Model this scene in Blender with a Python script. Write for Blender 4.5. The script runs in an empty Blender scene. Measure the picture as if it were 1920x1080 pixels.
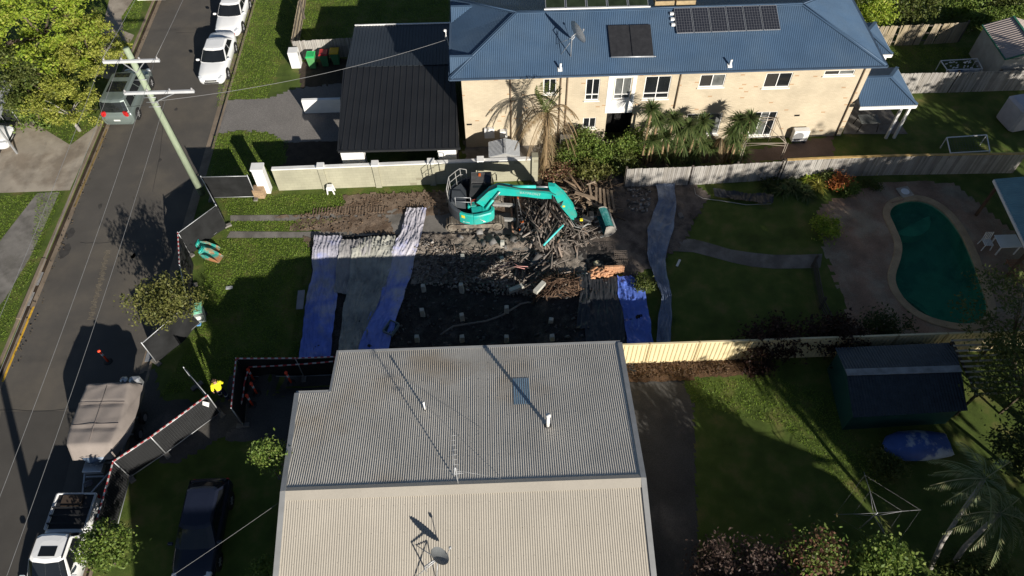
import bpy, math, random
import numpy as np
from mathutils import Vector, Matrix
rnd = random.Random(7); nr = np.random.default_rng(7)
scene = bpy.context.scene
# ------------------------------------------------ camera, sky, sun, exposure
CAM_H, FPX, PITCH, ROLL, YAW = 32.0, 1400.0, 54.02, .915, -1.273
_p, _r, _y = map(math.radians, (PITCH, ROLL, YAW))
_rz = Matrix.Rotation(_y, 3, 'Z')
_fw = _rz @ Vector((0, math.cos(_p), -math.sin(_p))); _rt = _rz @ Vector((1, 0, 0)); _up = _rt.cross(_fw)
_cx = math.cos(_r)*_rt - math.sin(_r)*_up; _cy = math.sin(_r)*_rt + math.cos(_r)*_up
cam = bpy.data.cameras.new("camera"); camo = bpy.data.objects.new("camera", cam); scene.collection.objects.link(camo)
camo.matrix_world = Matrix(((_cx.x, _cy.x, -_fw.x, 0), (_cx.y, _cy.y, -_fw.y, 0), (_cx.z, _cy.z, -_fw.z, CAM_H), (0, 0, 0, 1)))
cam.sensor_width = 36; cam.lens = 36*FPX/1920; cam.clip_end = 2000; cam.clip_start = .1
scene.camera = camo
SUN_EL, SUN_AZ = math.radians(20.5), math.radians(29.5)      # the light travels towards -x +y
world = bpy.data.worlds.new("World"); scene.world = world; world.use_nodes = True
nt = world.node_tree; bg = nt.nodes["Background"]
sky = nt.nodes.new("ShaderNodeTexSky"); sky.sky_type = 'NISHITA'; sky.sun_disc = False
sky.sun_elevation = SUN_EL; sky.sun_rotation = math.pi - SUN_AZ; sky.air_density = .75; sky.dust_density = .3
nt.links.new(sky.outputs[0], bg.inputs[0]); bg.inputs[1].default_value = .05
sl = bpy.data.lights.new("sun", 'SUN'); sl.energy = 5.0; sl.angle = math.radians(.55); sl.color = (1, .94, .85)
so = bpy.data.objects.new("sun", sl); scene.collection.objects.link(so)
so.rotation_euler = Vector((-math.sin(SUN_AZ)*math.cos(SUN_EL), math.cos(SUN_AZ)*math.cos(SUN_EL), -math.sin(SUN_EL))).to_track_quat('-Z', 'Y').to_euler()
scene.view_settings.view_transform = 'Standard'; scene.view_settings.look = 'None'
scene.view_settings.exposure = .55; scene.view_settings.gamma = 1.0; scene.view_settings.use_curve_mapping = False

# ------------------------------------------------ measuring: photo pixel + known height -> place
def ray(px, py):
    return _cx*((px-960)/FPX) - _cy*((py-540)/FPX) + _fw
def G(px, py, z=0.):
    d = ray(px, py); t = (z-CAM_H)/d.z; return Vector((d.x*t, d.y*t, z))
def Gy(px, py, y):
    d = ray(px, py); t = y/d.y; return Vector((d.x*t, y, CAM_H+d.z*t))
def sstep(a, b, x):
    t = np.clip((np.asarray(x, float)-a)/(b-a), 0, 1); return t*t*(3-2*t)
KL, KR = -25.05, -17.6
def gz(x, y):
    """height of the ground: the street lies lower than the verges, the burnt footprint is dug out"""
    x = np.asarray(x, float); y = np.asarray(y, float)
    street = ((x > KL) & (x < KR))*(-.14)
    pit = -.62*sstep(-11.5, -10.9, x)*(1-sstep(1.3, 2.4, x))*(1-sstep(24.5, 26.3, y))*sstep(17.0, 18.2, y)
    return street + pit
POOL_PX = [(1654,398),(1668,376),(1704,366),(1744,372),(1782,396),(1811,432),(1835,480),(1853,530),(1867,575),(1860,603),(1832,619),(1782,617),(1728,600),(1690,572),(1668,540),(1664,512),(1674,480),(1676,455),(1664,425)]
def smooth_ring(pts, k=3):
    n = len(pts); out = []
    for i in range(n):
        p0, p1, p2, p3 = (np.array(pts[(i+j) % n], float) for j in (-1, 0, 1, 2))
        for s in range(k):
            t = s/k
            out.append(.5*((2*p1)+(-p0+p2)*t+(2*p0-5*p1+4*p2-p3)*t*t+(-p0+3*p1-3*p2+p3)*t**3))
    return np.array(out)
POOL_OUT = smooth_ring([tuple(G(*p))[:2] for p in POOL_PX])
def offset_ring(P, d):
    a = np.roll(P, -1, 0)-np.roll(P, 1, 0); n = np.stack([-a[:, 1], a[:, 0]], 1); n /= np.linalg.norm(n, axis=1)[:, None]
    area = np.sum(P[:, 0]*np.roll(P[:, 1], -1)-np.roll(P[:, 0], -1)*P[:, 1])
    return P + n*(d if area > 0 else -d)
POOL_IN = offset_ring(POOL_OUT, .42)
def inside(x, y, P):
    x = np.asarray(x, float); y = np.asarray(y, float); r = np.zeros(np.broadcast(x, y).shape, bool); n = len(P)
    for i in range(n):
        x0, y0 = P[i][0], P[i][1]; x1, y1 = P[(i+1) % n][0], P[(i+1) % n][1]
        if y0 == y1: continue
        r ^= ((y0 > y) != (y1 > y)) & (x < (x1-x0)*(y-y0)/(y1-y0)+x0)
    return r
_mid = offset_ring(POOL_OUT, .2)
def pool_mask(x, y):
    return inside(x, y, _mid)*1.0

# ------------------------------------------------ materials
MATS = {}
def M(name, col, rough=.7, var=.15, scale=2., fine=0., fscale=30., bump=0., bscale=40., metal=0., spec=.3, col2=None, patch=None, pscale=.6, plo=.45, phi=.6, island=None, transl=0., stretch=None, grad=None):
    """procedural surface: base colour, soft noise in it, fine grain, bump, optional second colour in patches or per loose piece"""
    if name in MATS: return MATS[name]
    m = bpy.data.materials.new(name); m.use_nodes = True; t = m.node_tree; N = t.nodes; L = t.links
    b = N["Principled BSDF"]; b.inputs["Roughness"].default_value = rough; b.inputs["Metallic"].default_value = metal
    b.inputs["Specular IOR Level"].default_value = spec
    tc = N.new("ShaderNodeTexCoord"); co = tc.outputs["Object"]
    if stretch:
        mp = N.new("ShaderNodeMapping"); mp.inputs["Scale"].default_value = stretch; L.new(co, mp.inputs[0]); co = mp.outputs[0]
    def noise(s, d=4., r=.55):
        n = N.new("ShaderNodeTexNoise"); n.inputs["Scale"].default_value = s; n.inputs["Detail"].default_value = d; n.inputs["Roughness"].default_value = r
        L.new(co, n.inputs["Vector"]); return n.outputs["Fac"]
    def mapr(f, a, c, lo=.3, hi=.7):
        r = N.new("ShaderNodeMapRange"); r.inputs[1].default_value = lo; r.inputs[2].default_value = hi; r.inputs[3].default_value = a; r.inputs[4].default_value = c
        L.new(f, r.inputs[0]); return r.outputs[0]
    def mixc(f, A, Bc, mode='MIX'):
        x = N.new("ShaderNodeMix"); x.data_type = 'RGBA'; x.blend_type = mode
        if f is None: x.inputs[0].default_value = 1
        else: L.new(f, x.inputs[0])
        for i, v in ((6, A), (7, Bc)):
            if isinstance(v, (tuple, list)): x.inputs[i].default_value = (*v[:3], 1)
            else: L.new(v, x.inputs[i])
        return x.outputs[2]
    c = tuple(col)
    if island is not None:
        g = N.new("ShaderNodeNewGeometry"); rp = N.new("ShaderNodeValToRGB"); cr = rp.color_ramp
        cols = [col]+list(island); cr.elements[0].color = (*cols[0], 1); cr.elements[1].color = (*cols[-1], 1)
        for i, q in enumerate(cols[1:-1]): e = cr.elements.new((i+1)/(len(cols)-1)); e.color = (*q, 1)
        L.new(g.outputs["Random Per Island"], rp.inputs[0]); c = rp.outputs[0]
    if patch is not None:
        f_ = noise(pscale, 5, .6)
        if grad is not None:                                    # more of it towards one end of the thing: painted sunlit and shaded ends of the tarps
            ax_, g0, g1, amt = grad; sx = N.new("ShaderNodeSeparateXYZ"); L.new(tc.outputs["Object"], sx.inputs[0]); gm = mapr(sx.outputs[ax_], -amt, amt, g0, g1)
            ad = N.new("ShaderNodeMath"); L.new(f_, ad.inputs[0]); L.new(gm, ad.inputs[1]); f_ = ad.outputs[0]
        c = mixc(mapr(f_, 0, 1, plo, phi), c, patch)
    if var > 0:
        v = mapr(noise(scale), 1-var, 1+var); vc = N.new("ShaderNodeCombineColor")
        for i in range(3): L.new(v, vc.inputs[i])
        c = mixc(None, c, vc.outputs[0], 'MULTIPLY')
    if fine > 0:
        v = mapr(noise(fscale, 3, .7), 1-fine, 1+fine); vc = N.new("ShaderNodeCombineColor")
        for i in range(3): L.new(v, vc.inputs[i])
        c = mixc(None, c, vc.outputs[0], 'MULTIPLY')
    if isinstance(c, tuple): b.inputs["Base Color"].default_value = (*c, 1)
    else: L.new(c, b.inputs["Base Color"])
    if bump > 0:
        bn = N.new("ShaderNodeBump"); bn.inputs["Strength"].default_value = min(1, bump); bn.inputs["Distance"].default_value = .03 if bump <= 1 else .03*bump
        L.new(noise(bscale, 4, .6), bn.inputs["Height"]); L.new(bn.outputs[0], b.inputs["Normal"])
    if transl > 0:
        tr = N.new("ShaderNodeBsdfTranslucent"); mx = N.new("ShaderNodeMixShader"); mx.inputs[0].default_value = transl
        if isinstance(c, tuple): tr.inputs[0].default_value = (*c, 1)
        else: L.new(c, tr.inputs[0])
        L.new(b.outputs[0], mx.inputs[1]); L.new(tr.outputs[0], mx.inputs[2]); L.new(mx.outputs[0], N["Material Output"].inputs[0])
    MATS[name] = m; return m

# ------------------------------------------------ mesh building
def rotm(rx=0, ry=0, rz=0):
    return Matrix.Rotation(rz, 3, 'Z') @ Matrix.Rotation(ry, 3, 'Y') @ Matrix.Rotation(rx, 3, 'X')
class B:
    def __init__(s): s.v = []; s.f = []; s.m = []; s.s = []; s.T = None
    def add(s, V, F, m=0, sm=False):
        o = len(s.v)
        for p in V:
            p = Vector(p); s.v.append(tuple(s.T @ p) if s.T else tuple(p))
        for q in F: s.f.append([i+o for i in q]); s.m.append(m); s.s.append(sm)
        return s
    def box(s, c, d, rz=0, rx=0, ry=0, m=0, bev=0, taper=1.):
        c = Vector(c); R = rotm(rx, ry, rz); x, y, z = (k/2 for k in d)
        if bev <= 0:
            V = [c+R@Vector((a*x*(taper if e > 0 else 1), b*y*(taper if e > 0 else 1), e*z)) for e in (-1, 1) for a, b in ((-1, -1), (1, -1), (1, 1), (-1, 1))]
            return s.add(V, [(3, 2, 1, 0), (4, 5, 6, 7), (0, 1, 5, 4), (1, 2, 6, 5), (2, 3, 7, 6), (3, 0, 4, 7)], m)
        rings = []
        for zz, ins in ((-z, bev), (-z+bev, 0), (z-bev, 0), (z, bev)):
            t = taper if zz > 0 else 1; X, Y = x*t-ins, y*t-ins; k = bev
            rings.append([c+R@Vector(p) for p in ((-X+k, -Y, zz), (X-k, -Y, zz), (X, -Y+k, zz), (X, Y-k, zz), (X-k, Y, zz), (-X+k, Y, zz), (-X, Y-k, zz), (-X, -Y+k, zz))])
        return s.loft(rings, m)
    def loft(s, rings, m=0, sm=False, cap=True, closed=True):
        n = len(rings[0]); V = [p for r in rings for p in r]; F = []
        for i in range(len(rings)-1):
            for j in range(n if closed else n-1):
                k = (j+1) % n; F.append((i*n+j, i*n+k, (i+1)*n+k, (i+1)*n+j))
        if cap and closed: F.append(tuple(range(n-1, -1, -1))); F.append(tuple((len(rings)-1)*n+j for j in range(n)))
        return s.add(V, F, m, sm)
    def tube(s, P, r, n=6, m=0, sm=True, cap=True):
        P = [Vector(p) for p in P]; R = r if isinstance(r, (list, tuple)) else [r]*len(P); rings = []; side = None
        for i, p in enumerate(P):
            d = (P[min(i+1, len(P)-1)]-P[max(i-1, 0)])
            d = d.normalized() if d.length > 1e-9 else Vector((0, 0, 1))
            if side is None: side = d.orthogonal().normalized()
            side = (side-d*side.dot(d)); side = side.normalized() if side.length > 1e-6 else d.orthogonal().normalized()
            u = d.cross(side); rings.append([p+(side*math.cos(2*math.pi*k/n)+u*math.sin(2*math.pi*k/n))*R[i] for k in range(n)])
        return s.loft(rings, m, sm, cap)
    def bar(s, a, b, w, h=None, m=0):
        """square bar from a to b, w wide and h high"""
        a, b = Vector(a), Vector(b); h = h or w; d = (b-a).normalized(); up = Vector((0, 0, 1)) if abs(d.z) < .95 else Vector((0, 1, 0))
        sd = d.cross(up).normalized(); u = sd.cross(d)
        return s.loft([[p+sd*w/2*i+u*h/2*j for i, j in ((-1, -1), (1, -1), (1, 1), (-1, 1))] for p in (a, b)], m)
    def prism(s, poly, z0, z1, m=0, top=1.):
        c = Vector((sum(p[0] for p in poly)/len(poly), sum(p[1] for p in poly)/len(poly)))
        lo = [(p[0], p[1], z0) for p in poly]; hi = [(c.x+(p[0]-c.x)*top, c.y+(p[1]-c.y)*top, z1) for p in poly]
        return s.loft([lo, hi], m)
    def poly(s, P, m=0): return s.add(P, [tuple(range(len(P)))], m)
    def slab(s, P, t, m=0):
        """planar polygon given thickness t downwards along its normal"""
        P = [Vector(p) for p in P]; n = (P[1]-P[0]).cross(P[2]-P[0]).normalized()
        return s.loft([[p-n*t for p in P], P], m)
    def disc(s, c, nrm, r, t=.01, n=20, m=0, r2=None):
        c = Vector(c); nrm = Vector(nrm).normalized(); a = nrm.orthogonal().normalized(); b = nrm.cross(a)
        ring = lambda q, rr: [q+(a*math.cos(2*math.pi*k/n)+b*math.sin(2*math.pi*k/n))*rr for k in range(n)]
        return s.loft([ring(c, r), ring(c+nrm*t, r2 or r)], m)
    def corr(s, P, u, pitch=.09, amp=.012, m=0, prof='sine'):
        """corrugated sheet filling the convex planar polygon P, ribs along u"""
        P = [Vector(p) for p in P]; n = (P[1]-P[0]).cross(P[2]-P[0]).normalized()
        if n.z < 0: n = -n
        u = Vector(u); u = (u-n*u.dot(n)).normalized(); w = n.cross(u); o = P[0]
        q = [((p-o).dot(u), (p-o).dot(w)) for p in P]; lo = min(a[1] for a in q); hi = max(a[1] for a in q)
        shp = [(k/6, math.sin(2*math.pi*k/6)) for k in range(6)] if prof == 'sine' else [(0, 0), (.40, 0), (.44, 1), (.56, 1), (.6, 0)]
        vs = []
        for i in range(int((hi-lo)/pitch)+1): vs += [(lo+(i+f)*pitch, h) for f, h in shp if lo+1e-4 < lo+(i+f)*pitch < hi-1e-4]
        vs = [(lo+1e-3, 0)]+vs+[(hi-1e-3, 0)]; V = []
        for v, h in vs:
            us = []
            for i in range(len(q)):
                (u0, v0), (u1, v1) = q[i], q[(i+1) % len(q)]
                if (v0 <= v) != (v1 <= v): us.append(u0+(u1-u0)*(v-v0)/(v1-v0))
            if len(us) < 2: us = [0, 0]
            V += [o+u*min(us)+w*v+n*h*amp, o+u*max(us)+w*v+n*h*amp]
        return s.add(V, [(2*i, 2*i+2, 2*i+3, 2*i+1) for i in range(len(vs)-1)], m, prof == 'sine')
    def build(s, name, mats, parent=None, at=None):
        mats = mats if isinstance(mats, (list, tuple)) else [mats]
        root = parent
        while root is not None and root.parent is not None: root = root.parent
        off = Vector(root.location) if root is not None else (Vector(at) if at is not None else None)
        if off is None:
            a = np.array(s.v); off = Vector((float(a[:, 0].mean()), float(a[:, 1].mean()), float(a[:, 2].min())))
        me = bpy.data.meshes.new(name); me.from_pydata([tuple(Vector(p)-off) for p in s.v], [], s.f)
        for x in mats: me.materials.append(x)
        me.polygons.foreach_set("material_index", s.m); me.polygons.foreach_set("use_smooth", s.s); me.update()
        o = bpy.data.objects.new(name, me); scene.collection.objects.link(o)
        if parent is not None: o.parent = parent
        else: o.location = off
        return o
def npmesh(name, V, F, mat, parent=None, at=None, smooth=False):
    """fast mesh from arrays, F is (N,3) or (N,4)"""
    V = np.asarray(V, float); F = np.asarray(F, np.int32)
    root = parent
    while root is not None and root.parent is not None: root = root.parent
    off = np.array(root.location) if root is not None else (np.array(at) if at is not None else np.zeros(3))
    me = bpy.data.meshes.new(name); k = F.shape[1]
    me.vertices.add(len(V)); me.vertices.foreach_set("co", (V-off).ravel())
    me.loops.add(F.size); me.loops.foreach_set("vertex_index", F.ravel())
    me.polygons.add(len(F)); me.polygons.foreach_set("loop_start", np.arange(0, F.size, k)); me.polygons.foreach_set("loop_total", np.full(len(F), k))
    if smooth: me.polygons.foreach_set("use_smooth", np.ones(len(F), bool))
    me.update(calc_edges=True); me.validate()
    me.materials.append(mat)
    o = bpy.data.objects.new(name, me); scene.collection.objects.link(o)
    if parent is not None: o.parent = parent
    else: o.location = off
    return o
def thing(name, label, cat, loc=(0, 0, 0), rz=0, group=None):
    o = bpy.data.objects.new(name, None); scene.collection.objects.link(o); o.location = loc; o.rotation_euler = (0, 0, rz)
    o.empty_display_size = .2; return tag(o, label, cat, group)
def tag(o, label=None, cat=None, group=None, kind=None):
    if label: o["label"] = label
    if cat: o["category"] = cat
    if group: o["group"] = group
    if kind: o["kind"] = kind
    return o
def structure(o): o["kind"] = "structure"; return o
def copy_tree(o, parent=None):
    c = o.copy(); scene.collection.objects.link(c)
    if parent is not None: c.parent = parent
    for ch in [k for k in bpy.data.objects if k.parent == o]: copy_tree(ch, c)
    return c
def rings2(P): return [(p[0], p[1]) for p in P]
# ------------------------------------------------ SETTING: ground, road, paths
m_grass = M('lawn grass', (.078,.116,.018), .9, .35, .9, .55, 45, 1.0, 60, patch=(.115,.10,.033), pscale=.9, plo=.5, phi=.72)  # painted dark to deepen the shaded lawns; paler blades cover sunny ones
m_soil = M('dark soil', (.055,.042,.03), .95, .3, 2, .45, 30, .7, 25)
m_dirt = M('churned brown earth', (.19,.14,.10), .95, .25, 3, .4, 30, .9, 18, patch=(.11,.075,.05), pscale=1.3)
m_ash_shade = M('burnt ash soil with painted shade', (.030,.027,.025), .95, .4, 2.5, .6, 18, .8, 16, patch=(.075,.066,.058), pscale=1.0, plo=.5, phi=.72)  # burnt soil, painted darker still for the shadow over the pit
m_rub = M('dusty crushed rubble', (.23,.195,.16), .95, .35, 4, .6, 22, 1., 18, patch=(.11,.09,.073), pscale=1.6, plo=.48, phi=.62)
m_asph = M('old asphalt', (.088,.080,.070), .9, .12, .5, .22, 60, .25, 120, patch=(.105,.092,.075), pscale=.25)
m_asph2 = M('newer asphalt patch', (.070,.064,.056), .9, .12, .7, .22, 60, .25, 120)
m_conc = M('pale concrete', (.34,.295,.235), .85, .2, .8, .15, 40, .2, 60, patch=(.23,.19,.145), pscale=.5)
m_conc2 = M('grey concrete', (.20,.185,.165), .85, .22, 1.2, .18, 30, .2, 50, patch=(.13,.12,.105), pscale=.7)
m_gutter = M('stained kerb concrete', (.21,.165,.12), .85, .25, 1.2, .2, 30, .2, 50)
m_gravel = M('pebbled drive', (.20,.185,.17), .9, .1, .7, .7, 42, .9, 60)
m_brickpave = M('worn brick paving', (.28,.18,.12), .85, .3, .9, .25, 20, .3, 30, patch=(.29,.235,.165), pscale=.5)
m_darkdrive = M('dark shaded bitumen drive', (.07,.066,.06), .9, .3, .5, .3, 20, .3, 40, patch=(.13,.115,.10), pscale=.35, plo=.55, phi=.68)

m_white = M('white paint', (.78,.77,.74), .6, .06, 2)
def axis(dense, far, extra):
    a = np.unique(np.round(np.concatenate([dense, far, extra]), 4)); return a
xs = axis(np.arange(-40, 40.01, .3), np.array([-400,-200,-100,-60,60,100,200,400.]), np.array([KL-.002, KL+.002, KR-.002, KR+.002]))
ys = axis(np.arange(2, 56.01, .3), np.array([-400,-200,-100,-50,-25,-10,80,120,200,400.]), np.array([]))
X, Y = np.meshgrid(xs, ys); Z = gz(X, Y)
nx, ny = len(xs), len(ys); idx = np.arange(nx*ny).reshape(ny, nx)
F = np.stack([idx[:-1,:-1], idx[:-1,1:], idx[1:,1:], idx[1:,:-1]], -1).reshape(-1, 4)
cxy = np.stack([(X[:-1,:-1]+X[1:,1:])/2, (Y[:-1,:-1]+Y[1:,1:])/2], -1).reshape(-1, 2)
F = F[~inside(cxy[:, 0], cxy[:, 1], _mid)]
structure(npmesh('ground', np.stack([X, Y, Z], -1).reshape(-1, 3), F, m_grass))

def patch(name, P, mat, dz=.006, res=.25, jit=.35, rough=0., kind='structure', world=False):
    """an irregular area laid over the ground, its edge broken up; P in photo pixels or places"""
    P = np.array([tuple(p)[:2] if world else tuple(G(*p))[:2] for p in P], float)
    x0, y0 = P.min(0)-.3; x1, y1 = P.max(0)+.3
    gx = np.arange(x0, x1+res, res); gy = np.arange(y0, y1+res, res); X, Y = np.meshgrid(gx, gy)
    jx = (nr.random(X.shape)-.5)*res*jit*2; jy = (nr.random(X.shape)-.5)*res*jit*2; X = X+jx; Y = Y+jy
    cx = (X[:-1,:-1]+X[1:,1:])/2; cy = (Y[:-1,:-1]+Y[1:,1:])/2
    keep = inside(cx, cy, P) & ~inside(cx, cy, _mid); nx = len(gx); idx = np.arange(X.size).reshape(X.shape)
    F = np.stack([idx[:-1,:-1], idx[:-1,1:], idx[1:,1:], idx[1:,:-1]], -1)[keep]
    Z = gz(X, Y)+dz+rough*(nr.random(X.shape))
    V = np.stack([X, Y, Z], -1).reshape(-1, 3); u, inv = np.unique(F, return_inverse=True); F = inv.reshape(-1, 4)
    o = npmesh(name, V[u], F, mat, at=(*P.mean(0), 0)); o["kind"] = kind; return o
def sheet(name, P, mat, dz=.008, world=False):
    """flat clean-edged area: concrete, paint"""
    P = [Vector((p[0], p[1], 0)) if world else G(*p) for p in P]
    zs_ = [float(gz(p.x, p.y)) for p in P]; zt = max(zs_)
    if min(zs_) < zt-.1: P = [Vector((min(p.x, KL-.13), p.y, 0)) if p.x < KL+.6 else p for p in P]
    b = B(); b.poly([(p.x, p.y, zt+dz) for p in P]); return structure(b.build(name, mat))

# street
b = B(); b.poly([(KL+.45,-60,-.134),(KR-.45,-60,-.134),(KR-.45,140,-.134),(KL+.45,140,-.134)]); structure(b.build('road', m_asph))
P0 = [G(0,770),G(150,768),G(120,900),G(60,1100),G(-100,1100)]
b = B(); b.poly([(max(p.x,KL+.5),p.y,-.130) for p in P0]); structure(b.build('road_patch', m_asph2))
for nm, xa, xb in (('left', KL, KL+.45), ('right', KR-.45, KR)):
    b = B(); b.poly([(xa,-60,-.131),(xb,-60,-.131),(xb,140,-.131),(xa,140,-.131)])
    s = -1 if nm == 'left' else 1; kx = KL if nm == 'left' else KR
    y = 0.
    b.prism([(kx-.02*s*0, -60), (kx+.14*s, -60), (kx+.14*s, 140), (kx, 140)] if s > 0 else [(kx-.14, -60), (kx, -60), (kx, 140), (kx-.14, 140)], -.14, .012)
    structure(b.build('kerb', m_gutter))
m_silt = M('damp gutter silt', (.040,.028,.018), .9, .5, 1.2, .4, 30)
b = B(); b.poly([(KL+.004,-60,-.1275),(KL+.20,-60,-.1275),(KL+.20,140,-.1275),(KL+.004,140,-.1275)]); structure(b.build('gutter_silt', m_silt))
m_line = M('worn yellow road paint', (.62,.36,.03), .8, .25, 4, .3, 20)
m_line2 = M('faded yellow road paint', (.22,.15,.05), .85, .3, 3, .3, 20)
for a, c, w, mt in (((62,575),(6,716),.11,m_line), ((200,242),(140,388),.10,m_line2)):
    p, q = G(*a, -.13), G(*c, -.13); x = (p.x+q.x)/2
    b = B(); b.poly([(x-w/2,q.y,-.126),(x+w/2,q.y,-.126),(x+w/2,p.y,-.126),(x-w/2,p.y,-.126)]); structure(b.build('road_line', mt))
# dusty track print on the road
m_dust = M('dried mud dust', (.16,.135,.10), .95, .3, 3, .4, 20)
b = B(); p, q = G(203,470,-.13), G(170,598,-.13)
for i in range(46):
    t = i/45; c = p.lerp(q, t); w = .26+.1*math.sin(i*1.7)
    b.box((c.x+rnd.uniform(-.05,.05), c.y, -.1275), (w, .055, .004), rz=.12)
structure(b.build('mud_track', m_dust))
# left side: footpath, drive, verge
structure(sheet('path', [(70,362),(112,360),(58,480),(10,560),(-60,640),(-60,520),(0,452)], m_conc2))
structure(sheet('driveway', [(-160,238),(60,228),(132,272),(186,232),(192,250),(131,357),(0,362),(-200,372)], m_conc, .011))
structure(sheet('footpath', [(205,0),(250,0),(228,32),(232,58),(252,66),(208,150),(170,140)], m_conc, .014))
# right verge beyond the carport drive
structure(patch('gravel_drive', [(428,187),(500,184),(560,164),(660,150),(665,282),(620,272),(585,276),(540,268),(500,247),(440,246),(400,250),(395,262),(412,215)], m_gravel, .006, .2))
structure(patch('bare_earth', [(530,268),(650,262),(650,318),(520,320),(538,300)], m_soil, .010, .2))
structure(patch('bare_earth', [(560,118),(660,110),(655,155),(565,165)], m_soil, .010, .2))
# demolition lot
structure(patch('churned_earth', [(640,366),(720,362),(1010,352),(1010,395),(830,405),(720,402),(560,406),(500,408),(600,400),(650,385)], m_dirt, .006, .18, rough=.045))
structure(patch('churned_earth', [(560,412),(650,410),(700,428),(650,436),(540,432)], m_dirt, .006, .18, rough=.05))
structure(patch('churned_earth', [(630,408),(724,404),(740,440),(640,437)], m_dirt, .008, .15, rough=.05))
structure(patch('churned_earth', [(560,446),(640,446),(650,500),(600,480)], m_dirt, .006, .18, rough=.05))
for a in ([(432,404),(560,403),(720,398),(722,411),(560,414),(432,415)], [(432,434),(560,435),(760,430),(760,446),(560,446),(425,446)]):
    structure(sheet('concrete_strip', a, m_conc2, .012))
structure(sheet('concrete_pad', [(725,388),(800,384),(1000,372),(1020,470),(880,466),(790,452),(735,450),(700,445),(720,420)], m_conc2, .016))
structure(patch('burnt_ground', [(592,444),(800,440),(1090,440),(1160,480),(1150,560),(1130,680),(556,690),(572,560)], m_ash_shade, .02, .14, rough=.07))
structure(patch('burnt_ground', [(1000,335),(1110,335),(1112,470),(1040,470),(985,470)], m_ash_shade, .02, .14, rough=.08))
structure(patch('rubble_ground', [(795,440),(1040,446),(1100,500),(1098,556),(1000,545),(900,518),(770,522),(760,490)], m_rub, .05, .12, rough=.10))
structure(patch('bare_earth', [(1010,340),(1060,310),(1180,318),(1290,330),(1330,370),(1270,470),(1190,520),(1090,500),(1095,400)], M('trampled grey brown earth', (.15,.122,.10), .95, .3, 2, .4, 25, .7, 25, patch=(.075,.062,.055), pscale=.7, plo=.48, phi=.62), .012, .2, rough=.05))
structure(sheet('concrete_slab', [(1044,468),(1098,462),(1102,506),(1046,512)], m_conc2, .05))
structure(patch('dark_plastic_ground', [(1088,540),(1160,520),(1180,600),(1190,700),(1080,690)], M('dark plastic over soil', (.02,.024,.03), .5, .4, 2, .3, 14, .8, 10), .035, .2, rough=.05))
# backyard
structure(sheet('garden_path', [(1256,449),(1280,447),(1302,449),(1330,456),(1370,468),(1410,474),(1450,478),(1500,478),(1542,476),(1538,502),(1500,503.5),(1450,504),(1410,500),(1375,493),(1335,482),(1300,473),(1256,471)], m_conc2, .012))
structure(patch('pool_paving', [(1530,398),(1560,374),(1600,366),(1640,342),(1720,338),(1790,345),(1870,410),(1960,480),(1960,640),(1600,645),(1580,560),(1545,470)], m_brickpave, .008, .22, .2))
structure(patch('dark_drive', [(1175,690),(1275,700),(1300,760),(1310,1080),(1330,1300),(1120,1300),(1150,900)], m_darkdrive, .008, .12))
m_mulch = M('brown leaf mulch', (.09,.052,.028), .95, .35, 3, .55, 22, 1., 20)
structure(patch('mulch_bed', [(1165,676),(1400,672),(1420,700),(1290,712),(1170,718)], m_mulch, .012, .15, rough=.06))
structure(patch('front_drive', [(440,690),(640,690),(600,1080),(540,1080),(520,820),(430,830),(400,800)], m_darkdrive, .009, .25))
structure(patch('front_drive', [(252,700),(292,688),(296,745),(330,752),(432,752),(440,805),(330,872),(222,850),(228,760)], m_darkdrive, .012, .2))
structure(patch('side_yard', [(1390,285),(1560,255),(1565,292),(1390,305)], M('red brown paving', (.12,.085,.07), .9, .2, 1, .2, 20), .006, .2))
structure(patch('side_yard', [(870,262),(1110,262),(1110,300),(1010,340),(870,320)], m_conc2, .006, .2))
structure(sheet('patio_floor', [(1580,252),(1702,252),(1650,180),(1600,180)], m_conc2, .03))


structure(patch('bare_earth', [(1010,300),(1110,262),(1400,258),(1400,300),(1180,318),(1040,318)], m_soil, .014, .2))
# pool
b = B(); n = len(POOL_OUT); ring = lambda P, z: [Vector((p[0], p[1], z)) for p in P]
b.loft([ring(POOL_OUT, -.05), ring(POOL_OUT, .035), ring(offset_ring(POOL_OUT, .03), .05), ring(offset_ring(POOL_OUT, .39), .05), ring(POOL_IN, .03), ring(POOL_IN, -.06)], 0, False, cap=False)
m_coping = M('sandy pool coping', (.40,.29,.17), .85, .2, 1.5, .2, 30, .3, 40)
m_poolw = M('teal pool lining', (.14,.33,.21), .6, .25, .8, patch=(.05,.17,.11), pscale=.5)
coping = b
b2 = B(); b2.loft([ring(offset_ring(POOL_OUT, .40), 0), ring(offset_ring(POOL_OUT, .41), -.9)], 0, False, cap=False); st = offset_ring(POOL_OUT, .41)
c = POOL_IN.mean(0); fl = [Vector((c[0]+(p[0]-c[0])*.93, c[1]+(p[1]-c[1])*.93, -1.25)) for p in st]
b2.loft([ring(st, -.9), fl], 0, True, cap=False); b2.add(fl, [tuple(range(n))])
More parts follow.
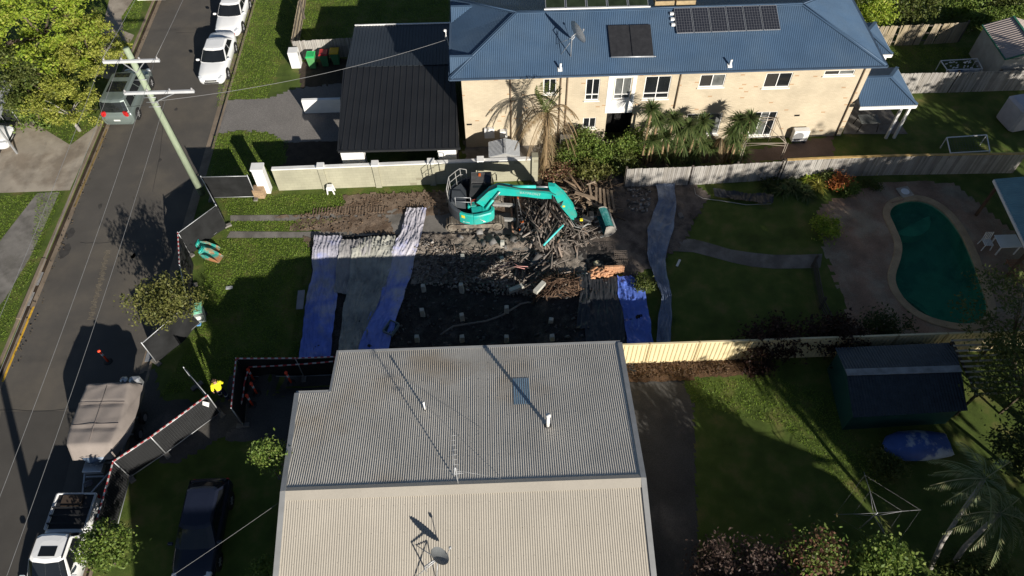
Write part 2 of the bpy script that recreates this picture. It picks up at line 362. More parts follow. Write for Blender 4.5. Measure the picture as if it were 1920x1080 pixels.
# shallow steps at the near and far ends
for cx, cy, rr in ((G(1700,590).x, G(1700,590).y, 1.6), (G(1700,395).x, G(1700,395).y, 1.5)):
    b2.prism([(cx+rr*math.cos(t), cy+rr*math.sin(t)) for t in np.linspace(0, 2*math.pi, 20, endpoint=False) if inside(cx+rr*math.cos(t), cy+rr*math.sin(t), offset_ring(POOL_OUT, .5))] or [(cx,cy),(cx+.1,cy),(cx,cy+.1)], -.9, -.42)
wm = bpy.data.materials.new('pool water'); wm.use_nodes = True; N = wm.node_tree.nodes; L = wm.node_tree.links; bs = N["Principled BSDF"]
bs.inputs["Base Color"].default_value = (.13,.50,.36,1); bs.inputs["Roughness"].default_value = .03; bs.inputs["Transmission Weight"].default_value = .9; bs.inputs["IOR"].default_value = 1.10; bs.inputs["Specular IOR Level"].default_value = .0
nz = N.new("ShaderNodeTexNoise"); nz.inputs["Scale"].default_value = 3; bp = N.new("ShaderNodeBump"); bp.inputs["Strength"].default_value = .12; bp.inputs["Distance"].default_value = .03; L.new(nz.outputs["Fac"], bp.inputs["Height"]); L.new(bp.outputs[0], bs.inputs["Normal"])
b3 = B(); b3.add(ring(offset_ring(POOL_OUT, .405), -.16), [tuple(range(n))])
pl = thing('swimming_pool', 'kidney shaped in ground swimming pool with teal water and a sandy coping', 'swimming pool', (c[0], c[1], 0))
coping.build('coping', m_coping, pl); b2.build('basin', m_poolw, pl); b3.build('water', wm, pl)
p = G(1696, 361); b = B(); b.box((p.x, p.y, .05), (.75, .75, .08), rz=.2, bev=.02); o = b.build('skimmer_lid', M('pale lid', (.42,.36,.29), .7), pl); b = B(); b.disc((p.x, p.y, .092), (0,0,1), .24, .01); b.build('disc', m_white, o)

# oil spots and tar on the street
m_oil = M('oil stained asphalt', (.050,.046,.042), .8, .25, 3, .2, 50)
for k, (px, py, r_) in enumerate(((122,470,.30),(112,452,.22),(132,438,.26),(188,386,.14),(330,205,.10),(300,300,.10),(250,480,.12),(150,690,.13),(95,760,.10),(345,120,.14),(60,850,.16),(210,540,.09))):
    c = G(px, py, -.13); n_ = 14; b = B(); b.poly([(c.x+r_*(.7+.5*rnd.random())*math.cos(t), c.y+1.7*r_*(.7+.5*rnd.random())*math.sin(t), -.1322-.0003*k) for t in np.linspace(0, 2*math.pi, n_, endpoint=False)]); structure(b.build('road_stain', m_oil))
m_seal = M('tar crack seal', (.030,.029,.028), .6, .1, 5)
for pts in ([(150,455),(185,456),(222,453),(262,456)], [(305,170),(306,230),(300,290),(286,360)], [(0,768),(70,770),(152,767)], [(330,62),(372,60)]):
    b = B(); Q = [G(*p, -.129) for p in pts]; b.tube([q+Vector((0, rnd.uniform(-.04,.04), -.004)) for k in range(len(Q)-1) for q in [Q[k].lerp(Q[k+1], f) for f in (0, .33, .66)]]+[Q[-1]-Vector((0,0,.004))], .011, 4); structure(b.build('road_crack', m_seal))
# ------------------------------------------------ BUILDINGS
m_brick = bpy.data.materials.new('cream brick'); MATS['cream brick'] = m_brick
def brick_mat(m, c1, c2, mort, odd, bw=.24, bh=.086, swap=True):
    m.use_nodes = True; t = m.node_tree; N = t.nodes; L = t.links; b = N["Principled BSDF"]; b.inputs["Roughness"].default_value = .85
    tc = N.new("ShaderNodeTexCoord"); sp = N.new("ShaderNodeSeparateXYZ"); L.new(tc.outputs["Object"], sp.inputs[0])
    ad = N.new("ShaderNodeMath"); L.new(sp.outputs[0], ad.inputs[0]); L.new(sp.outputs[1], ad.inputs[1])
    cb = N.new("ShaderNodeCombineXYZ"); L.new(ad.outputs[0], cb.inputs[0]); L.new(sp.outputs[2], cb.inputs[1])
    br = N.new("ShaderNodeTexBrick"); L.new(cb.outputs[0], br.inputs["Vector"]); br.inputs["Scale"].default_value = 1
    br.inputs["Brick Width"].default_value = bw; br.inputs["Row Height"].default_value = bh; br.inputs["Mortar Size"].default_value = .007; br.inputs["Mortar Smooth"].default_value = .1
    br.inputs["Color1"].default_value = (*c1, 1); br.inputs["Color2"].default_value = (*c2, 1); br.inputs["Mortar"].default_value = (*mort, 1)
    # a few odd bricks of another firing: one random value per brick
    fl = []
    rw = N.new("ShaderNodeMath"); rw.operation = 'DIVIDE'; L.new(sp.outputs[2], rw.inputs[0]); rw.inputs[1].default_value = bh
    rf = N.new("ShaderNodeMath"); rf.operation = 'FLOOR'; L.new(rw.outputs[0], rf.inputs[0])
    of = N.new("ShaderNodeMath"); of.operation = 'MODULO'; L.new(rf.outputs[0], of.inputs[0]); of.inputs[1].default_value = 2
    oh = N.new("ShaderNodeMath"); oh.operation = 'MULTIPLY_ADD'; L.new(of.outputs[0], oh.inputs[0]); oh.inputs[1].default_value = .5
    cw = N.new("ShaderNodeMath"); cw.operation = 'DIVIDE'; L.new(ad.outputs[0], cw.inputs[0]); cw.inputs[1].default_value = bw
    L.new(cw.outputs[0], oh.inputs[2]); cf = N.new("ShaderNodeMath"); cf.operation = 'FLOOR'; L.new(oh.outputs[0], cf.inputs[0])
    c2n = N.new("ShaderNodeCombineXYZ"); L.new(cf.outputs[0], c2n.inputs[0]); L.new(rf.outputs[0], c2n.inputs[1])
    wn = N.new("ShaderNodeTexWhiteNoise"); wn.noise_dimensions = '2D'; L.new(c2n.outputs[0], wn.inputs["Vector"])
    gt = N.new("ShaderNodeMath"); gt.operation = 'GREATER_THAN'; L.new(wn.outputs["Value"], gt.inputs[0]); gt.inputs[1].default_value = .985
    mx = N.new("ShaderNodeMix"); mx.data_type = 'RGBA'; L.new(gt.outputs[0], mx.inputs[0]); L.new(br.outputs["Color"], mx.inputs[6]); mx.inputs[7].default_value = (*odd, 1)
    ns = N.new("ShaderNodeTexNoise"); ns.inputs["Scale"].default_value = .7; ns.inputs["Detail"].default_value = 5; L.new(tc.outputs["Object"], ns.inputs["Vector"])
    mr = N.new("ShaderNodeMapRange"); mr.inputs[1].default_value = .3; mr.inputs[2].default_value = .7; mr.inputs[3].default_value = .86; mr.inputs[4].default_value = 1.1; L.new(ns.outputs["Fac"], mr.inputs[0])
    m2 = N.new("ShaderNodeMix"); m2.data_type = 'RGBA'; m2.blend_type = 'MULTIPLY'; m2.inputs[0].default_value = 1; L.new(mx.outputs[2], m2.inputs[6])
    cc = N.new("ShaderNodeCombineColor"); [L.new(mr.outputs[0], cc.inputs[i]) for i in range(3)]; L.new(cc.outputs[0], m2.inputs[7]); L.new(m2.outputs[2], b.inputs["Base Color"])
    return m
brick_mat(m_brick, (.53,.45,.325), (.48,.405,.29), (.42,.355,.255), (.40,.26,.15))
m_block = brick_mat(bpy.data.materials.new('painted concrete block'), (.36,.345,.25), (.33,.315,.23), (.27,.26,.19), (.26,.24,.17), .4, .2)
m_blue = M('navy blue roof sheet', (.058,.102,.168), .5, .10, .6, .10, 20, spec=.35, patch=(.074,.117,.175), pscale=.35, plo=.42, phi=.68)
m_navy = M('dark slate roof sheet', (.030,.037,.046), .45, .12, .5, .1, 20, spec=.35)
m_black = M('charcoal roof sheet', (.019,.020,.022), .5, .15, .5, .1, 20, spec=.3)
m_white = M('white paint', (.78,.77,.74), .6, .06, 2)
m_whitew = M('weathered white render', (.70,.69,.66), .8, .10, 1.5, .06, 20)
m_glass = M('dark window glass', (.012,.014,.016), .08, .2, 1, spec=.6)
m_glass2 = M('curtained window glass', (.12,.125,.12), .15, .3, 3, spec=.6)
m_screen = M('insect screen mesh', (.035,.033,.03), .9, .4, 60, spec=.1)
m_dark = M('unlit interior', (.012,.011,.010), .9, .2, 2)
m_fascia = M('grey painted fascia', (.055,.085,.13), .5, .1, 2)
m_pipe = M('bronze painted downpipe', (.16,.115,.075), .6, .1, 3)
m_alu = M('bare aluminium', (.55,.56,.57), .35, .08, 4, metal=.7)
m_galv = M('galvanised steel', (.42,.43,.44), .5, .15, 6, metal=.5)
m_pv = M('solar cell', (.020,.022,.030), .22, .15, 8, spec=.5)
m_pvline = M('solar cell grid line', (.14,.145,.16), .4, .05, 3)
m_collector = M('black solar water collector', (.028,.028,.030), .3, .2, 4, .2, 40, spec=.5)

WY, HX0, HX1 = 34.0, -1.9, 21.2
house = thing('brick_house', 'long two storey cream brick house under a blue corrugated hip roof with solar panels', 'house', ((HX0+HX1)/2, 37, 0))
b = B(); D = 40.6
def wall_with_holes(b, x0, x1, z0, z1, y, holes, depth=.10):
    """front wall cut by openings so each window sits in a real recess"""
    xsx = sorted({x0, x1, *[h[0] for h in holes], *[h[1] for h in holes]}); zs = sorted({z0, z1, *[h[2] for h in holes], *[h[3] for h in holes]})
    for i in range(len(xsx)-1):
        for j in range(len(zs)-1):
            cx, cz = (xsx[i]+xsx[i+1])/2, (zs[j]+zs[j+1])/2
            if any(h[0] < cx < h[1] and h[2] < cz < h[3] for h in holes): continue
            b.poly([(xsx[i], y, zs[j]), (xsx[i+1], y, zs[j]), (xsx[i+1], y, zs[j+1]), (xsx[i], y, zs[j+1])])
    for h in holes:
        a, c, d, e = h[:4]
        b.poly([(a,y,d),(a,y,e),(a,y+depth,e),(a,y+depth,d)]); b.poly([(c,y,d),(c,y+depth,d),(c,y+depth,e),(c,y,e)])
        b.poly([(a,y,d),(a,y+depth,d),(c,y+depth,d),(c,y,d)]); b.poly([(a,y,e),(c,y,e),(c,y+depth,e),(a,y+depth,e)])
def px_rect(x0, y0, x1, y1, y=WY):
    p = Gy(x0, (y0+y1)/2, y); q = Gy(x1, (y0+y1)/2, y); t = Gy((x0+x1)/2, y0, y); u = Gy((x0+x1)/2, y1, y)
    return (p.x, q.x, max(u.z, .02), t.z)
WIN = [  # photo rect, panes across, transom share, glass kinds
 ((1098,148,1124,188), 2, .26, 'dd'), ((1152,146,1183,186), 2, .22, 'cc'), ((1208,143,1256,185), 2, .24, 'dd'), ((1312,140,1359,163), 2, 0, 'sc'),
 ((1434,137,1483,164), 2, 0, 'sd'), ((1546,132,1602,141), 2, 0, 'sc'), ((1093,221,1117,240), 2, 0, 'dd'), ((1285,213,1350,252), 3, 0, 'ddc'), ((1408,210,1451,254), 3, 0, 'dcd'), ((1019,148,1043,176), 2, 0, 'dd')]
rects = [px_rect(*w[0]) for w in WIN]
doorR = px_rect(1135, 211, 1182, 266)
panelR = px_rect(1138, 141, 1190, 211)
wall_with_holes(b, HX0, HX1, 0, 5.42, WY, rects+[doorR])
b.poly([(HX0,WY,0),(HX0,WY,5.42),(HX0,D,5.42),(HX0,D,0)]); b.poly([(HX1,WY,0),(HX1,D,0),(HX1,D,5.42),(HX1,WY,5.42)]); b.poly([(HX0,D,0),(HX0,D,5.42),(HX1,D,5.42),(HX1,D,0)])
b.build('wall', m_brick, house)
GL = {'d': m_glass, 'c': m_glass2, 's': m_screen}
for (w, n, tr, kinds), r in zip(WIN, rects):
    a, c, d, e = r; t = .045; b = B(); y = WY+.055
    for x in np.linspace(a, c, n+1): xx = min(max(x, a+t/2), c-t/2); b.box((xx, y, (d+e)/2), (t, .05, e-d))
    for z in (d+t/2, e-t/2): b.box(((a+c)/2, y-.002, z), (c-a-.002, .05, t))
    if tr: b.box(((a+c)/2, y-.002, d+(e-d)*tr), (c-a-.004, .05, t))
    b.box(((a+c)/2, WY-.03, d-.035), (c-a+.12, .09, .06))
    f = b.build('window', m_white, house)
    for i in range(n):
        g = B(); xa = a+(c-a)*i/n; xb = a+(c-a)*(i+1)/n; g.box(((xa+xb)/2, WY+.085+.002*i, (d+e)/2), (xb-xa-.004, .012, e-d-.006)); g.build('pane', GL[kinds[i]], f)
# rendered white bay round one upstairs window
b = B(); a, c, d, e = panelR; wr = rects[1]
for (x0, x1, z0, z1) in ((a, wr[0]-.06, d, e), (wr[1]+.06, c, d, e), (wr[0]-.06, wr[1]+.06, d, wr[2]-.075), (wr[0]-.06, wr[1]+.06, wr[3]+.05, e)):
    b.box(((x0+x1)/2, WY-.012, (z0+z1)/2), (x1-x0, .02, z1-z0))
b.build('rendered_panel', m_white, house)
b = B(); a, c, d, e = doorR
b.box(((a+c)/2, WY+.9, (d+e)/2), (c-a-.01, .05, e-d-.01)); b.poly([(a,WY+.1,d),(a,WY+.9,d),(a,WY+.9,e),(a,WY+.1,e)]); b.poly([(c,WY+.1,d),(c,WY+.1,e),(c,WY+.9,e),(c,WY+.9,d)]); b.poly([(a,WY+.1,e),(a,WY+.9,e),(c,WY+.9,e),(c,WY+.1,e)])
b.build('doorway', m_dark, house)
# roof: hip, eave y 33.5, ridge z 7
EX0, EX1, EY0, EY1, EZ, RZ = -2.45, 21.65, 33.5, 41.04, 5.6, 7.05
ry = (EY0+EY1)/2; ra, rb_ = Vector((EX0+3.77, ry, RZ)), Vector((EX1-4.1, ry, RZ))
e00, e10, e11, e01 = Vector((EX0,EY0,EZ)), Vector((EX1,EY0,EZ)), Vector((EX1,EY1,EZ)), Vector((EX0,EY1,EZ))
b = B()
b.corr([e00, e10, rb_, ra], (0, 1, .4), .105, .014); b.corr([e01, e00, ra], (1, 0, .4), .105, .014); b.corr([e10, e11, rb_], (-1, 0, .4), .105, .014); b.corr([e11, e01, ra, rb_], (0, -1, .4), .105, .014)
rf = b.build('roof', m_blue, house)
b = B()
for p, q in ((e00, ra), (e10, rb_), (e01, ra), (e11, rb_), (ra, rb_)):
    u = Vector((0, 0, .02)); b.bar(p+u, q+u, .26, .035)
    b.tube([p+u*2, q+u*2], .035, 6)
b.build('ridge_cap', m_blue, rf)
for yy0, px in ((0, 142), (1, 46)):                      # two small gablets over the bays on the street side
    a = G(843, px-2, EZ); c = a.y; h = .52; rw = .85; b = B()
    pk = Vector((EX0-.02, c+rw, EZ+h)); back = Vector((EX0+1.25, c+rw, EZ+h)); s1 = Vector((EX0-.02, c, EZ+.03)); s2 = Vector((EX0-.02, c+2*rw, EZ+.03))
    b.corr([s1, back, pk], (0, 1, .6), .105, .012); b.corr([s2, pk, back], (0, -1, .6), .105, .012); b.poly([s1, pk, s2]); b.bar(pk+Vector((0,0,.03)), back+Vector((0,0,.03)), .2, .03)
    b.build('gablet', m_blue, rf)
b = B(); gz_ = EZ
for p, q in ((e00, e10), (e10, e11), (e11, e01), (e01, e00)):
    d = (q-p).normalized(); nrm = Vector((d.y, -d.x, 0)); b.bar(p+nrm*.06-Vector((0,0,.035))-d*.06, q+nrm*.06-Vector((0,0,.035))+d*.06, .12, .085)
b.build('gutter', m_fascia, house)
b = B(); zz = EZ-.15
b.poly([(EX0,EY0,zz),(EX0,EY1,zz),(EX1,EY1,zz),(EX1,EY0,zz)]); b.build('soffit', m_white, house)
for (x0, y0, x1, y1) in ((1278,138,1258,204), (1624,127,1564,252), (957,155,958,262), (1052,150,1046,272), (1064,158,1058,262)):
    t = Gy(x0, y0, WY-.06); u = Gy(x1, y1, WY-.06); b = B(); b.tube([(t.x, WY-.06, 5.4), (t.x, WY-.06, max(.05, u.z if y1 < 240 else .05))], .04, 8); b.build('downpipe', m_pipe, house)
# meter box, hot water unit on the wall
b = B(); r = px_rect(908, 238, 927, 255); b.box(((r[0]+r[1])/2, WY-.12, (r[2]+r[3])/2), (r[1]-r[0], .22, r[3]-r[2]), bev=.02); b.build('meter_box', m_whitew, house); b = B(); r = px_rect(937, 241, 951, 252); b.box(((r[0]+r[1])/2, WY-.15, (r[2]+r[3])/2), (r[1]-r[0], .28, r[3]-r[2]), bev=.02)
r = px_rect(875,230,885,233); b.box(((r[0]+r[1])/2, WY-.015, r[2]), (.28, .02, .07))
b.build('meter_box', m_whitew, house)
b = B()
for r in ((875,230,885,233),(1490,213,1500,216)): q = px_rect(*r); b.box(((q[0]+q[1])/2, WY-.02, q[2]), (.3, .03, .1))
b.build('wall_vent', m_dark, house)
# roof furniture
SL = (RZ-EZ)/(ry-EY0)
def onroof(px, py):
    lo, hi = EZ, RZ
    for _ in range(50):
        m_ = (lo+hi)/2; q = G(px, py, m_)
        if m_ < EZ+(q.y-EY0)*SL: lo = m_
        else: hi = m_
    return G(px, py, lo)
un_ = Vector((0, -SL, 1)).normalized(); uu = Vector((0, 1, SL)).normalized()
def roof_panel(root, c00, c10, c11, c01, lift, name, mf, mg, nx=0, ny=0):
    P = [Vector(p)+un_*lift for p in (c00, c10, c11, c01)]; b = B(); b.slab(P, .04); f = b.build(name, mf, root)
    c = sum(P, Vector())/4; I = [p.lerp(c, .05)+un_*.004 for p in P]; b = B(); b.slab(I, .003)
    g = b.build('cell_sheet', mg, f)
    if nx:
        b = B()
        for i in range(1, nx): b.bar(I[0].lerp(I[1], i/nx)+un_*.003, I[3].lerp(I[2], i/nx)+un_*.003, .012, .003)
        for i in range(1, ny): b.bar(I[0].lerp(I[3], i/ny)+un_*.003, I[1].lerp(I[2], i/ny)+un_*.003, .012, .003)
        b.build('grid_line', m_pvline, g)
pvA, pvB, pvC, pvD = onroof(1268,65), onroof(1463,58), onroof(1455,12), onroof(1262,18)
pv = thing('solar_array', 'row of six dark solar panels in silver frames lying flat on the sunny blue roof', 'solar panels', pvA)
for i in range(6):
    a, c = i/6+.004, (i+1)/6-.004
    roof_panel(pv, pvA.lerp(pvB, a), pvA.lerp(pvB, c), pvD.lerp(pvC, c), pvD.lerp(pvC, a), .13, 'solar_panel', m_alu, m_pv, 6, 9)
b = B()
for i in range(3): p = pvA.lerp(pvD, .35+.22*i); b.box(p+Vector((-.12, 0, .08)), (.2, .14, .12))
b.build('bracket', m_white, pv)
wc = [onroof(1145,107), onroof(1225,106), onroof(1219,48), onroof(1139,50)]
wh = thing('solar_water_heater', 'pair of black solar water collectors with a pale lower pipe on the blue roof', 'water heater', wc[0])
roof_panel(wh, wc[0], wc[0].lerp(wc[1], .49), wc[3].lerp(wc[2], .49), wc[3], .12, 'collector', m_collector, m_collector)
roof_panel(wh, wc[0].lerp(wc[1], .51), wc[1], wc[2], wc[3].lerp(wc[2], .51), .12, 'collector', m_collector, m_collector)
b = B(); b.tube([wc[0]+un_*.1-uu*.06, wc[1]+un_*.1-uu*.06], .045, 8); b.tube([wc[1]+un_*.1-uu*.06, wc[1]+un_*.1-uu*.06+Vector((.12, 0, 0))], .03, 6); b.build('pipe', m_galv, wh)
# panels standing on frames beyond the ridge
b = B(); z0 = 7.0
pvb = thing('tilted_solar_array', 'five greenish solar panels on a raised white frame beyond the blue roof ridge', 'solar panels', (10, 37.6, 6.9))
A0, A1 = G(1022, 16, 7.15), G(1217, 11, 7.15)
for i in range(5):
    p, q = A0.lerp(A1, i/5+.005), A0.lerp(A1, (i+1)/5-.005); t = Vector((0, 1.55, .55))
    nb = B(); nb.slab([p, q, q+t, p+t], .04); f = nb.build('solar_panel', m_alu, pvb)
    c = (p+q+t)/2+Vector((0,0,0)); c = (p+q+q+t+p+t)/4; n_ = (q-p).cross(t).normalized(); nb = B(); nb.slab([k.lerp(c, .06)+n_*.005 for k in (p, q, q+t, p+t)], .003); nb.build('cell_sheet', M('greenish solar glass', (.018,.026,.014), .3, .3, 2), f)
nb = B(); nb.bar(A0-Vector((.05,.03,.03)), A1+Vector((.08,-.03,-.03)), .06)
for i in range(6): p = A0.lerp(A1, i/5); nb.bar(p, (p.x, p.y, 6.7), .04); nb.bar(p+Vector((0,1.5,.5)), (p.x, p.y+1.5, 6.3), .04)
nb.build('support_frame', m_white, pvb)
A0, A1 = G(1229, 3, 7.2), G(1306, 1, 7.2)
pvc = thing('skylight_box', 'pair of shallow timber framed boxes on the far side of the blue ridge', 'skylight', A0)
for i in range(2):
    p, q = A0.lerp(A1, i*.52), A0.lerp(A1, i*.52+.47); t = Vector((0, .9, -.1)); nb = B(); nb.slab([p, q, q+t, p+t], .25); f = nb.build('skylight_frame', M('pale timber frame', (.36,.27,.15), .7, .2, 4), pvc)
    nb = B(); c = (p+q+t)/2; c = (p+q+q+t+p+t)/4; nb.slab([k.lerp(c, .12)+Vector((0,0,.012)) for k in (p, q, q+t, p+t)], .006); nb.build('pane', m_glass, f)
def dish(name, label, foot, c, facing, r, mat, mast=True, legs=(), arm=.5, tall=1.15):
    d = thing(name, label, 'satellite dish', foot); c = Vector(c); fz = Vector(facing).normalized(); a = fz.cross(Vector((0, 0, 1))).normalized(); u = a.cross(fz)
    rg = []
    for k in range(5):
        q = k/4; rg.append([c+fz*(r*.28*q*q)+(a*math.cos(t)*r*q+u*math.sin(t)*r*tall*q) for t in np.linspace(0, 2*math.pi, 24, endpoint=False)])
    bb = B(); rg[0] = [c+(p-c)*.02+fz*0 for p in rg[1]]; bb.loft(rg, 0, True, cap=False); bb.loft([[p-fz*.015 for p in g_] for g_ in rg[::-1]], 0, True, cap=False); bb.build('reflector', mat, d)
    bb = B(); bb.tube([c-fz*.02, Vector((foot[0], foot[1], c.z-.1)), foot], .03, 8)
    for l in legs: bb.tube([c-fz*.05-Vector((0,0,.15)), l], .018, 6)
    bb.build('mast', m_galv, d)
    bb = B(); bb.tube([c-u*r*tall*.9+fz*.2*r, c+fz*arm-u*.15], .014, 6); bb.box(c+fz*arm-u*.12, (.09, .09, .12), bev=.02); bb.build('feed_arm', m_galv, d)
f0 = onroof(1070, 106)
dish('satellite_dish', 'small grey satellite dish on a braced mast on the blue roof', f0, onroof(1073, 98)+Vector((.1, -.15, 1.3)), (.9, .55, .35), .62, m_galv, legs=(onroof(1043, 83), onroof(1052,102)))
for k, (px, lb) in enumerate((((1050,131), 'short white vent pipe on the blue roof beside the dead palm'), ((1368,124), 'short white vent pipe on the blue roof below the solar panels'))):
    p = onroof(*px); t = thing('vent_pipe', lb, 'vent pipe', p, group='vent pipes on the blue roof')
    b = B(); b.tube([p-Vector((0,0,.05)), p+Vector((.02,0,.42))], .06, 10); b.build('pipe', m_white, t); b = B(); b.box(p+Vector((0,0,.03)), (.24, .24, .05), rx=math.atan(SL)); b.build('flashing', m_white, t)
p = G(835, 72, 5.3); b = B(); b.tube([p, p+Vector((.06,0,.35)), p+Vector((.05,-.1,.6))], .03, 6); b.box(p+Vector((.04,-.1,.6)), (.14,.1,.1)); b.tube([p+Vector((.05,0,.3)), p+Vector((.2,-.25,-.35))], .02, 6)
tag(b.build('service_bracket', m_white), 'white power service bracket on the street end of the blue roof eave', 'bracket')
# front patio roof on posts
def hip_patio(name, label, x0, x1, y0, y1, ez, rz, posts, mroof, wall_side=True):
    t = thing(name, label, 'patio', ((x0+x1)/2, (y0+y1)/2, 0)); ym = (y0+y1)/2; h = (y1-y0)/2
    A, Bq, C_, D_ = Vector((x0,y0,ez)), Vector((x1,y0,ez)), Vector((x1,y1,ez)), Vector((x0,y1,ez)); R0, R1 = Vector((x0, ym, rz)), Vector((x1-h*.75, ym, rz))
    bb = B(); bb.corr([A, Bq, R1, R0], (0,1,.4), .105, .013); bb.corr([Bq, C_, R1], (-1,0,.4), .105, .013); bb.corr([C_, D_, R0, R1], (0,-1,.4), .105, .013)
    for p, q in ((Bq, R1), (C_, R1), (R0, R1)): bb.bar(p+Vector((0,0,.03)), q+Vector((0,0,.03)), .2, .03)
    bb.build('roof', mroof, t)
    bb = B()
    for p, q in ((A, Bq), (Bq, C_), (C_, D_)): bb.bar(p-Vector((0,0,.13)), q-Vector((0,0,.13)), .08, .2)
    bb.build('fascia', m_white, t)
    for px, py in posts: bb = B(); bb.box((px, py, ez/2-.1), (.14,.14,ez-.2)); bb.build('post', m_whitew, t)
    return t
hip_patio('patio_cover', 'blue hipped patio roof on white posts at the garden end of the brick house', 21.25, 24.6, 33.45, 36.9, 2.75, 3.45, [(24.4,33.65),(23.9,33.65),(24.4,36.7)], m_blue)
hip_patio('rear_lean_to', 'small blue hipped roof at the far back corner of the brick house', 21.7, 24.75, 38.2, 41.5, 2.75, 3.3, [(24.5,38.4),(24.5,41.3)], m_blue)

# carport, two roofs
m_darkwall = M('dark garage wall', (.06,.055,.05), .8, .2, 2)
cp = thing('carport', 'charcoal ribbed metal carport roof on white rendered piers beside the brick house', 'carport', (-5.5, 34.8, 0))
b = B(); z = 2.6; p = [Vector((-8.95,31.4,2.55)), Vector((-2.15,31.35,2.55)), Vector((-2.5,38.4,2.75)), Vector((-9.25,38.45,2.75))]
b.corr(p, (0,1,.02), .38, .035, prof='rib'); b.slab([q-Vector((0,0,.04)) for q in p], .12); b.build('roof', m_black, cp)
b = B(); b.bar(p[0]+Vector((-.05,-.05,-.06)), p[1]+Vector((.05,-.05,-.06)), .12, .13); b.bar(p[0]+Vector((-.06,0,-.07)), p[3]+Vector((-.06,0,-.07)), .1, .12); b.build('gutter', m_black, cp)
for x, w in ((-8.35,1.3), (-2.92,1.05)):
    b = B(); b.box((x, 31.95, 1.2), (w, .5, 2.4)); b.build('pier', m_white, cp)
b = B(); b.box((-5.6, 36.2, 1.25), (6.4, .15, 2.45)); b.box((-2.4, 34, 1.25), (.12, 4.3, 2.45)); b.build('wall', m_darkwall, cp)
cp2 = thing('garage', 'dark slate corrugated garage roof set behind the charcoal carport', 'garage', (-6, 40.6, 0))
p = [Vector((-9.2,38.52,2.78)), Vector((-2.55,38.47,2.78)), Vector((-2.6,42.85,2.66)), Vector((-9.05,42.9,2.66))]
b = B(); b.corr(p, (0,1,0), .20, .022, prof='rib'); b.slab([q-Vector((0,0,.03)) for q in p], .1); b.build('roof', m_navy, cp2)
b = B(); b.bar(p[3]+Vector((0,.02,0)), p[2]+Vector((0,.02,0)), .08, .12); b.build('flashing', m_white, cp2)
b = B(); b.box((-5.9, 42.6, 1.25), (6, .12, 2.45)); b.box((-9.0, 41.4, 1.25), (.12, 2.4, 2.45)); b.build('wall', m_darkwall, cp2)
# white rendered panel in front of the carport
a, c, d = G(577,213), G(638,213), G(572,190,.35)
b = B(); b.box(((a.x+c.x)/2, a.y+.12, .52), (c.x-a.x+.35, .2, 1.04)); w = b.build('render', m_white)
t = tag(w, 'white rendered garden wall standing on the pebbled drive by the carport', 'wall'); w.name = 'low_wall'

# block wall along the lot
bw = thing('block_wall', 'long painted concrete block boundary wall with square piers behind the excavator', 'wall', (-5.5, 30.85, 0))
X0, X1 = -12.9, 2.1; yw = lambda x: 30.86+.012*(x+13)
pxs = [600, 702, 807, 901]; pier = [G(q, 316, 1.75).x for q in pxs]
b = B(); b.loft([[(X0,yw(X0),z_),(X1,yw(X1),z_),(X1,yw(X1)+.19,z_),(X0,yw(X0)+.19,z_)] for z_ in (0,1.66)]); b.build('wall', m_block, bw)
b = B(); b.loft([[(X0,yw(X0)-.02,z_),(X1,yw(X1)-.02,z_),(X1,yw(X1)+.21,z_),(X0,yw(X0)+.21,z_)] for z_ in (1.66,1.74)]); b.build('coping', m_whitew, bw)
for x in pier:
    b = B(); b.box((x, yw(x)+.08, .86), (.34, .36, 1.72)); q = b.build('pier', m_block, bw); b = B(); b.box((x, yw(x)+.08, 1.80), (.40, .42, .12)); b.build('cap', m_white, q)
x = G(1004, 305, 1.9).x; b = B(); b.box((x, yw(x)+.05, 1.0), (.36, .4, 2.0)); b.build('end_pier', m_block, bw)
b = B(); b.box((G(500,355).x, 30.9, .95), (.62, .5, 1.9)); b.box((G(500,355).x, 30.9, 1.93), (.70, .58, .1)); b.build('end_pier', m_white, bw)
m_sand = brick_mat(bpy.data.materials.new('sandstone block'), (.42,.29,.17), (.30,.20,.12), (.2,.14,.09), (.22,.15,.1), .22, .12)
b = B(); p = G(488, 372); b.box((p.x, p.y+.22, .32), (.62, .5, .64), rz=-.1, bev=.02); tag(b.build('stone_plinth', m_sand), 'short stack of brown sandstone blocks against the white gate pier', 'plinth')

# ------------------------------------------------ metal roofed house in the foreground
m_zinc = M('lightened weathered zinc sheet', (.57,.53,.46), .55, .10, .5, .10, 12, spec=.25, patch=(.47,.39,.29), pscale=.3, plo=.52, phi=.75)  # far slope, stained, and painted lighter where the sun only grazes
m_zinc2 = M('darkened pale zinc sheet', (.44,.40,.335), .5, .06, .6, .05, 12, spec=.25)  # near slope of the same roof, painted darker against full sun
m_barge0 = M('dull zinc lap', (.30,.28,.25), .6, .2, 3)
m_cream = M('cream weatherboard', (.45,.40,.30), .7, .1, 2)
MR, MRY, MRZ, MEY, MEZ = None, 10.55, 5.0, 17.45, 3.5
mh = thing('metal_roof_house', 'single storey house in the foreground under a pale corrugated gable roof', 'house', (-1.7, 11, 0))
xl, xr, nx_ = -8.45, 5.07, -7.35; yn = 15.22; s = (MRZ-MEZ)/(MEY-MRY); zy = lambda y: MRZ-abs(y-MRY)*s
b = B(); rib = (0, 1, -s)
b.corr([(xl-.35,yn,zy(yn)),(nx_,yn,zy(yn)),(nx_,MRY,MRZ),(xl,MRY,MRZ)], rib, .088, .0135)
b.corr([(nx_,MEY,MEZ),(xr+.1,MEY,MEZ),(xr,MRY,MRZ),(nx_,MRY,MRZ)], rib, .088, .0135)
b.corr([(xl,MRY,MRZ),(xr,MRY,MRZ),(xr,3.3,zy(3.3)),(xl,3.3,zy(3.3))], (0,-1,-s), .088, .0135, m=1)
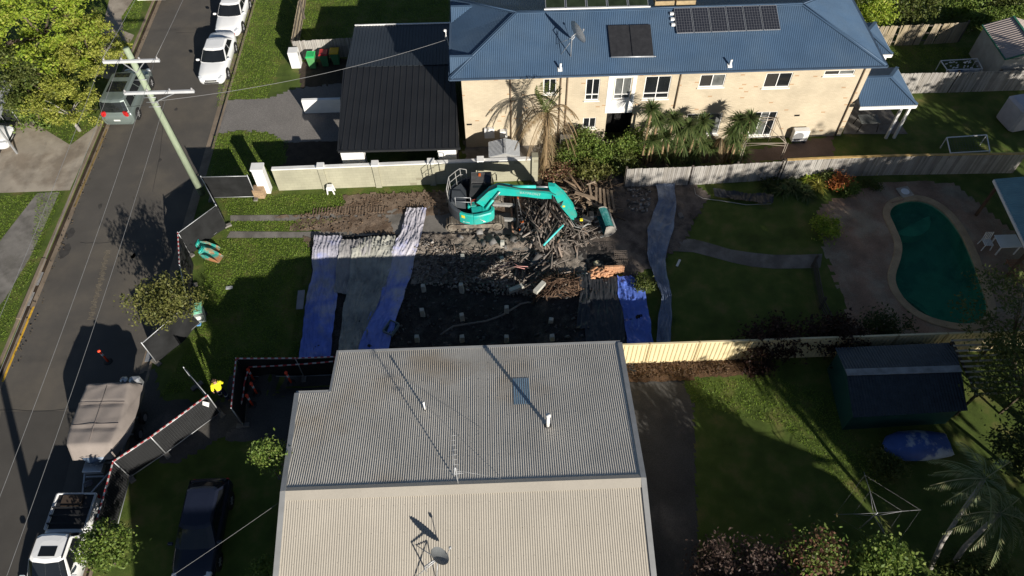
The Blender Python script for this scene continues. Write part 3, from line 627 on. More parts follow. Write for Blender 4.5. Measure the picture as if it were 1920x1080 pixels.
rf = b.build('roof', [m_zinc, m_zinc2], mh)
b = B(); b.slab([(xl-.05,MRY-.34,MRZ-.34*s+.03),(xr+.05,MRY-.34,MRZ-.34*s+.03),(xr+.05,MRY,MRZ+.05),(xl-.05,MRY,MRZ+.05)], .012); b.slab([(xl-.05,MRY,MRZ+.05),(xr+.05,MRY,MRZ+.05),(xr+.05,MRY+.16,MRZ-.16*s+.03),(xl-.05,MRY+.16,MRZ-.16*s+.03)], .012); b.build('ridge_cap', m_zinc2, rf)
# sheet laps and screw rows
for q_ in ():
    b = B(); b.bar((nx_ if q_ > 15 else xl-.1, q_, zy(q_)+.017), (xr-.05, q_, zy(q_)+.017), .02, .006); b.build('sheet_lap', m_barge0, rf)
b = B()
for q_ in np.arange(4.2, 17.3, .95):
    for k in range(34): x_ = xl+.2+k*.396; zz_ = zy(q_)
    for k in range(34):
        x_ = xl+.2+k*.396
        if x_ < nx_ and q_ > yn-.1: continue
        b.box((x_, q_, zz_+.016), (.014, .014, .010))
o = b.build('roof_screw', m_barge0, rf); o['kind'] = 'stuff'
m_barge = M('pale zinc flashing', (.36,.36,.35), .5, .1, 2, metal=.3)
for p, q in (((xl-.35,yn,zy(yn)),(xl,MRY,MRZ)), ((xr+.1,MEY,MEZ),(xr,MRY,MRZ)), ((xr,MRY,MRZ),(xr,3.3,zy(3.3))), ((xl,MRY,MRZ),(xl,3.3,zy(3.3)))):
    p, q = Vector(p), Vector(q); b = B(); b.bar(p+Vector((0,0,.02)), q+Vector((0,0,.02)), .2, .06); b.build('barge_cap', m_barge, rf)
b = B(); p = [(nx_-.05,MEY+.06,MEZ-.05),(xr+.12,MEY+.06,MEZ-.05)]; b.bar(*p, .12, .12); b.bar((xl-.4,yn+.06,zy(yn)-.06),(nx_-.04,yn+.06,zy(yn)-.06), .12, .12); b.bar((nx_-.06,yn,zy(yn)-.03),(nx_-.06,MEY+.1,MEZ-.03), .1, .12); b.build('gutter', m_barge, mh)
b = B()
b.prism([(xl+.1,4),(xr-.35,4),(xr-.35,MEY-.5),(nx_+.35,MEY-.5),(nx_+.35,yn-.4),(xl+.1,yn-.4)], 0, 2.75); 
for x in (xl+.1, xr-.35): b.prism([(x-.05,4.2),(x+.05,4.2),(x+.05,14.9),(x-.05,14.9)], 2.75, 3.2)
for x in (xl+.15, xr-.4): b.loft([[(x-.05,3.6,3.0),(x-.05,MRY,MRZ-.15),(x-.05,15.0,3.55),(x-.05,15.0,2.7),(x-.05,3.6,2.7)],[(x+.05,3.6,3.0),(x+.05,MRY,MRZ-.15),(x+.05,15.0,3.55),(x+.05,15.0,2.7),(x+.05,3.6,2.7)]])
b.build('wall', m_cream, mh)
# the translucent blue sheet
def onfar(px, py):
    lo, hi = 2.5, 5.
    for _ in range(50):
        m_ = (lo+hi)/2; q = G(px, py, m_)
        if m_ < zy(q.y): lo = m_
        else: hi = m_
    return G(px, py, lo)
p = [onfar(964,759), onfar(995,758), onfar(990,709), onfar(960,710)]; x0 = (p[0].x+p[3].x)/2; x1 = (p[1].x+p[2].x)/2; y0, y1 = p[0].y, p[2].y
b = B(); b.corr([(x0,y0,zy(y0)+.012),(x1,y0,zy(y0)+.012),(x1,y1,zy(y1)+.012),(x0,y1,zy(y1)+.012)], rib, .088, .0135); b.build('skylight_sheet', M('pale blue translucent sheet', (.17,.28,.38), .4, .15, 3), rf)
def roof_pipe(name, label, base, h, r, lean=0):
    t = thing(name, label, 'vent pipe', base); bb = B(); bb.tube([Vector(base)-Vector((0,0,.08)), Vector(base)+Vector((lean,0,h))], r, 10); bb.tube([Vector(base)+Vector((lean,0,h-.06)), Vector(base)+Vector((lean,0,h+.02))], r*1.35, 10); bb.build('pipe', m_white, t)
    bb = B(); bb.tube([Vector(base)-Vector((0,0,.06)), Vector(base)+Vector((0,0,.05))], [r*2.6, r*1.3], 12); bb.build('flashing', M('black rubber flashing', (.03,.03,.03), .7), t)
roof_pipe('vent_pipe', 'thick white vent pipe casting a long shadow across the blue roof sheet', onfar(1027,799), .95, .075)
roof_pipe('thin_vent_pipe', 'thin white vent pipe on the left half of the far metal roof slope', onfar(797,768), .62, .035)
# tv aerial on the ridge
p = onfar(859, 907); an = thing('tv_antenna', 'tall thin television aerial standing on the metal roof ridge', 'antenna', p)
b = B(); b.tube([p, p+Vector((0,0,1.55))], .022, 8); b.build('mast', m_galv, an)
b = B(); tp = p+Vector((0,0,1.5)); b.tube([tp-Vector((.02,.25,0)), tp+Vector((-.14,1.35,0))], .012, 6)
d = Vector((-.12,1.6,0)).normalized(); e_ = Vector((-d.y, d.x, 0))
for i in range(9): c = tp-Vector((.02,.25,0))+d*i*.19; w = .13+.015*(i % 3); b.tube([c-e_*w, c+e_*w], .007, 5)
c = p+Vector((0,0,1.0)); b.tube([c-Vector((.25,0,0)), c+Vector((.25,0,0))], .01, 5); b.tube([c-Vector((.2,0,-.15)), c+Vector((.2,0,.15))], .01, 5); b.build('element', m_galv, an)
b = B()
for q in ((745,870),(948,905),(900,800)): b.tube([p+Vector((0,0,1.3)), onfar(*q) if q[1] < 905 else Vector((onfar(940,895).x, MRY+.2, MRZ))], .004, 4)
b.build('guy_wire', m_galv, an)
def onnear(px, py):
    lo, hi = 2.5, 5.
    for _ in range(50):
        m_ = (lo+hi)/2; q = G(px, py, m_)
        if m_ < MRZ-(MRY-q.y)*s: lo = m_
        else: hi = m_
    return G(px, py, hi)
f0 = onnear(800, 1072)
dish('roof_satellite_dish', 'grey satellite dish with its long dark shadow on the near metal roof slope', f0, G(822, 1045, f0.z+.75)+Vector((0,0,0)), (.55, .30, .55), .36, M('dull grey dish', (.20,.21,.21), .5, .1, 3), legs=(onnear(780,1022), onnear(775,1085), f0+Vector((.35,-.3,-.05))), arm=.55)

# ------------------------------------------------ colorbond, garage in the shade, patio, sheds
m_cfence = M('cream steel fence sheet', (.66,.56,.34), .5, .06, 1.5)
cf = thing('steel_fence', 'cream ribbed steel panel fence on the boundary behind the metal roofed house', 'fence', (9, 18.4, 0))
x = -7.3; k = 0
while x < 26.5:
    w = 2.37; b = B(); yy = 18.42; P_ = []
    n = 11; pr = []
    for i in range(n):
        u0 = x+.03+(w-.06)*i/n; du = (w-.06)/n; pr += [(u0, 0), (u0+du*.35, 0), (u0+du*.5, .035), (u0+du*.85, .035)]
    pr.append((x+w-.03, 0))
    V = [(u, yy-h, z_) for z_ in (.08, 1.72) for u, h in pr]; V2 = [(u, yy-h+.03, z_) for z_ in (.08, 1.72) for u, h in pr]; m_ = len(pr)
    b.add(V, [(i, i+1, m_+i+1, m_+i) for i in range(m_-1)]); b.add(V2, [(i, m_+i, m_+i+1, i+1) for i in range(m_-1)])
    b.box((x+w/2, yy-.005, 1.745), (w, .09, .06)); b.box((x+w/2, yy-.005, .06), (w, .09, .06)); b.build('panel', m_cfence, cf)
    b = B(); b.box((x, yy-.01, .9), (.07, .1, 1.8)); b.build('post', M('brown steel fence post', (.42,.33,.18), .5, .1, 2), cf)
    x += w
m_greenw = M('teal green steel wall', (.012,.055,.052), .5, .15, 1.5)
m_sheddark = M('smoky translucent roof sheet', (.020,.026,.032), .25, .35, 3, .4, 20, spec=.5)
gar = thing('backyard_shed', 'low green walled shed with a smoky dark corrugated roof in the shady backyard', 'shed', (17.5, 15.7, 0))
b = B(); a0, a1, c0, c1, r0, r1 = G(1566,652,1.75), G(1790,642,1.75), G(1600,783,1.7), G(1815,770,1.7), G(1586,699,2.2), G(1801,692,2.2)
b.corr([a0,a1,r1,r0], (0,1,-.3), .14, .016); b.corr([c0,c1,r1,r0], (0,1,.3), .14, .016); b.build('roof', m_sheddark, gar)
b = B(); b.bar(r0+Vector((0,0,.04)), r1+Vector((0,0,.04)), .34, .03); b.build('ridge_cap', M('dull zinc ridge', (.26,.26,.25), .6, .3, 3), gar)
b = B(); b.prism([(c0.x+.15,c0.y+.2),(c1.x-.15,c1.y+.2),(a1.x-.15,a1.y-.15),(a0.x+.15,a0.y-.15)], 0, 1.64); b.loft([[(c0.x+.12+e_,c0.y+.25,1.6),(r0.x+.12+e_,r0.y,2.12),(a0.x+.12+e_,a0.y-.2,1.6)] for e_ in (0,.08)]); b.build('wall', m_greenw, gar)
# slatted pergola next to it
pg = thing('slatted_pergola', 'low slatted timber pergola beyond the dark roofed shed', 'pergola', (21.8, 16.4, 0)); b = B()
for i in range(11): y = 15.0+i*.28; b.bar((20.9,y,2.1),(23.2,y,2.1), .09, .03)
b.build('slat', M('bleached timber slat', (.42,.36,.27), .8, .25, 3), pg)
m_dtp = M('dark timber post', (.06,.045,.03), .8)
for x in (21.0,23.1):
    b = B(); b.bar((x,14.9,2.03),(x,17.9,2.03), .07, .09); b.build('beam', m_dtp, pg)
    for y in (15.0,17.8): b = B(); b.box((x, y, 1.0), (.09,.09,1.98)); b.build('post', m_dtp, pg)
m_tealroof = M('pale teal roof sheet', (.20,.33,.33), .5, .12, 1.5)
pt = thing('pool_patio', 'teal corrugated patio roof at the right edge beside the swimming pool', 'patio', (28.5, 25, 0))
p = [Vector((26.4,22.4,2.6)), Vector((31,22.4,2.75)), Vector((31,27.6,2.75)), Vector((26.75,27.5,2.6))]; b = B(); b.corr(p, (1,0,0), .15, .018); b.build('roof', m_tealroof, pt)
b = B(); b.bar(p[0]-Vector((0,0,.1)), p[3]-Vector((0,0,.1)), .08, .16); b.build('fascia', m_white, pt)
for x, y in ((26.7,22.8),(26.9,27.2)): b = B(); b.box((x,y,1.27), (.13,.13,2.5)); b.build('post', M('brown timber post', (.10,.06,.04), .8), pt)
# tin shed top right
ts = thing('tin_shed', 'small gabled tin shed with a pinkish ribbed roof in the far right yard', 'shed', (33.6, 40, 0)); m_pink = M('faded pinkish roof sheet', (.36,.30,.27), .6, .12, 1.5)
x0, x1, y0, y1, ez, rz = 32.1, 35.6, 38.1, 41.7, 2.15, 2.75; xm = (x0+x1)/2; b = B()
b.corr([(x0,y0,ez),(x0,y1,ez),(xm,y1,rz),(xm,y0,rz)], (1,0,.3), .2, .022, prof='rib'); b.corr([(x1,y0,ez),(x1,y1,ez),(xm,y1,rz),(xm,y0,rz)], (1,0,-.3), .2, .022, prof='rib'); b.build('roof', m_pink, ts)
b = B(); b.bar((x0,y0,ez),(xm,y0,rz), .06, .08); b.bar((x0,y0,ez),(x0,y1,ez), .06, .08); b.bar((xm,y0,rz+.03),(xm,y1,rz+.03), .14, .04); b.build('trim', M('green trim', (.03,.14,.09), .6), ts)
b = B(); b.prism([(x0+.12,y0+.1),(x1-.12,y0+.1),(x1-.12,y1-.1),(x0+.12,y1-.1)], 0, ez-.02); b.loft([[(x0+.15,y,ez-.05),(xm,y,rz-.05),(x1-.15,y,ez-.05)] for y in (y0+.1,y0+.15)]); b.build('wall', M('pale shed wall', (.34,.33,.30), .7, .15, 2), ts)
# white shed with slatted grey roof behind the block wall
ws = thing('garden_shed', 'small white garden shed with a grey ribbed gable roof behind the block wall', 'shed', (.4, 31.8, 0)); m_lg = M('light grey roof sheet', (.34,.35,.36), .5, .1, 2)
x0, x1, y0, y1, ez, rz = -.52, 1.28, 31.25, 32.5, 1.75, 2.02; xm = .42; b = B()
b.corr([(x0,y0,ez),(x0,y1,ez),(xm,y1,rz),(xm,y0,rz)], (1,0,.3), .10, .022, prof='rib'); b.corr([(x1,y0,ez),(x1,y1,ez),(xm,y1,rz),(xm,y0,rz)], (1,0,-.3), .10, .022, prof='rib'); b.bar((xm,y0,rz+.02),(xm,y1,rz+.02), .12, .03); b.build('roof', m_lg, ws)
b = B(); b.prism([(x0+.06,y0+.06),(x1-.06,y0+.06),(x1-.06,y1-.06),(x0+.06,y1-.06)], 0, ez-.03); b.build('wall', m_whitew, ws)
# awning far left
aw = thing('carport_awning', 'grey corrugated awning edge over the left driveway', 'awning', (-31.5, 36.5, 0)); b = B(); b.corr([(-29.2,34.5,2.5),(-29.7,38.5,2.5),(-34,38.5,2.7),(-34,34.5,2.7)], (-.12,1,0), .22, .022, prof='rib'); b.build('roof', m_lg, aw)
b = B(); [b.box((x, y, 1.22), (.09,.09,2.45)) for x, y in ((-29.5,34.7),(-29.95,38.2),(-33.5,36))]; b.build('post', m_galv, aw)
# unseen house out of the frame, sized so its shadow covers the yards
def unseen_house(name, label, x0, x1, y0, y1, ez, rz):
    t = thing(name, label, 'house', ((x0+x1)/2, (y0+y1)/2, 0)); ym = (y0+y1)/2; bb = B()
    bb.corr([(x0-.4,y0-.4,ez),(x1+.4,y0-.4,ez),(x1+.4,ym,rz),(x0-.4,ym,rz)], (0,1,.4), .3, .03, prof='rib'); bb.corr([(x0-.4,y1+.4,ez),(x1+.4,y1+.4,ez),(x1+.4,ym,rz),(x0-.4,ym,rz)], (0,-1,.4), .3, .03, prof='rib'); bb.build('roof', m_zinc2, t)
    bb = B(); bb.prism([(x0,y0),(x1,y0),(x1,y1),(x0,y1)], 0, ez-.03); [bb.loft([[(x_,y0,ez-.05),(x_,ym,rz-.05),(x_,y1,ez-.05)],[(x_+.1,y0,ez-.05),(x_+.1,ym,rz-.05),(x_+.1,y1,ez-.05)]]) for x_ in (x0+.05, x1-.15)]; bb.build('wall', m_cream, t)
unseen_house('unseen_neighbour_house', 'unseen gabled house next door, sized for the shade it throws', -7.6, 20.3, -6.6, 2.2, 4.4, 7.3)
# ------------------------------------------------ PLANTS
def leafmat(name, cols, transl=.25, rough=.55):
    return M(name, cols[0], rough, 0, island=cols[1:], transl=transl, spec=.25)
m_leaf_lime = leafmat('yellow green leaves', [(.26,.37,.035),(.38,.46,.05),(.16,.25,.03),(.48,.49,.10)], .4)
m_leaf_gold = leafmat('olive gold leaves', [(.30,.34,.05),(.42,.43,.08),(.18,.23,.035),(.50,.48,.12)], .4)
m_leaf_mid = leafmat('mid green leaves', [(.07,.10,.02),(.11,.13,.03),(.05,.075,.015),(.14,.15,.04)])
m_leaf_olive = leafmat('olive green leaves', [(.11,.125,.03),(.17,.17,.045),(.07,.085,.02),(.20,.19,.06)])
m_leaf_dark = leafmat('dark green leaves', [(.03,.05,.012),(.05,.075,.02),(.025,.04,.01),(.07,.085,.02)])
m_leaf_fresh = leafmat('fresh green leaves', [(.10,.17,.03),(.16,.22,.04),(.07,.12,.02),(.22,.26,.06)])
m_leaf_red = leafmat('bronze red leaves', [(.13,.05,.04),(.20,.09,.06),(.09,.05,.03),(.10,.11,.03),(.24,.14,.08)])
m_leaf_deepred = leafmat('deep plum leaves', [(.028,.014,.010),(.048,.022,.015),(.02,.014,.009)])
m_leaf_orange = leafmat('orange bromeliad leaves', [(.35,.10,.03),(.45,.18,.05),(.28,.07,.02)])
m_yucca = leafmat('yucca blade', [(.06,.10,.025),(.10,.135,.04),(.04,.07,.02),(.15,.165,.06)], .15)
m_frond = leafmat('palm leaflet', [(.07,.10,.03),(.11,.14,.04),(.05,.07,.02)], .2)
m_deadfrond = leafmat('dry palm leaflet', [(.24,.165,.085),(.30,.215,.12),(.18,.12,.06),(.22,.17,.09)], .15)
m_greyfrond = leafmat('pale palm leaflet', [(.20,.25,.11),(.29,.32,.15),(.13,.17,.07),(.36,.33,.17)], .25)
m_bark = M('grey brown bark', (.13,.10,.075), .9, .3, 4, .3, 25, .6, 25)
m_barkpale = M('pale grey bark', (.30,.28,.25), .85, .25, 4, .2, 25, .4, 25)
m_deadbark = M('dead palm trunk fibre', (.26,.18,.10), .95, .35, 6, .4, 20, 1., 18)
def leaves(name, C, size, mat, parent, aspect=.5, up=.35, jit=.5, kind=None):
    """one mesh of many small leaf quads at centres C"""
    n = len(C); C = np.asarray(C); nn = nr.normal(size=(n, 3)); nn[:, 2] = np.abs(nn[:, 2])+up; nn /= np.linalg.norm(nn, axis=1)[:, None]
    t = np.cross(nn, nr.normal(size=(n, 3))); t /= np.linalg.norm(t, axis=1)[:, None]+1e-9; w = np.cross(nn, t)
    s = size*(1-jit/2+jit*nr.random(n))[:, None]; L_, W = t*s, w*s*aspect
    V = np.stack([C-L_, C+W-L_*.1, C+L_, C-W-L_*.1], 1).reshape(-1, 3); F = np.arange(4*n).reshape(-1, 4)
    o = npmesh(name, V, F, mat, parent)
    if kind: o["kind"] = kind
    return o
def crown_points(c, r, nclump, per, spread, hollow=.55, flat=1., zmin=None):
    c = np.array(c); d = nr.normal(size=(nclump, 3)); d /= np.linalg.norm(d, axis=1)[:, None]
    rad = hollow+(1-hollow)*nr.random(nclump)**.6; K = c+d*rad[:, None]*np.array(r)*(1+.18*nr.normal(size=(nclump, 1)))
    ks = spread*(.6+.8*nr.random(nclump)); P = np.repeat(K, per, 0)+nr.normal(size=(nclump*per, 3))*np.repeat(ks, per)[:, None]*np.array([1, 1, .6*flat])
    if zmin is not None: P = P[P[:, 2] > zmin]
    return P, K
def tree(name, label, base, c, r, mat, nclump=90, per=60, leaf=.11, spread=.32, bark=None, tr=.13, group=None, hollow=.5, cat='tree', zmin=None, limbs=9, tk='trunk'):
    base = Vector(base); t = thing(name, label, cat, base, group=group); c = Vector(c)
    P, K = crown_points(c, r, nclump, per, spread, hollow, zmin=zmin); leaves('crown', P, leaf, mat, t)
    b = B(); fork = base.lerp(c, .55); mid = base.lerp(fork, .5)+Vector((rnd.uniform(-.08,.08), rnd.uniform(-.08,.08), 0))
    b.tube([base-Vector((0,0,.1)), mid, fork], [tr*1.25, tr, tr*.75], 8)
    for i in range(limbs):
        k = Vector(K[rnd.randrange(len(K))]); m_ = fork.lerp(k, .5)+Vector((0,0,.12*(k-fork).length)); b.tube([fork, m_, k], [tr*.5, tr*.3, tr*.1], 6)
    b.build(tk, bark or m_bark, t); return t
def shrub(name, label, px, z, r, mat, nclump=40, per=45, leaf=.09, spread=.22, cat='shrub', world=None, group=None, mat2=None, bark=None):
    c = Vector(world) if world else G(px[0], px[1], z); base = (c.x, c.y, float(gz(c.x, c.y))); t = thing(name, label, cat, base, group=group)
    P, K = crown_points(c, r, nclump, per, spread, .35, zmin=base[2]+.02)
    if mat2 is not None:
        k = nr.random(len(P)) < .4; leaves('foliage', P[~k], leaf, mat, t); leaves('flower', P[k], leaf, mat2, t)
    else: leaves('foliage', P, leaf, mat, t)
    b = B()
    for i in range(6): k = Vector(K[rnd.randrange(len(K))]); b.tube([base, Vector(base).lerp(k, .5)+Vector((0,0,.05)), k], [.03, .022, .01], 5)
    b.build('stem', bark or m_bark, t); return t
def blades(b_pts, n, L, w, droop, elev=(-.3, 1.4), seg=3):
    """rosette of sword leaves: arrays of verts and quads"""
    V = []; F = []
    for c in b_pts:
        for i in range(n):
            a = nr.random()*2*math.pi; e = elev[0]+(elev[1]-elev[0])*nr.random(); l = L*(.7+.5*nr.random()); d = np.array([math.cos(a)*math.cos(e), math.sin(a)*math.cos(e), math.sin(e)]); sd = np.array([-math.sin(a), math.cos(a), 0])
            o = len(V)
            for k in range(seg+1):
                q = k/seg; p = np.array(c)+d*l*q-np.array([0, 0, droop*l*q*q]); ww = w*(1-.92*q)*(.6+.8*min(1, q*3)); V += [p-sd*ww, p+sd*ww]
            F += [(o+2*k, o+2*k+1, o+2*k+3, o+2*k+2) for k in range(seg)]
    return V, F
def frond(c, az, L, rise, droop, nl=26, ll=.38, hang=.35, V=None, F=None, lw=.022):
    """feather leaf: leaflets both sides of a curved rib"""
    pts = []; d = np.array([math.cos(az), math.sin(az), 0])
    for k in range(nl+1):
        q = k/nl; pts.append(np.array(c)+d*L*q*(1-.12*q)+np.array([0, 0, rise*q-droop*q*q]))
    sd = np.array([-d[1], d[0], 0])
    for k in range(2, nl+1):
        q = k/nl; t = pts[k]-pts[k-1]; t /= np.linalg.norm(t); l = ll*(math.sin(math.pi*min(1, .12+q*.86))**.6)*(.8+.4*nr.random())
        for s in (-1, 1):
            e = sd*s*.8+t*.55; e[2] -= hang*(.6+.8*nr.random()); e /= np.linalg.norm(e); wv = np.cross(e, [0, 0, 1.]); wv /= np.linalg.norm(wv)+1e-9; wv = wv*.5+t*.5
            o = len(V); p = pts[k]; V += [p-wv*lw*.6, p+e*l*.5+wv*lw, p+e*l, p+e*l*.5-wv*lw]; F.append((o, o+1, o+2, o+3))
    return pts
def palm(name, label, base, path, nf, L, mat, barkm, tr=.12, rise=.9, droop=2.0, ll=.45, hang=.35, dead=0, nl=26, az0=0, lw=.022, ribm=None):
    t = thing(name, label, 'palm tree', base); b = B(); n = len(path); rr = [tr*(1.15-.35*i/(n-1)) for i in range(n)]; b.tube(path, rr, 9)
    b.build('trunk', barkm, t); V = []; F = []; rb = B(); top = np.array(path[-1])
    for i in range(nf):
        az = az0+2*math.pi*i/nf+nr.normal()*.15; q = nr.random(); pts = frond(top, az, L*(.8+.3*nr.random()), rise*(.3+q), droop*(.7+.5*nr.random()), nl, ll, hang, V, F, lw); rb.tube(pts[::3], [.022]*len(pts[::3]), 5)
    npmesh('frond', V, F, mat, t); rb.build('rib', ribm or mat, t); return t

# --- street side
tree('tall_street_tree', 'largest yellow green tree in the top left corner of the photo', (-30.4,45.2,0), G(62,52,4.2), (3.6,4.0,3.0), m_leaf_lime, 95, 190, .10, .30, tr=.22, hollow=.72)
tree('verge_tree', 'round yellow green tree overhanging the grey van', G(178,140), G(168,86,2.9), (2.3,2.2,1.6), m_leaf_gold, 62, 170, .08, .21, tr=.12, hollow=.72)
tree('small_verge_tree', 'small olive gold tree with a pale trunk on the verge behind the grey van', G(150,245), G(117,190,2.1), (1.75,1.5,1.2), m_leaf_gold, 46, 150, .075, .19, hollow=.72, bark=m_barkpale, tr=.10)
tree('driveway_tree', 'bushy green tree between the awning and the big yellow green tree', (-31.5,41.2,0), G(30,150,2.6), (2.6,2.2,2.2), m_leaf_mid, 80, 90, .09, .30)
tree('driveway_bush', 'dark green bush beside the chain link fence and the grey awning', G(70,228), G(66,196,1.2), (1.3,1.4,1.2), m_leaf_fresh, 50, 60, .10, .26)
tree('street_tree', 'thin leaved green street tree growing through the black construction fence', G(312,612), G(303,562,2.45), (1.55,1.35,.95), m_leaf_olive, 110, 42, .075, .20, tr=.07, hollow=.3, limbs=16)
tree('footpath_tree', 'small bright green tree beside the white utility tray at the bottom left', G(215,1062), G(198,1020,2.2), (.95,.95,.75), m_leaf_fresh, 60, 55, .075, .17, tr=.05)
shrub('garden_shrub', 'slender bright green shrub between the dark car and the metal roofed house', (505,852), 4.3, (.6,.75,.8), m_leaf_fresh, 46, 40, .065, .15)
shrub('low_shrub', 'low green shrub cut by the bottom edge left of the metal roof', (494,1066), 1.0, (.45,.5,.5), m_leaf_fresh, 24, 40, .06, .14)
# --- along the brick house
p0 = G(1022,328)
path = [p0, p0+Vector((-.02,.05,1.6)), p0+Vector((-.05,.1,3.2)), p0+Vector((.02,.12,4.7))]
dp = palm('dead_palm', 'dead brown palm with drooping dry fronds against the cream brick wall', p0, path, 17, 2.35, m_deadfrond, m_deadbark, .16, 1.0, 2.6, .5, .7, nl=36, lw=.022)
V = []; F = []
for i in range(12): frond(np.array(path[-1]), i*.55+.3, .8, 2.3, .8, 24, .42, .5, V, F, .028)
npmesh('spear_frond', V, F, m_leaf_mid, dp)
V, F = blades([tuple(p0+Vector((0,.06,z_))) for z_ in (.6,1.1,1.7,2.3,2.9,3.5,4.1,4.5)], 40, .8, .022, .9, (-1.3,-.3)); npmesh('dry_skirt', V, F, m_deadfrond, dp)
YU = [((1232,225),1.7,60),((1262,222),2.1,60),((1290,236),1.9,60),((1318,228),2.1,60),((1247,255),1.1,55),((1282,268),.9,55),((1318,268),1.0,55),((1222,262),1,60),((1242,288),1,55),((1268,294),1,55),((1300,290),1,55),((1332,278),1,45),((1272,245),1,55),((1305,248),1,55),((1222,205),1,55)]
t = thing('yucca_clump', 'dense clump of spiky green yuccas against the brick wall', 'yucca', G(1275,300)); V = []; F = []; tb = B()
for (px, z, n) in YU:
    c = Gy(*px, 32.35+rnd.uniform(-.2,.2)); a, f = blades([tuple(c)], n*3, .88, .032, .45); o = len(V); V += a; F += [tuple(i+o for i in q) for q in f]; tb.tube([(c.x+rnd.uniform(-.2,.2), c.y-.1, 0), c], .07, 7)
npmesh('foliage', V, F, m_yucca, t); tb.build('stem', m_deadbark, t)
t = thing('tall_yucca', 'tall spiky yucca standing right of the clump, in front of the glass door', 'yucca', G(1395,305)); V = []; F = []; tb = B()
for (px, z, n) in (((1388,226),2.2,75),((1398,240),1.7,65),((1374,248),1.6,50),((1392,290),.9,60),((1382,262),1,50),((1408,222),1,50)):
    c = Gy(*px, 32.0+rnd.uniform(-.2,.2)); a, f = blades([tuple(c)], n*3, .88, .032, .45); o = len(V); V += a; F += [tuple(i+o for i in q) for q in f]; tb.tube([(c.x, c.y-.05, 0), c], .07, 7)
npmesh('foliage', V, F, m_yucca, t); tb.build('stem', m_deadbark, t)
V, F = blades([tuple(Gy(1352,258,32.2))], 40, .7, .03, 1.2, (-1.2,-.4)); o = npmesh('dry_yucca_leaves', V, F, m_deadfrond, at=tuple(G(1352,285))); tag(o, 'hanging skirt of dry orange brown yucca leaves between the two yuccas', 'dead leaves')
shrub('hedge_bush', 'leafy bush with reddish tips beside the dead palm', (1075,288), .8, (.9,.6,.8), m_leaf_fresh, 60, 55, .075, .2, mat2=m_leaf_mid)
shrub('hedge_bush', 'dry brown bush at the foot of the dead palm', (1050,325), .45, (.9,.5,.5), m_leaf_red, 46, 55, .07, .2, mat2=m_deadfrond)
shrub('hedge_bush', 'bright green bush above the rubble between the palm and the yuccas', (1138,290), .8, (1.0,.6,.85), m_leaf_fresh, 70, 55, .08, .2)
shrub('hedge_bush', 'rounded green bush directly left of the yucca clump', (1190,270), .8, (.7,.6,.8), m_leaf_fresh, 46, 55, .08, .2)
shrub('grassy_bush', 'wispy olive grass bush leaning over the burnt timber pile', (1108,322), .5, (.9,.5,.5), m_leaf_olive, 50, 60, .09, .2)
shrub('hedge_bush', 'tall leafy green bush right behind the grassy bush', (1095,268), 1.2, (.8,.6,1.0), m_leaf_fresh, 50, 55, .075, .2, mat2=m_leaf_mid)
shrub('hedge_bush', 'low green bush above the paling fence end beside the timber heap', (1170,306), .7, (.8,.5,.7), m_leaf_mid, 46, 55, .075, .2)
# --- backyard beds
def rosette(name, label, px, n, L, w, mat, droop=.6, z=.15, cat='plant', elev=(0,1.3), k=3, spread=.35):
    c = G(*px); t_ = thing(name, label, cat, c); pts = [tuple(c+Vector((rnd.uniform(-spread,spread), rnd.uniform(-spread,spread), z))) for _ in range(k)]
    V, F = blades(pts, n, L, w, droop, elev); npmesh('foliage', V, F, mat, t_); bb = B(); [bb.tube([(q[0],q[1],0), q], .04, 6) for q in pts]; bb.build('stem', m_bark, t_)
rosette('strap_leaf_plant', 'dark strap leaved plant by the paling fence left of the yellow bromeliads', (1478,352), 55, 1.0, .045, m_yucca, k=4, spread=.5)
rosette('strap_leaf_plant', 'dark grassy plant at the far left end of the backyard garden bed', (1440,345), 40, .8, .035, m_leaf_dark, k=4, spread=.5)
rosette('bromeliad', 'yellow green bromeliad in the sunny garden bed', (1535,352), 60, .75, .045, leafmat('yellow bromeliad leaves', [(.25,.23,.04),(.33,.30,.06),(.16,.18,.03)]), .5, k=3, spread=.3)
rosette('strap_leaf_plant', 'broad strap leaved plant in front of the yellow bromeliad', (1508,366), 50, .8, .05, m_yucca, k=3, spread=.35)
rosette('bromeliad', 'low yellow green bromeliad closest to the paling fence', (1520,335), 50, .6, .045, m_leaf_lime, .5, k=3, spread=.3)
shrub('bed_shrub', 'leafy green shrub at the foot of the fence left of the orange leaved shrub', (1552,334), .4, (.5,.35,.4), m_leaf_mid, 30, 45, .07, .15)
shrub('orange_shrub', 'orange leaved shrub by the sunny paling fence', (1575,340), .5, (.6,.4,.4), m_leaf_orange, 40, 45, .07, .15)
shrub('bed_shrub', 'green shrub right of the orange leaved shrub', (1592,352), .4, (.5,.4,.4), m_leaf_fresh, 30, 45, .07, .15)
shrub('poolside_shrub', 'yellow green shrub at the left corner of the pool paving', (1551,424), .5, (.6,.65,.5), m_leaf_lime, 44, 50, .075, .18)
shrub('bed_tuft', 'small green tuft beside the brick edging of the pool paving', (1637,345), .25, (.5,.25,.25), m_leaf_mid, 20, 40, .06, .12)
shrub('rubble_weed', 'straggly green weed beside the orange bricks', (1205,532), .3, (.5,.6,.3), m_leaf_mid, 30, 36, .06, .14)
shrub('path_bush', 'dark bush in shade beyond the steel fence by the pool', (1660,612), .7, (1.0,.7,.8), m_leaf_dark, 40, 50, .08, .22)
shrub('plum_shrub', 'deep plum leaved tree shading the right end of the cream fence', (1445,640), 1.0, (1.3,.7,1.0), m_leaf_deepred, 70, 55, .09, .26)
shrub('plum_shrub', 'deep plum shrub by the shady lawn in front of the cream fence', (1420,690), .5, (.5,.35,.5), m_leaf_deepred, 26, 50, .08, .2)
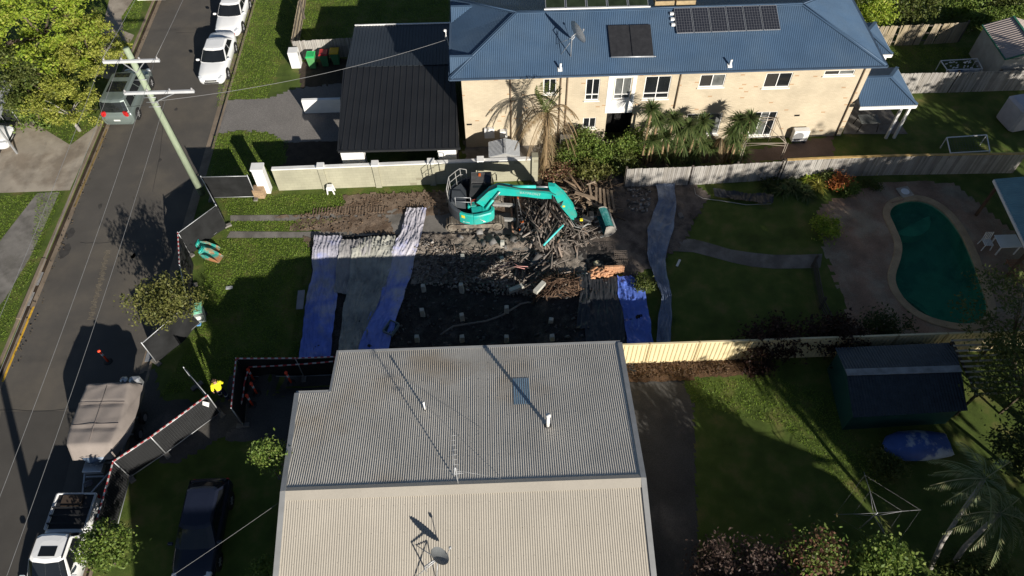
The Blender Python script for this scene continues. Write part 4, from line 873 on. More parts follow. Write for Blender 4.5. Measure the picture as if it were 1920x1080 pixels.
shrub('plum_shrub', 'dark red leaved shrub in deep shade above the green walled shed', (1560,628), 1.2, (1.5,.7,1.0), m_leaf_deepred, 70, 50, .09, .26)
shrub('lawn_shrub', 'small rounded green shrub on the shady lawn near the blue covered boat', (1664,872), .5, (.7,.6,.5), m_leaf_mid, 40, 45, .07, .18)
shrub('bottom_shrub', 'dusty plum shrub at the bottom edge right of the metal roof', (1385,1055), 2.4, (1.9,.8,1.1), leafmat('dusty plum leaves', [(.095,.065,.052),(.065,.04,.032),(.14,.10,.08)]), 90, 45, .075, .24)
shrub('bottom_shrub', 'red and green leaved shrub at the bottom edge', (1525,1045), 3.0, (1.0,.7,1.1), m_leaf_red, 75, 55, .08, .22, mat2=m_leaf_fresh)
shrub('bottom_shrub', 'bright green shrub at the bottom edge left of the leaning palms', (1645,1055), 3.0, (1.1,.7,1.1), m_leaf_fresh, 80, 50, .085, .22)
shrub('bottom_shrub', 'dark green shrub behind the leaning palms at the bottom right', (1830,1075), .8, (1.3,.6,.8), m_leaf_mid, 60, 45, .085, .24)
p0 = G(1745,1065); tp = G(1846,898,5.2)
palm('leaning_palm', 'slim palm with a pale trunk leaning right, nearest the clothesline', p0, [p0, p0.lerp(tp,.3)+Vector((-.22,.0,.15)), p0.lerp(tp,.62)+Vector((-.15,0,.12)), tp], 12, 1.9, m_greyfrond, m_barkpale, .085, .9, 1.7, .45, .45)
p0 = G(1778,1072); tp = G(1876,962,4.3)
palm('leaning_palm', 'curved palm with a pale trunk leaning right in the bottom right corner', p0, [p0, p0.lerp(tp,.4)+Vector((-.1,.1,.0)), p0.lerp(tp,.72)+Vector((-.12,.05,.25)), tp], 13, 1.9, m_greyfrond, m_barkpale, .095, .9, 1.6, .45, .45)
tree('poolside_tree', 'airy green tree at the right edge near the pool', (24.9,17.4,0), G(1895,590,3.4), (1.9,2.4,1.5), m_leaf_mid, 60, 45, .08, .28, tr=.09)
tree('corner_tree', 'leafy tree hanging over the slatted pergola at the right edge', (24.2,14.2,0), G(1912,700,3.2), (1.7,1.7,1.4), m_leaf_mid, 60, 50, .085, .28, tr=.09)
tree('corner_tree', 'dark leafy tree at the right edge above the leaning palms', (22.9,11.6,0), G(1925,830,3.0), (1.2,1.3,1.3), m_leaf_dark, 50, 50, .085, .26, tr=.09)
# --- behind the back fences
BT = [((1640,20),1.4,(1.6,1.2,1.2),m_leaf_lime,'sunlit olive bush directly behind the blue roof end'), ((1720,12),1.3,(1.5,1.1,1.1),m_leaf_mid,'green bush behind the broken paling fence at the top right'),
      ((1800,2),1.2,(1.7,1.1,1.1),m_leaf_fresh,'leafy bush at the top edge above the tin shed'), ((1890,-4),1.2,(1.6,1.0,1.0),m_leaf_mid,'bush at the top right corner of the photo'), ((1590,-6),2.0,(1.4,1.2,1.5),m_leaf_mid,'tall bush at the top edge behind the blue roof')]
for px, z, r, mt, lb in BT: shrub('back_bush', lb, px, z, r, mt, 60, 50, .10, .28)
t = thing('clipped_hedge', 'long low clipped hedge behind the tin shed at the top right', 'hedge', G(1870,42)); a, c = G(1815,36,1.0), G(1960,24,1.0); n = 9000; q = nr.random(n)[:, None]
C = np.array(a)*(1-q)+np.array(c)*q+nr.normal(size=(n, 3))*np.array([.1,.28,.28]); C[:, 2] = np.clip(C[:, 2], .2, 1.5); leaves('foliage', C, .08, m_leaf_fresh, t)
bb = B(); [bb.tube([Vector((a.x+(c.x-a.x)*k/7, a.y+(c.y-a.y)*k/7, 0)), Vector((a.x+(c.x-a.x)*k/7, a.y+(c.y-a.y)*k/7, .9))], .03, 5) for k in range(8)]; bb.build('stem', m_bark, t)
# --- tall trees past the frame's edge, whose shade lies on the yards
SH = [((25.4,3.2),(25.4,3.2,7.8),(3.2,2.8,3.2)), ((28.6,6.6),(28.6,6.6,7.6),(2.8,2.8,3.0)), ((33.2,10.5),(33.2,10.5,6.8),(2.8,3.0,3.2)), ((27.7,-2.5),(27.7,-2.5,9.4),(3.4,3.0,3.2)), ((35.5,16),(35.5,16,6.3),(2.8,3.0,3.2)), ((39.5,22.5),(39.5,22.5,6.0),(2.6,3.0,3.0)), ((36.5,4),(36.5,4,9.),(3.2,3.4,3.4)), ((23.2,1.2),(23.2,1.2,10.6),(2.2,2.2,1.9)), ((27.6,-3.6),(27.6,-3.6,5.0),(2.6,2.2,2.4))]
for i, (bs_, c, r) in enumerate(SH):
    nc = (210, 95, 110, 150, 110, 90, 130, 90, 130)[i]
    tree('shade_tree', 'tall tree outside the frame that throws shade over the backyards', (*bs_, 0), c, r, m_leaf_dark, nc, 55, .26, .55, tr=.22, group='tall trees outside the right edge', hollow=.3)

# --- lawns: blades of grass as one mass
def grass(P, dens, h=.055, w=.012, mat=None, holes=()):
    P = np.array([tuple(G(*p))[:2] for p in P]); x0, y0 = P.min(0); x1, y1 = P.max(0); n = int((x1-x0)*(y1-y0)*dens)
    x = x0+(x1-x0)*nr.random(n); y = y0+(y1-y0)*nr.random(n); k = inside(x, y, P)
    for q in holes: k &= ~inside(x, y, np.array([tuple(G(*p))[:2] for p in q]))
    return x[k], y[k]
GL_ = [([(430,0),(560,0),(545,70),(500,186),(428,186),(404,200)],255), ([(400,255),(440,246),(500,247),(542,268),(535,300),(480,345),(395,345)],289), ([(412,372),(640,362),(650,385),(600,400),(430,404)],323),
       ([(430,415),(560,413),(650,410),(560,433),(425,434)],323), ([(385,450),(560,446),(590,450),(560,540),(552,680),(300,745),(380,600)],323), ([(560,0),(840,0),(840,45),(660,50),(650,90),(560,75)],204),
       ([(70,362),(118,360),(10,640),(-20,640),(10,560),(58,480)],255), ([(-40,370),(68,364),(0,452),(-40,500)],255), ([(132,272),(186,232),(160,150),(205,0),(120,0),(60,228)],153), ([(1275,712),(1450,708),(1560,740),(1660,920),(1600,940),(1470,800),(1300,760)],221), ([(1640,85),(1830,90),(1900,130),(1690,132),(1660,120)],153), ([(232,58),(228,32),(250,0),(270,0),(258,52)],255)]  # the backyard outline follows the pool of sunlight on the shady lawn
GX = []; GY = []
for P_, d in GL_: x, y = grass(P_, d); GX.append(x); GY.append(y)
x = np.concatenate(GX); y = np.concatenate(GY); n = len(x); a = nr.random(n)*2*np.pi; h = .03+.06*nr.random(n); w = .012+.014*nr.random(n); z = gz(x, y)
lean = .05*nr.normal(size=(n, 2)); V = np.stack([np.stack([x-np.cos(a)*w, y-np.sin(a)*w, z], 1), np.stack([x+np.cos(a)*w, y+np.sin(a)*w, z], 1), np.stack([x+lean[:, 0], y+lean[:, 1], z+h], 1)], 1).reshape(-1, 3)
m_blade = leafmat('grass blades', [(.155,.25,.028),(.20,.295,.04),(.13,.21,.022),(.25,.285,.07)], .35)  # paler than the ground grass, so sunlight is part of this colour
o = npmesh('lawn_grass', V, np.arange(3*n).reshape(-1, 3), m_blade); tag(o, 'short green grass on the sunny lawns', 'grass', kind='stuff')
# ------------------------------------------------ VEHICLES
m_carw = M('white car paint', (.78,.78,.77), .22, .03, 1, spec=.5)
m_vanp = M('grey green car paint', (.17,.205,.19), .3, .05, 1, spec=.5, metal=.3)
m_navyp = M('dark navy car paint', (.014,.018,.034), .25, .05, 1, spec=.5)
m_tyre = M('tyre rubber', (.022,.022,.022), .85, .15, 6)
m_rim = M('alloy rim', (.50,.50,.50), .3, .1, 5, metal=.6)
m_lamp = M('clear headlamp', (.62,.64,.66), .12, .1, 10, spec=.6)
m_tail = M('red tail lamp', (.45,.02,.02), .2, .1, 10, spec=.5)
m_blackp = M('black plastic trim', (.02,.02,.021), .6, .15, 6)
m_plate = M('number plate', (.62,.62,.58), .5, .05, 8)
def wheel(parent, x, y, r, w=.2, side=1):
    b = B(); n = 22
    prof = [(r*.62, -w/2), (r*.95, -w/2), (r, -w*.32), (r, w*.32), (r*.95, w/2), (r*.62, w/2)]
    rings = [[Vector((x+a*math.cos(t), y+q, r+a*math.sin(t))) for t in np.linspace(0, 2*math.pi, n, endpoint=False)] for a, q in prof]; b.loft(rings, 0, True, cap=False)
    o = b.build('wheel', m_tyre, parent)
    b = B(); yy = y+side*(w/2-.03); b.disc((x, yy, r), (0, side, 0), r*.62, .012, 20)
    for k in range(6): t = k*math.pi/3; b.bar((x, yy+side*.02, r), (x+r*.58*math.cos(t), yy+side*.02, r+r*.58*math.sin(t)), .05, .02)
    b.build('rim', m_rim, o); return o
def vehicle(name, label, cat, loc, rz, L=4.8, W=1.82, zb=.22, hood=.86, belt=.94, boot=1.02, roof=1.46, xw=1.05, xt=.28, xrt=-1.1, xrb=-1.75, paint=None, wr=.33, wx=(1.42,-1.36), top_hw=.74, sunroof=None, side_split=2, rearwin=True, tailz=.75, boxy=0.):
    t = thing(name, label, cat, (0, 0, 0)); hw = W/2; h2 = L/2
    def ring(x, w, zl, zt):
        H = [(0, zl), (w*.86, zl), (w*.97, zl+.12), (w, zl+(zt-zl)*.55), (w*.965, zt-.09), (w*.86, zt-.015), (w*.45, zt+.015), (0, zt+.022)]
        return [Vector((x, a, z)) for a, z in H]+[Vector((x, -a, z)) for a, z in H[-2:0:-1]]
    b = B()
    st = [(h2, hw*.62, .34, hood*.62), (h2-.05, hw*.80, .26, hood*.74), (h2-.22, hw*.92, zb, hood*.86), (h2-.55, hw*.98, zb, hood*.94), (xw+.05, hw, zb, hood+.05), (xw-.4, hw, zb, belt), (xrb+.3, hw, zb, belt), (xrb, hw*.99, zb, (belt+boot)/2 if boot < belt else boot), (-h2+.3, hw*.955, zb+.02, boot), (-h2+.07, hw*.86, .30, boot*.93), (-h2, hw*.74, .36, boot*.72)]
    b.loft([ring(*s) for s in st], 0, True); body = b.build('body', paint, t)
    def outl(xf, xr, w, z): return [Vector(p) for p in ((xf-.16,w,z),(xf-.04,w*.72,z),(xf+.02,0,z),(xf-.04,-w*.72,z),(xf-.16,-w,z),(xr+.14,-w,z),(xr+.03,-w*.72,z),(xr,0,z),(xr+.03,w*.72,z),(xr+.14,w,z))]
    tw = hw*(top_hw+boxy); r0 = outl(xw, xrb, hw*.94, belt-.03); r1 = outl(xt, xrt, tw, roof-.07); r2 = outl(xt-.10, xrt+.10, tw*.90, roof-.015); r3 = outl(xt-.3, xrt+.3, tw*.55, roof)
    b = B(); b.loft([r0, r1, r2, r3], 0, False); b.build('roof', paint, t)
    cen = Vector(((xw+xrb)/2, 0, belt))
    def glass(nm, idx, v0, v1, e0=.0, e1=1., mat=m_glass):
        bb = B()
        for k in range(len(idx)-1):
            i, j = idx[k], idx[k+1]; a0 = e0 if k == 0 else 0; a1 = e1 if k == len(idx)-2 else 1
            Q = [r0[i].lerp(r1[i], v0).lerp(r0[j].lerp(r1[j], v0), a0), r0[i].lerp(r1[i], v0).lerp(r0[j].lerp(r1[j], v0), a1), r0[i].lerp(r1[i], v1).lerp(r0[j].lerp(r1[j], v1), a1), r0[i].lerp(r1[i], v1).lerp(r0[j].lerp(r1[j], v1), a0)]
            n_ = (Q[1]-Q[0]).cross(Q[3]-Q[0]).normalized(); s_ = 1 if n_.dot(Q[0]-cen) > 0 else -1; bb.add([q+n_*s_*.008 for q in Q], [(0,1,2,3)])
        return bb.build(nm, mat, t)
    glass('windscreen', [0,1,2,3,4], .06, .95, .1, .9)
    if rearwin: glass('rear_window', [5,6,7,8,9], .12, .9, .12, .88)
    for i, j in ((4,5),(9,0)):
        for k in range(side_split):
            f0, f1 = .08+.84*k/side_split, .08+.84*(k+1)/side_split-.02; glass('side_window', [i, j], .16, .88, f0, f1)
    for s_ in (-1, 1):
        b = B(); b.box((h2-.20, s_*hw*.70, hood*.755), (.40, .30, .17), rz=-s_*.45, ry=.25, bev=.05); b.build('headlight', m_lamp, t)
        b = B(); b.box((-h2+.10, s_*hw*.72, tailz), (.16, .30, .16 if boxy == 0 else .34), rz=s_*.35, bev=.03); b.build('tail_light', m_tail, t)
        b = B(); b.box((xw-.28, s_*(hw+.12), belt+.08), (.13, .22, .13), bev=.03); b.build('mirror', paint, t)
    b = B(); b.box((h2-.015, 0, hood*.635), (.10, hw*.85, .07), ry=.4); b.box((h2-.01, 0, .39), (.08, hw*1.05, .10)); b.build('grille', m_blackp, t)
    for x in (h2+.005, -h2-.005): b = B(); b.box((x, 0, .50 if x > 0 else .62), (.02, .40, .11)); b.build('number_plate', m_plate, t)
    for x in wx:
        for s_ in (-1, 1):
            b = B(); b.disc((x, s_*(hw-.20), wr+.02), (0, s_, 0), wr+.07, .205, 22); b.build('wheel_arch', m_blackp, t); wheel(t, x, s_*(hw-.085), wr, .2, s_)
    if sunroof:
        b = B()
        for x0, x1, w in sunroof: b.box(((x0+x1)/2, 0, roof+.004), (x1-x0, w*2, .014), bev=.004)
        b.build('sunroof', m_glass, t)
    t.location = loc; t.rotation_euler = (0, 0, rz); return t
RZ_ = -.131
S1 = (-18.72, 43.0, RZ_)
sd = vehicle('white_sedan', 'white sedan parked at the kerb nearest the viewer of the two, by the pebbled drive', 'car', S1, -math.pi/2, paint=m_carw)
sd["group"] = 'white sedans parked along the kerb'
s2 = copy_tree(sd); s2.location = (-18.62, 48.15, RZ_); s2["label"] = 'white sedan parked behind another at the top edge, its roof cut by the frame'
vehicle('grey_van', 'grey green people mover parked half under the verge tree, seen from behind', 'van', (-23.72, 39.35, RZ_), math.pi/2-.03, L=4.9, W=1.9, hood=1.0, belt=1.08, boot=1.10, roof=1.88, xw=1.55, xt=.75, xrt=-2.08, xrb=-2.36, paint=m_vanp, boxy=.06, wx=(1.55,-1.5), sunroof=((-1.25,-.25,.52),(.15,.55,.50)), side_split=3, tailz=1.05)
vehicle('dark_car', 'dark navy hatchback parked nose to the bottom edge in the shaded front yard', 'car', (-13.0, 10.75, .01), -math.pi/2, L=4.3, W=1.78, hood=.92, belt=1.0, boot=1.05, roof=1.52, xw=1.0, xt=.25, xrt=-1.55, xrb=-2.02, paint=m_navyp, wx=(1.3,-1.3))
ut = vehicle('utility_truck', 'white dual cab utility with a black open tray in the bottom left corner', 'utility', (-18.62, 9.75, RZ_), -math.pi/2-.03, L=5.3, W=1.86, hood=1.08, belt=1.12, boot=1.10, roof=1.80, xw=1.12, xt=.42, xrt=-.72, xrb=-1.0, paint=m_carw, wr=.38, wx=(1.6,-1.55), sunroof=((-.18,.22,.34),), side_split=2, rearwin=True, boxy=.03, tailz=.9)
# tray added in the truck's own frame
rzv = ut.rotation_euler.copy(); ut.rotation_euler = (0,0,0); o = Vector(ut.location)
b = B(); b.box(o+Vector((-1.83,0,1.135)), (1.46,1.50,.03)); b.build('tray_liner', m_blackp, ut)
b = B()
for s_ in (-1,1): b.box(o+Vector((-1.83,s_*.83,1.17)), (1.56,.10,.13), bev=.03)
b.box(o+Vector((-2.6,0,1.15)), (.07,1.66,.12), bev=.02); b.build('tray_rim', m_carw, ut)
b = B(); 
for x in (-1.28,-1.62,-1.95): b.bar(o+Vector((x,-.78,1.30)), o+Vector((x,.78,1.30)), .05); [b.bar(o+Vector((x,s_*.74,1.15)), o+Vector((x,s_*.74,1.30)), .05) for s_ in (-1,1)]
b.build('tray_rack', m_blackp, ut)
b = B(); b.box(o+Vector((-2.3,-.1,1.2)), (.5,.9,.1), bev=.03); b.build('tray_bag', M('brown tray load', (.05,.035,.025), .9), ut)
for s_ in (-1,1): b = B(); b.bar(o+Vector((.3,s_*.66,1.80)), o+Vector((-.72,s_*.66,1.80)), .04); b.build('roof_rail', m_blackp, ut)
ut.rotation_euler = rzv
# a pale covered car on the left drive, only its rear corner in the picture
vehicle('covered_car', 'white car cut by the left edge on the concrete drive', 'car', (-32.2, 35.6, .02), 0, L=4.6, W=1.8, paint=m_carw)
# trailer at the top edge
tr = thing('box_trailer', 'brown box trailer with a red tail lamp at the top edge of the street', 'trailer', G(292, 2)+Vector((0,1.0,-.13)))
o = Vector(tr.location); b = B(); b.box(o+Vector((0,0,.62)), (2.1,2.8,.08)); [b.box(o+Vector((s_*1.05,0,.85)), (.05,2.8,.4)) for s_ in (-1,1)]; [b.box(o+Vector((0,s_*1.4,.85)), (2.1,.05,.4)) for s_ in (-1,1)]; b.build('body', M('red brown trailer paint', (.25,.10,.06), .7, .2, 3), tr)
b = B(); b.box(o+Vector((0,-1.46,.58)), (2.1,.06,.10)); b.build('bumper', m_white, tr)
for s_ in (-1,1): b = B(); b.box(o+Vector((s_*.9,-1.48,.7)), (.22,.06,.12)); b.build('tail_light', m_tail, tr); wheel(tr, o.x+s_*0, o.y, .3) if 0 else None
for s_ in (-1,1):
    b = B(); b.tube([o+Vector((s_*1.1-.1,0,.3)), o+Vector((s_*1.1+.1,0,.3))], .3, 16); b.build('wheel', m_tyre, tr)
# boat on its trailer
BX, BY = -18.2, 15.75
bt = thing('covered_boat', 'boat under a grey brown canvas cover on a trailer in the street', 'boat', (BX, BY, .35))
b = B(); rings = []
for q, w, zk, zg in ((-1.85,1.08,.55,1.12),(-1.0,1.16,.5,1.15),(0,1.18,.48,1.18),(.9,1.10,.5,1.22),(1.5,.85,.58,1.26),(1.95,.42,.75,1.28),(2.15,.06,1.0,1.28)):
    y = BY-q; rings.append([Vector((BX+s_*w*f, y, z_)) for f, z_, s_ in ((1,zg,-1),(.93,zk+.3,-1),(.55,zk+.06,-1),(0,zk,1),(.55,zk+.06,1),(.93,zk+.3,1),(1,zg,1))])
b.loft(rings, 0, True, closed=True); b.build('hull', M('blue grey boat hull', (.10,.14,.20), .4, .1, 2), bt)
b = B(); b.box((BX+.85, BY+1.95, 1.15), (.5,.35,.6), bev=.08); b.box((BX+.3, BY+2.0, 1.0), (.35,.3,.75), bev=.08); b.build('outboard_motor', m_alu, bt)
NX, NY = 22, 34; V = []; F = []
for j in range(NY+1):
    q = j/NY; y = BY+1.72-q*3.65
    fl = 1.0 if q < .86 else 1-.5*(q-.86)/.14
    hwf = (1.03-.05*math.cos(q*6))*(1 if q < .80 else 1-.12*(q-.80)/.20); hg = hwf+.28 if q < .7 else hwf+.28-.25*(q-.7)/.3
    ztop = 1.82 if q < .88 else 1.82-.62*((q-.88)/.12)
    if q < .05: ztop = 1.82-.35*(1-q/.05)
    for i in range(NX+1):
        s_ = i/NX*2-1; a = abs(s_)
        if a < .72: x = s_/.72*hwf; z_ = ztop+.035*math.cos(s_*2)-.05*abs(math.sin(q*math.pi*3.0))**.3*0-.045*(math.sin(q*math.pi*3)**2 < .10)*1.0
        else: f = (a-.72)/.28; x = math.copysign(hwf+(hg-hwf)*f, s_); z_ = ztop-(ztop-1.14)*f+.03*math.sin(q*21+s_*5)*f
        z_ += .022*math.sin(q*9+s_*3)*math.sin(s_*6+q*4)+(.06*math.sin(s_*9+q*30)*(1-q/.16) if q < .16 else 0)
        V.append((BX-.05+x, y, z_))
F = [(j*(NX+1)+i, j*(NX+1)+i+1, (j+1)*(NX+1)+i+1, (j+1)*(NX+1)+i) for j in range(NY) for i in range(NX)]
npmesh('cover', V, F, M('grey brown canvas', (.25,.215,.19), .9, .12, 1.2, .08, 40, .3, 60), bt, smooth=True)
bb = B()
for q in (.33,.62): y = BY+1.72-q*3.65; bb.tube([(BX-1.1,y,1.845),(BX-.05,y,1.875),(BX+.98,y,1.845)], .012, 5)
bb.tube([(BX-.05,BY+1.4,1.875),(BX-.05,BY-1.4,1.875)], .010, 5); bb.build('seam', M('canvas seam', (.19,.16,.145), .9), bt)
tl = thing('boat_trailer', 'galvanised boat trailer with a long drawbar towards the white utility', 'trailer', (BX, BY, RZ_)); b = B(); z_ = .42
for s_ in (-1,1): b.bar((BX+s_*.75,BY+1.8,z_),(BX+s_*.75,BY-1.7,z_), .07, .09); b.bar((BX+s_*.75,BY-1.7,z_),(BX-.35+s_*.05,BY-3.5,z_), .07, .09)
for y in (1.5,.2,-1.0,-1.75,-2.4): w = .75 if y > -1.8 else .45; b.bar((BX-w-(.1 if y<-2 else 0),BY+y,z_),(BX+w-(.2 if y<-2 else 0),BY+y,z_), .07, .08)
b.bar((BX-.35,BY-3.4,z_),(BX-.35,BY-3.75,z_), .08); b.build('frame', m_galv, tl)
b = B(); b.box((BX-.2,BY-2.1,.60), (.85,.42,.3), bev=.02); b.build('toolbox', m_alu, tl)
b = B(); b.box((BX-.3,BY-2.75,.5), (.4,.3,.25), rz=.4, bev=.08); b.build('winch', M('grey winch cover', (.12,.12,.13), .8), tl)
for y in (.55,-.3):
    for s_ in (-1,1):
        b = B(); x = BX+s_*1.12; b.tube([(x-.09,BY+y,.17),(x+.09,BY+y,.17)], .29, 18); w_ = b.build('wheel', m_tyre, tl); b = B(); b.disc((x+s_*.092,BY+y,.17), (s_,0,0), .17, .01, 16); b.build('rim', m_rim, w_)
    b = B(); b.bar((BX-1.1,BY+y,.2),(BX+1.1,BY+y,.2), .06); b.build('axle', m_galv, tl)
# blue covered boat in the backyard
kb = thing('small_boat', 'small boat under a blue and grey tarpaulin beside the dark shed', 'boat', (18.3, 13.35, 0)); b = B(); rings = []
for x, w, zg, pk in ((16.85,.1,.62,.66),(17.1,.45,.62,.78),(17.7,.66,.6,.92),(18.5,.70,.6,.98),(19.2,.62,.58,.8),(19.85,.5,.56,.62)):
    rings.append([Vector((x,13.35+s_*w,z_)) for s_, z_ in ((-1,zg-.2),(-1.02,zg),(-.5,pk-.05),(0,pk),(.5,pk-.05),(1.02,zg),(1,zg-.2))])
b.loft(rings, 0, True, closed=False); b.build('cover', M('bright blue tarpaulin', (.05,.10,.30), .5, .2, 2, patch=(.33,.37,.43), pscale=.9, plo=.5, phi=.56), kb)
b = B(); rings = [[Vector((x,13.35+s_*w*f,z_)) for s_, f, z_ in ((-1,1,.5),(-1,.7,.2),(0,1,.08),(1,.7,.2),(1,1,.5))] for x, w in ((16.9,.1),(17.2,.45),(18,.66),(19,.64),(19.9,.5))]; b.loft(rings, 0, True); b.build('hull', m_whitew, kb)

# ------------------------------------------------ EXCAVATOR
m_teal = M('teal machine paint', (.014,.39,.33), .42, .10, 1.5, .06, 30, spec=.35, patch=(.075,.31,.25), pscale=2.2, plo=.48, phi=.72)
m_teal_worn = M('worn teal paint with rust', (.04,.34,.29), .6, .25, 3, .3, 20, patch=(.36,.17,.08), pscale=1.8, plo=.42, phi=.56)
m_cw = M('charcoal grey counterweight', (.060,.068,.077), .5, .12, 2)
m_ex = M('dark grey machine metal', (.020,.021,.023), .55, .2, 3)
m_track = M('dusty steel track', (.20,.175,.14), .8, .3, 5, .3, 25, patch=(.11,.09,.07), pscale=3)
m_steel = M('grey worn steel', (.28,.275,.26), .6, .25, 3, .2, 20)
m_orange = M('orange marking', (.75,.16,.03), .6)
m_yellow = M('yellow warning label', (.75,.62,.04), .6)
m_hose = M('black hydraulic hose', (.025,.022,.022), .6)
m_rhose = M('red hydraulic hose', (.28,.06,.04), .6)
CX, CY = -1.38, 28.33
ex = thing('excavator', 'teal compact excavator working on the rubble with its boom stretched right', 'excavator', (CX, CY, 0))
for yc, nm in ((27.46, 0), (29.18, 1)):
    w = .52; x0, x1, r = -3.02, .22, .38; b = B(); n = 30
    def stad(rr, s):
        Ls = (x1-x0-2*r); per = 2*Ls+2*math.pi*rr; d = s*per
        if d < Ls: return (x0+r+d, r+rr, 0.)
        d -= Ls
        if d < math.pi*rr: a = d/rr; return (x1-r+rr*math.sin(a), r+rr*math.cos(a), a)
        d -= math.pi*rr
        if d < Ls: return (x1-r-d, r-rr, math.pi)
        a = (d-Ls)/rr; return (x0+r-rr*math.sin(a), r-rr*math.cos(a), math.pi+a)
    pr_ = [stad(r-.05, k/40)[:2] for k in range(40)]
    b.loft([[Vector((x, yc+s_*.17, z_+.01)) for x, z_ in pr_] for s_ in (-1,1)], 0); trk = b.build('track', m_ex, ex)
    b = B(); np_ = 44
    for k in range(np_):
        x, z_, a = stad(r-.01, k/np_); b.box((x, yc, z_+.012), (.135, w, .045), ry=a, bev=.008)
        b.box((x+.03*math.cos(a)+.025*math.sin(a), yc, z_+.012-.03*math.sin(a)+.025*math.cos(a)), (.025, w*.98, .035), ry=a)
    o = b.build('track_pad', m_track, trk); o["kind"] = "stuff"
    b = B(); ys = yc-.20
    b.box(((x0+x1)/2, yc-.18, .40), (2.5, .10, .30), bev=.03)
    for xx in (x0+r, x1-r): b.disc((xx, ys, r), (0,-1,0), .27, .05, 18); b.disc((xx, ys-.05, r), (0,-1,0), .12, .03, 12)
    for k in range(5): b.disc((x0+.75+k*.44, ys, .16), (0,-1,0), .10, .05, 12)
    b.build('track_frame', m_track, ex)
b = B(); b.box((CX, CY, .55), (1.6,1.3,.35), bev=.05); b.tube([(CX,CY,.7),(CX,CY,.93)], .62, 20); b.build('undercarriage', m_ex, ex)
# dozer blade with two arms
b = B(); rings = [[Vector((x,y,z_)) for x, z_ in ((.93,.05),(1.0,.05),(.93,.28),(1.03,.52),(.97,.53),(.86,.28))] for y in (27.05,29.55)]; b.loft(rings, 0); bl = b.build('dozer_blade', m_ex, ex)
b = B()
for y in (27.75,28.85): b.bar((CX+.6,y,.5),(.9,y,.26), .16, .16)
b.build('blade_arm', m_steel, ex)
def arc(a0, a1, n, r=1.47, c=(CX, CY)): return [Vector((c[0]+r*math.cos(math.radians(a0+(a1-a0)*k/n)), c[1]+r*math.sin(math.radians(a0+(a1-a0)*k/n)), 0)) for k in range(n+1)]
def shell(b, pts, z0, z1, th=.16, m=0, bev=.06):
    c = Vector((CX, CY, 0)); R = []
    for dz, ins in ((z0, .05), (z0+bev, 0), (z1-bev, 0), (z1, .05), (z1, th), (z0, th)):
        R.append([Vector((p.x, p.y, 0))+(c-p).normalized()*ins+Vector((0,0,dz)) for p in pts])
    n = len(pts); rings = [[R[k][i] for k in range(6)] for i in range(n)]; b.loft(rings, m, False)
b = B(); shell(b, arc(95, 236, 20), .95, 1.78); b.build('counterweight', m_cw, ex)
b = B(); shell(b, arc(237, 268, 8), .95, 1.72); sp = b.build('side_panel', m_teal, ex)
lob = arc(268.6, 285, 4)+[Vector(p) for p in ((-.70,27.0,0),(-.46,27.08,0),(-.32,27.25,0),(-.28,27.5,0))]
b = B(); shell(b, lob, .95, 1.66, .20); b.build('side_panel', m_teal, ex)
# deck, engine cover, machinery
b = B(); b.prism([tuple(p[:2]) for p in arc(60, 300, 24, 1.40)]+[(-.40,27.3),(-.35,29.3)], .93, 1.25); b.build('deck', m_ex, ex)
b = B(); p = [(-2.66,27.75),(-1.85,27.62),(-1.78,28.75),(-2.10,29.25),(-2.62,28.75)]; b.prism(p, 1.25, 1.86, top=.93); b.build('engine_cover', m_cw, ex)
b = B(); b.box((-1.25,27.45,1.52), (.6,.45,.14), rz=.1, bev=.03); b.box((-.75,27.45,1.48), (.5,.55,.25), bev=.06); b.box((-1.5,27.85,1.45), (.5,.4,.3), bev=.04); b.build('tank_cover', m_teal, ex)
b = B()
for k in range(7): x = -1.7+rnd.random()*.5; y = 27.6+rnd.random()*.6; b.tube([(x,y,1.3),(x+.1,y+.1,1.75),(x+.5,y-.05,1.8),(x+.8,27.75,1.6)], .02, 5)
b.build('hose', m_hose, ex)
b = B(); b.tube([(-1.55,27.75,1.45),(-1.5,27.9,1.85),(-1.0,27.95,1.98),(-.5,27.85,1.9)], .022, 6); b.tube([(-1.6,27.7,1.4),(-1.55,27.85,1.75),(-1.05,27.98,1.9),(-.55,27.9,1.85)], .022, 6); b.build('red_hose', m_rhose, ex)
# cab
x0, x1, y0, y1, zc = -1.62, -.32, 28.20, 29.22, 2.72
b = B(); b.loft([[Vector(p) for p in ((x0,y0,1.15),(x1,y0,1.15),(x1,y1,1.15),(x0,y1,1.15))],[Vector(p) for p in ((x0,y0,1.9),(x1+.05,y0,1.9),(x1+.05,y1,1.9),(x0,y1,1.9))],[Vector(p) for p in ((x0+.12,y0+.06,zc),(x1-.08,y0+.06,zc),(x1-.08,y1-.06,zc),(x0+.12,y1-.06,zc))]]); cab = b.build('cab', m_ex, ex)
b = B()
for k in range(9): y = y0+.14+k*.092; b.box((x0+.50, y, zc+.05), (.70, .03, .03))
b.bar((x0+.16,y0+.1,zc+.04),(x0+.16,y1-.1,zc+.04), .04); b.bar((x0+.86,y0+.1,zc+.04),(x0+.86,y1-.1,zc+.04), .04); b.build('roof_guard', M('dull grey guard bar', (.10,.10,.10), .7, .2, 4), cab)
b = B(); b.box((x0+.60, y0+.66, zc+.085), (.12,.20,.02)); b.build('roof_marking', m_orange, cab)
for (a, c) in ((((x0+.2,y0-.002),(x1-.12,y0-.002)), 0),): 
    b = B(); b.add([(x0+.12,y0+.012,1.95),(x1-.02,y0+.012,1.95),(x1-.12,y0+.05,2.62),(x0+.22,y0+.05,2.62)], [(0,1,2,3)]); b.build('side_window', m_glass, cab)
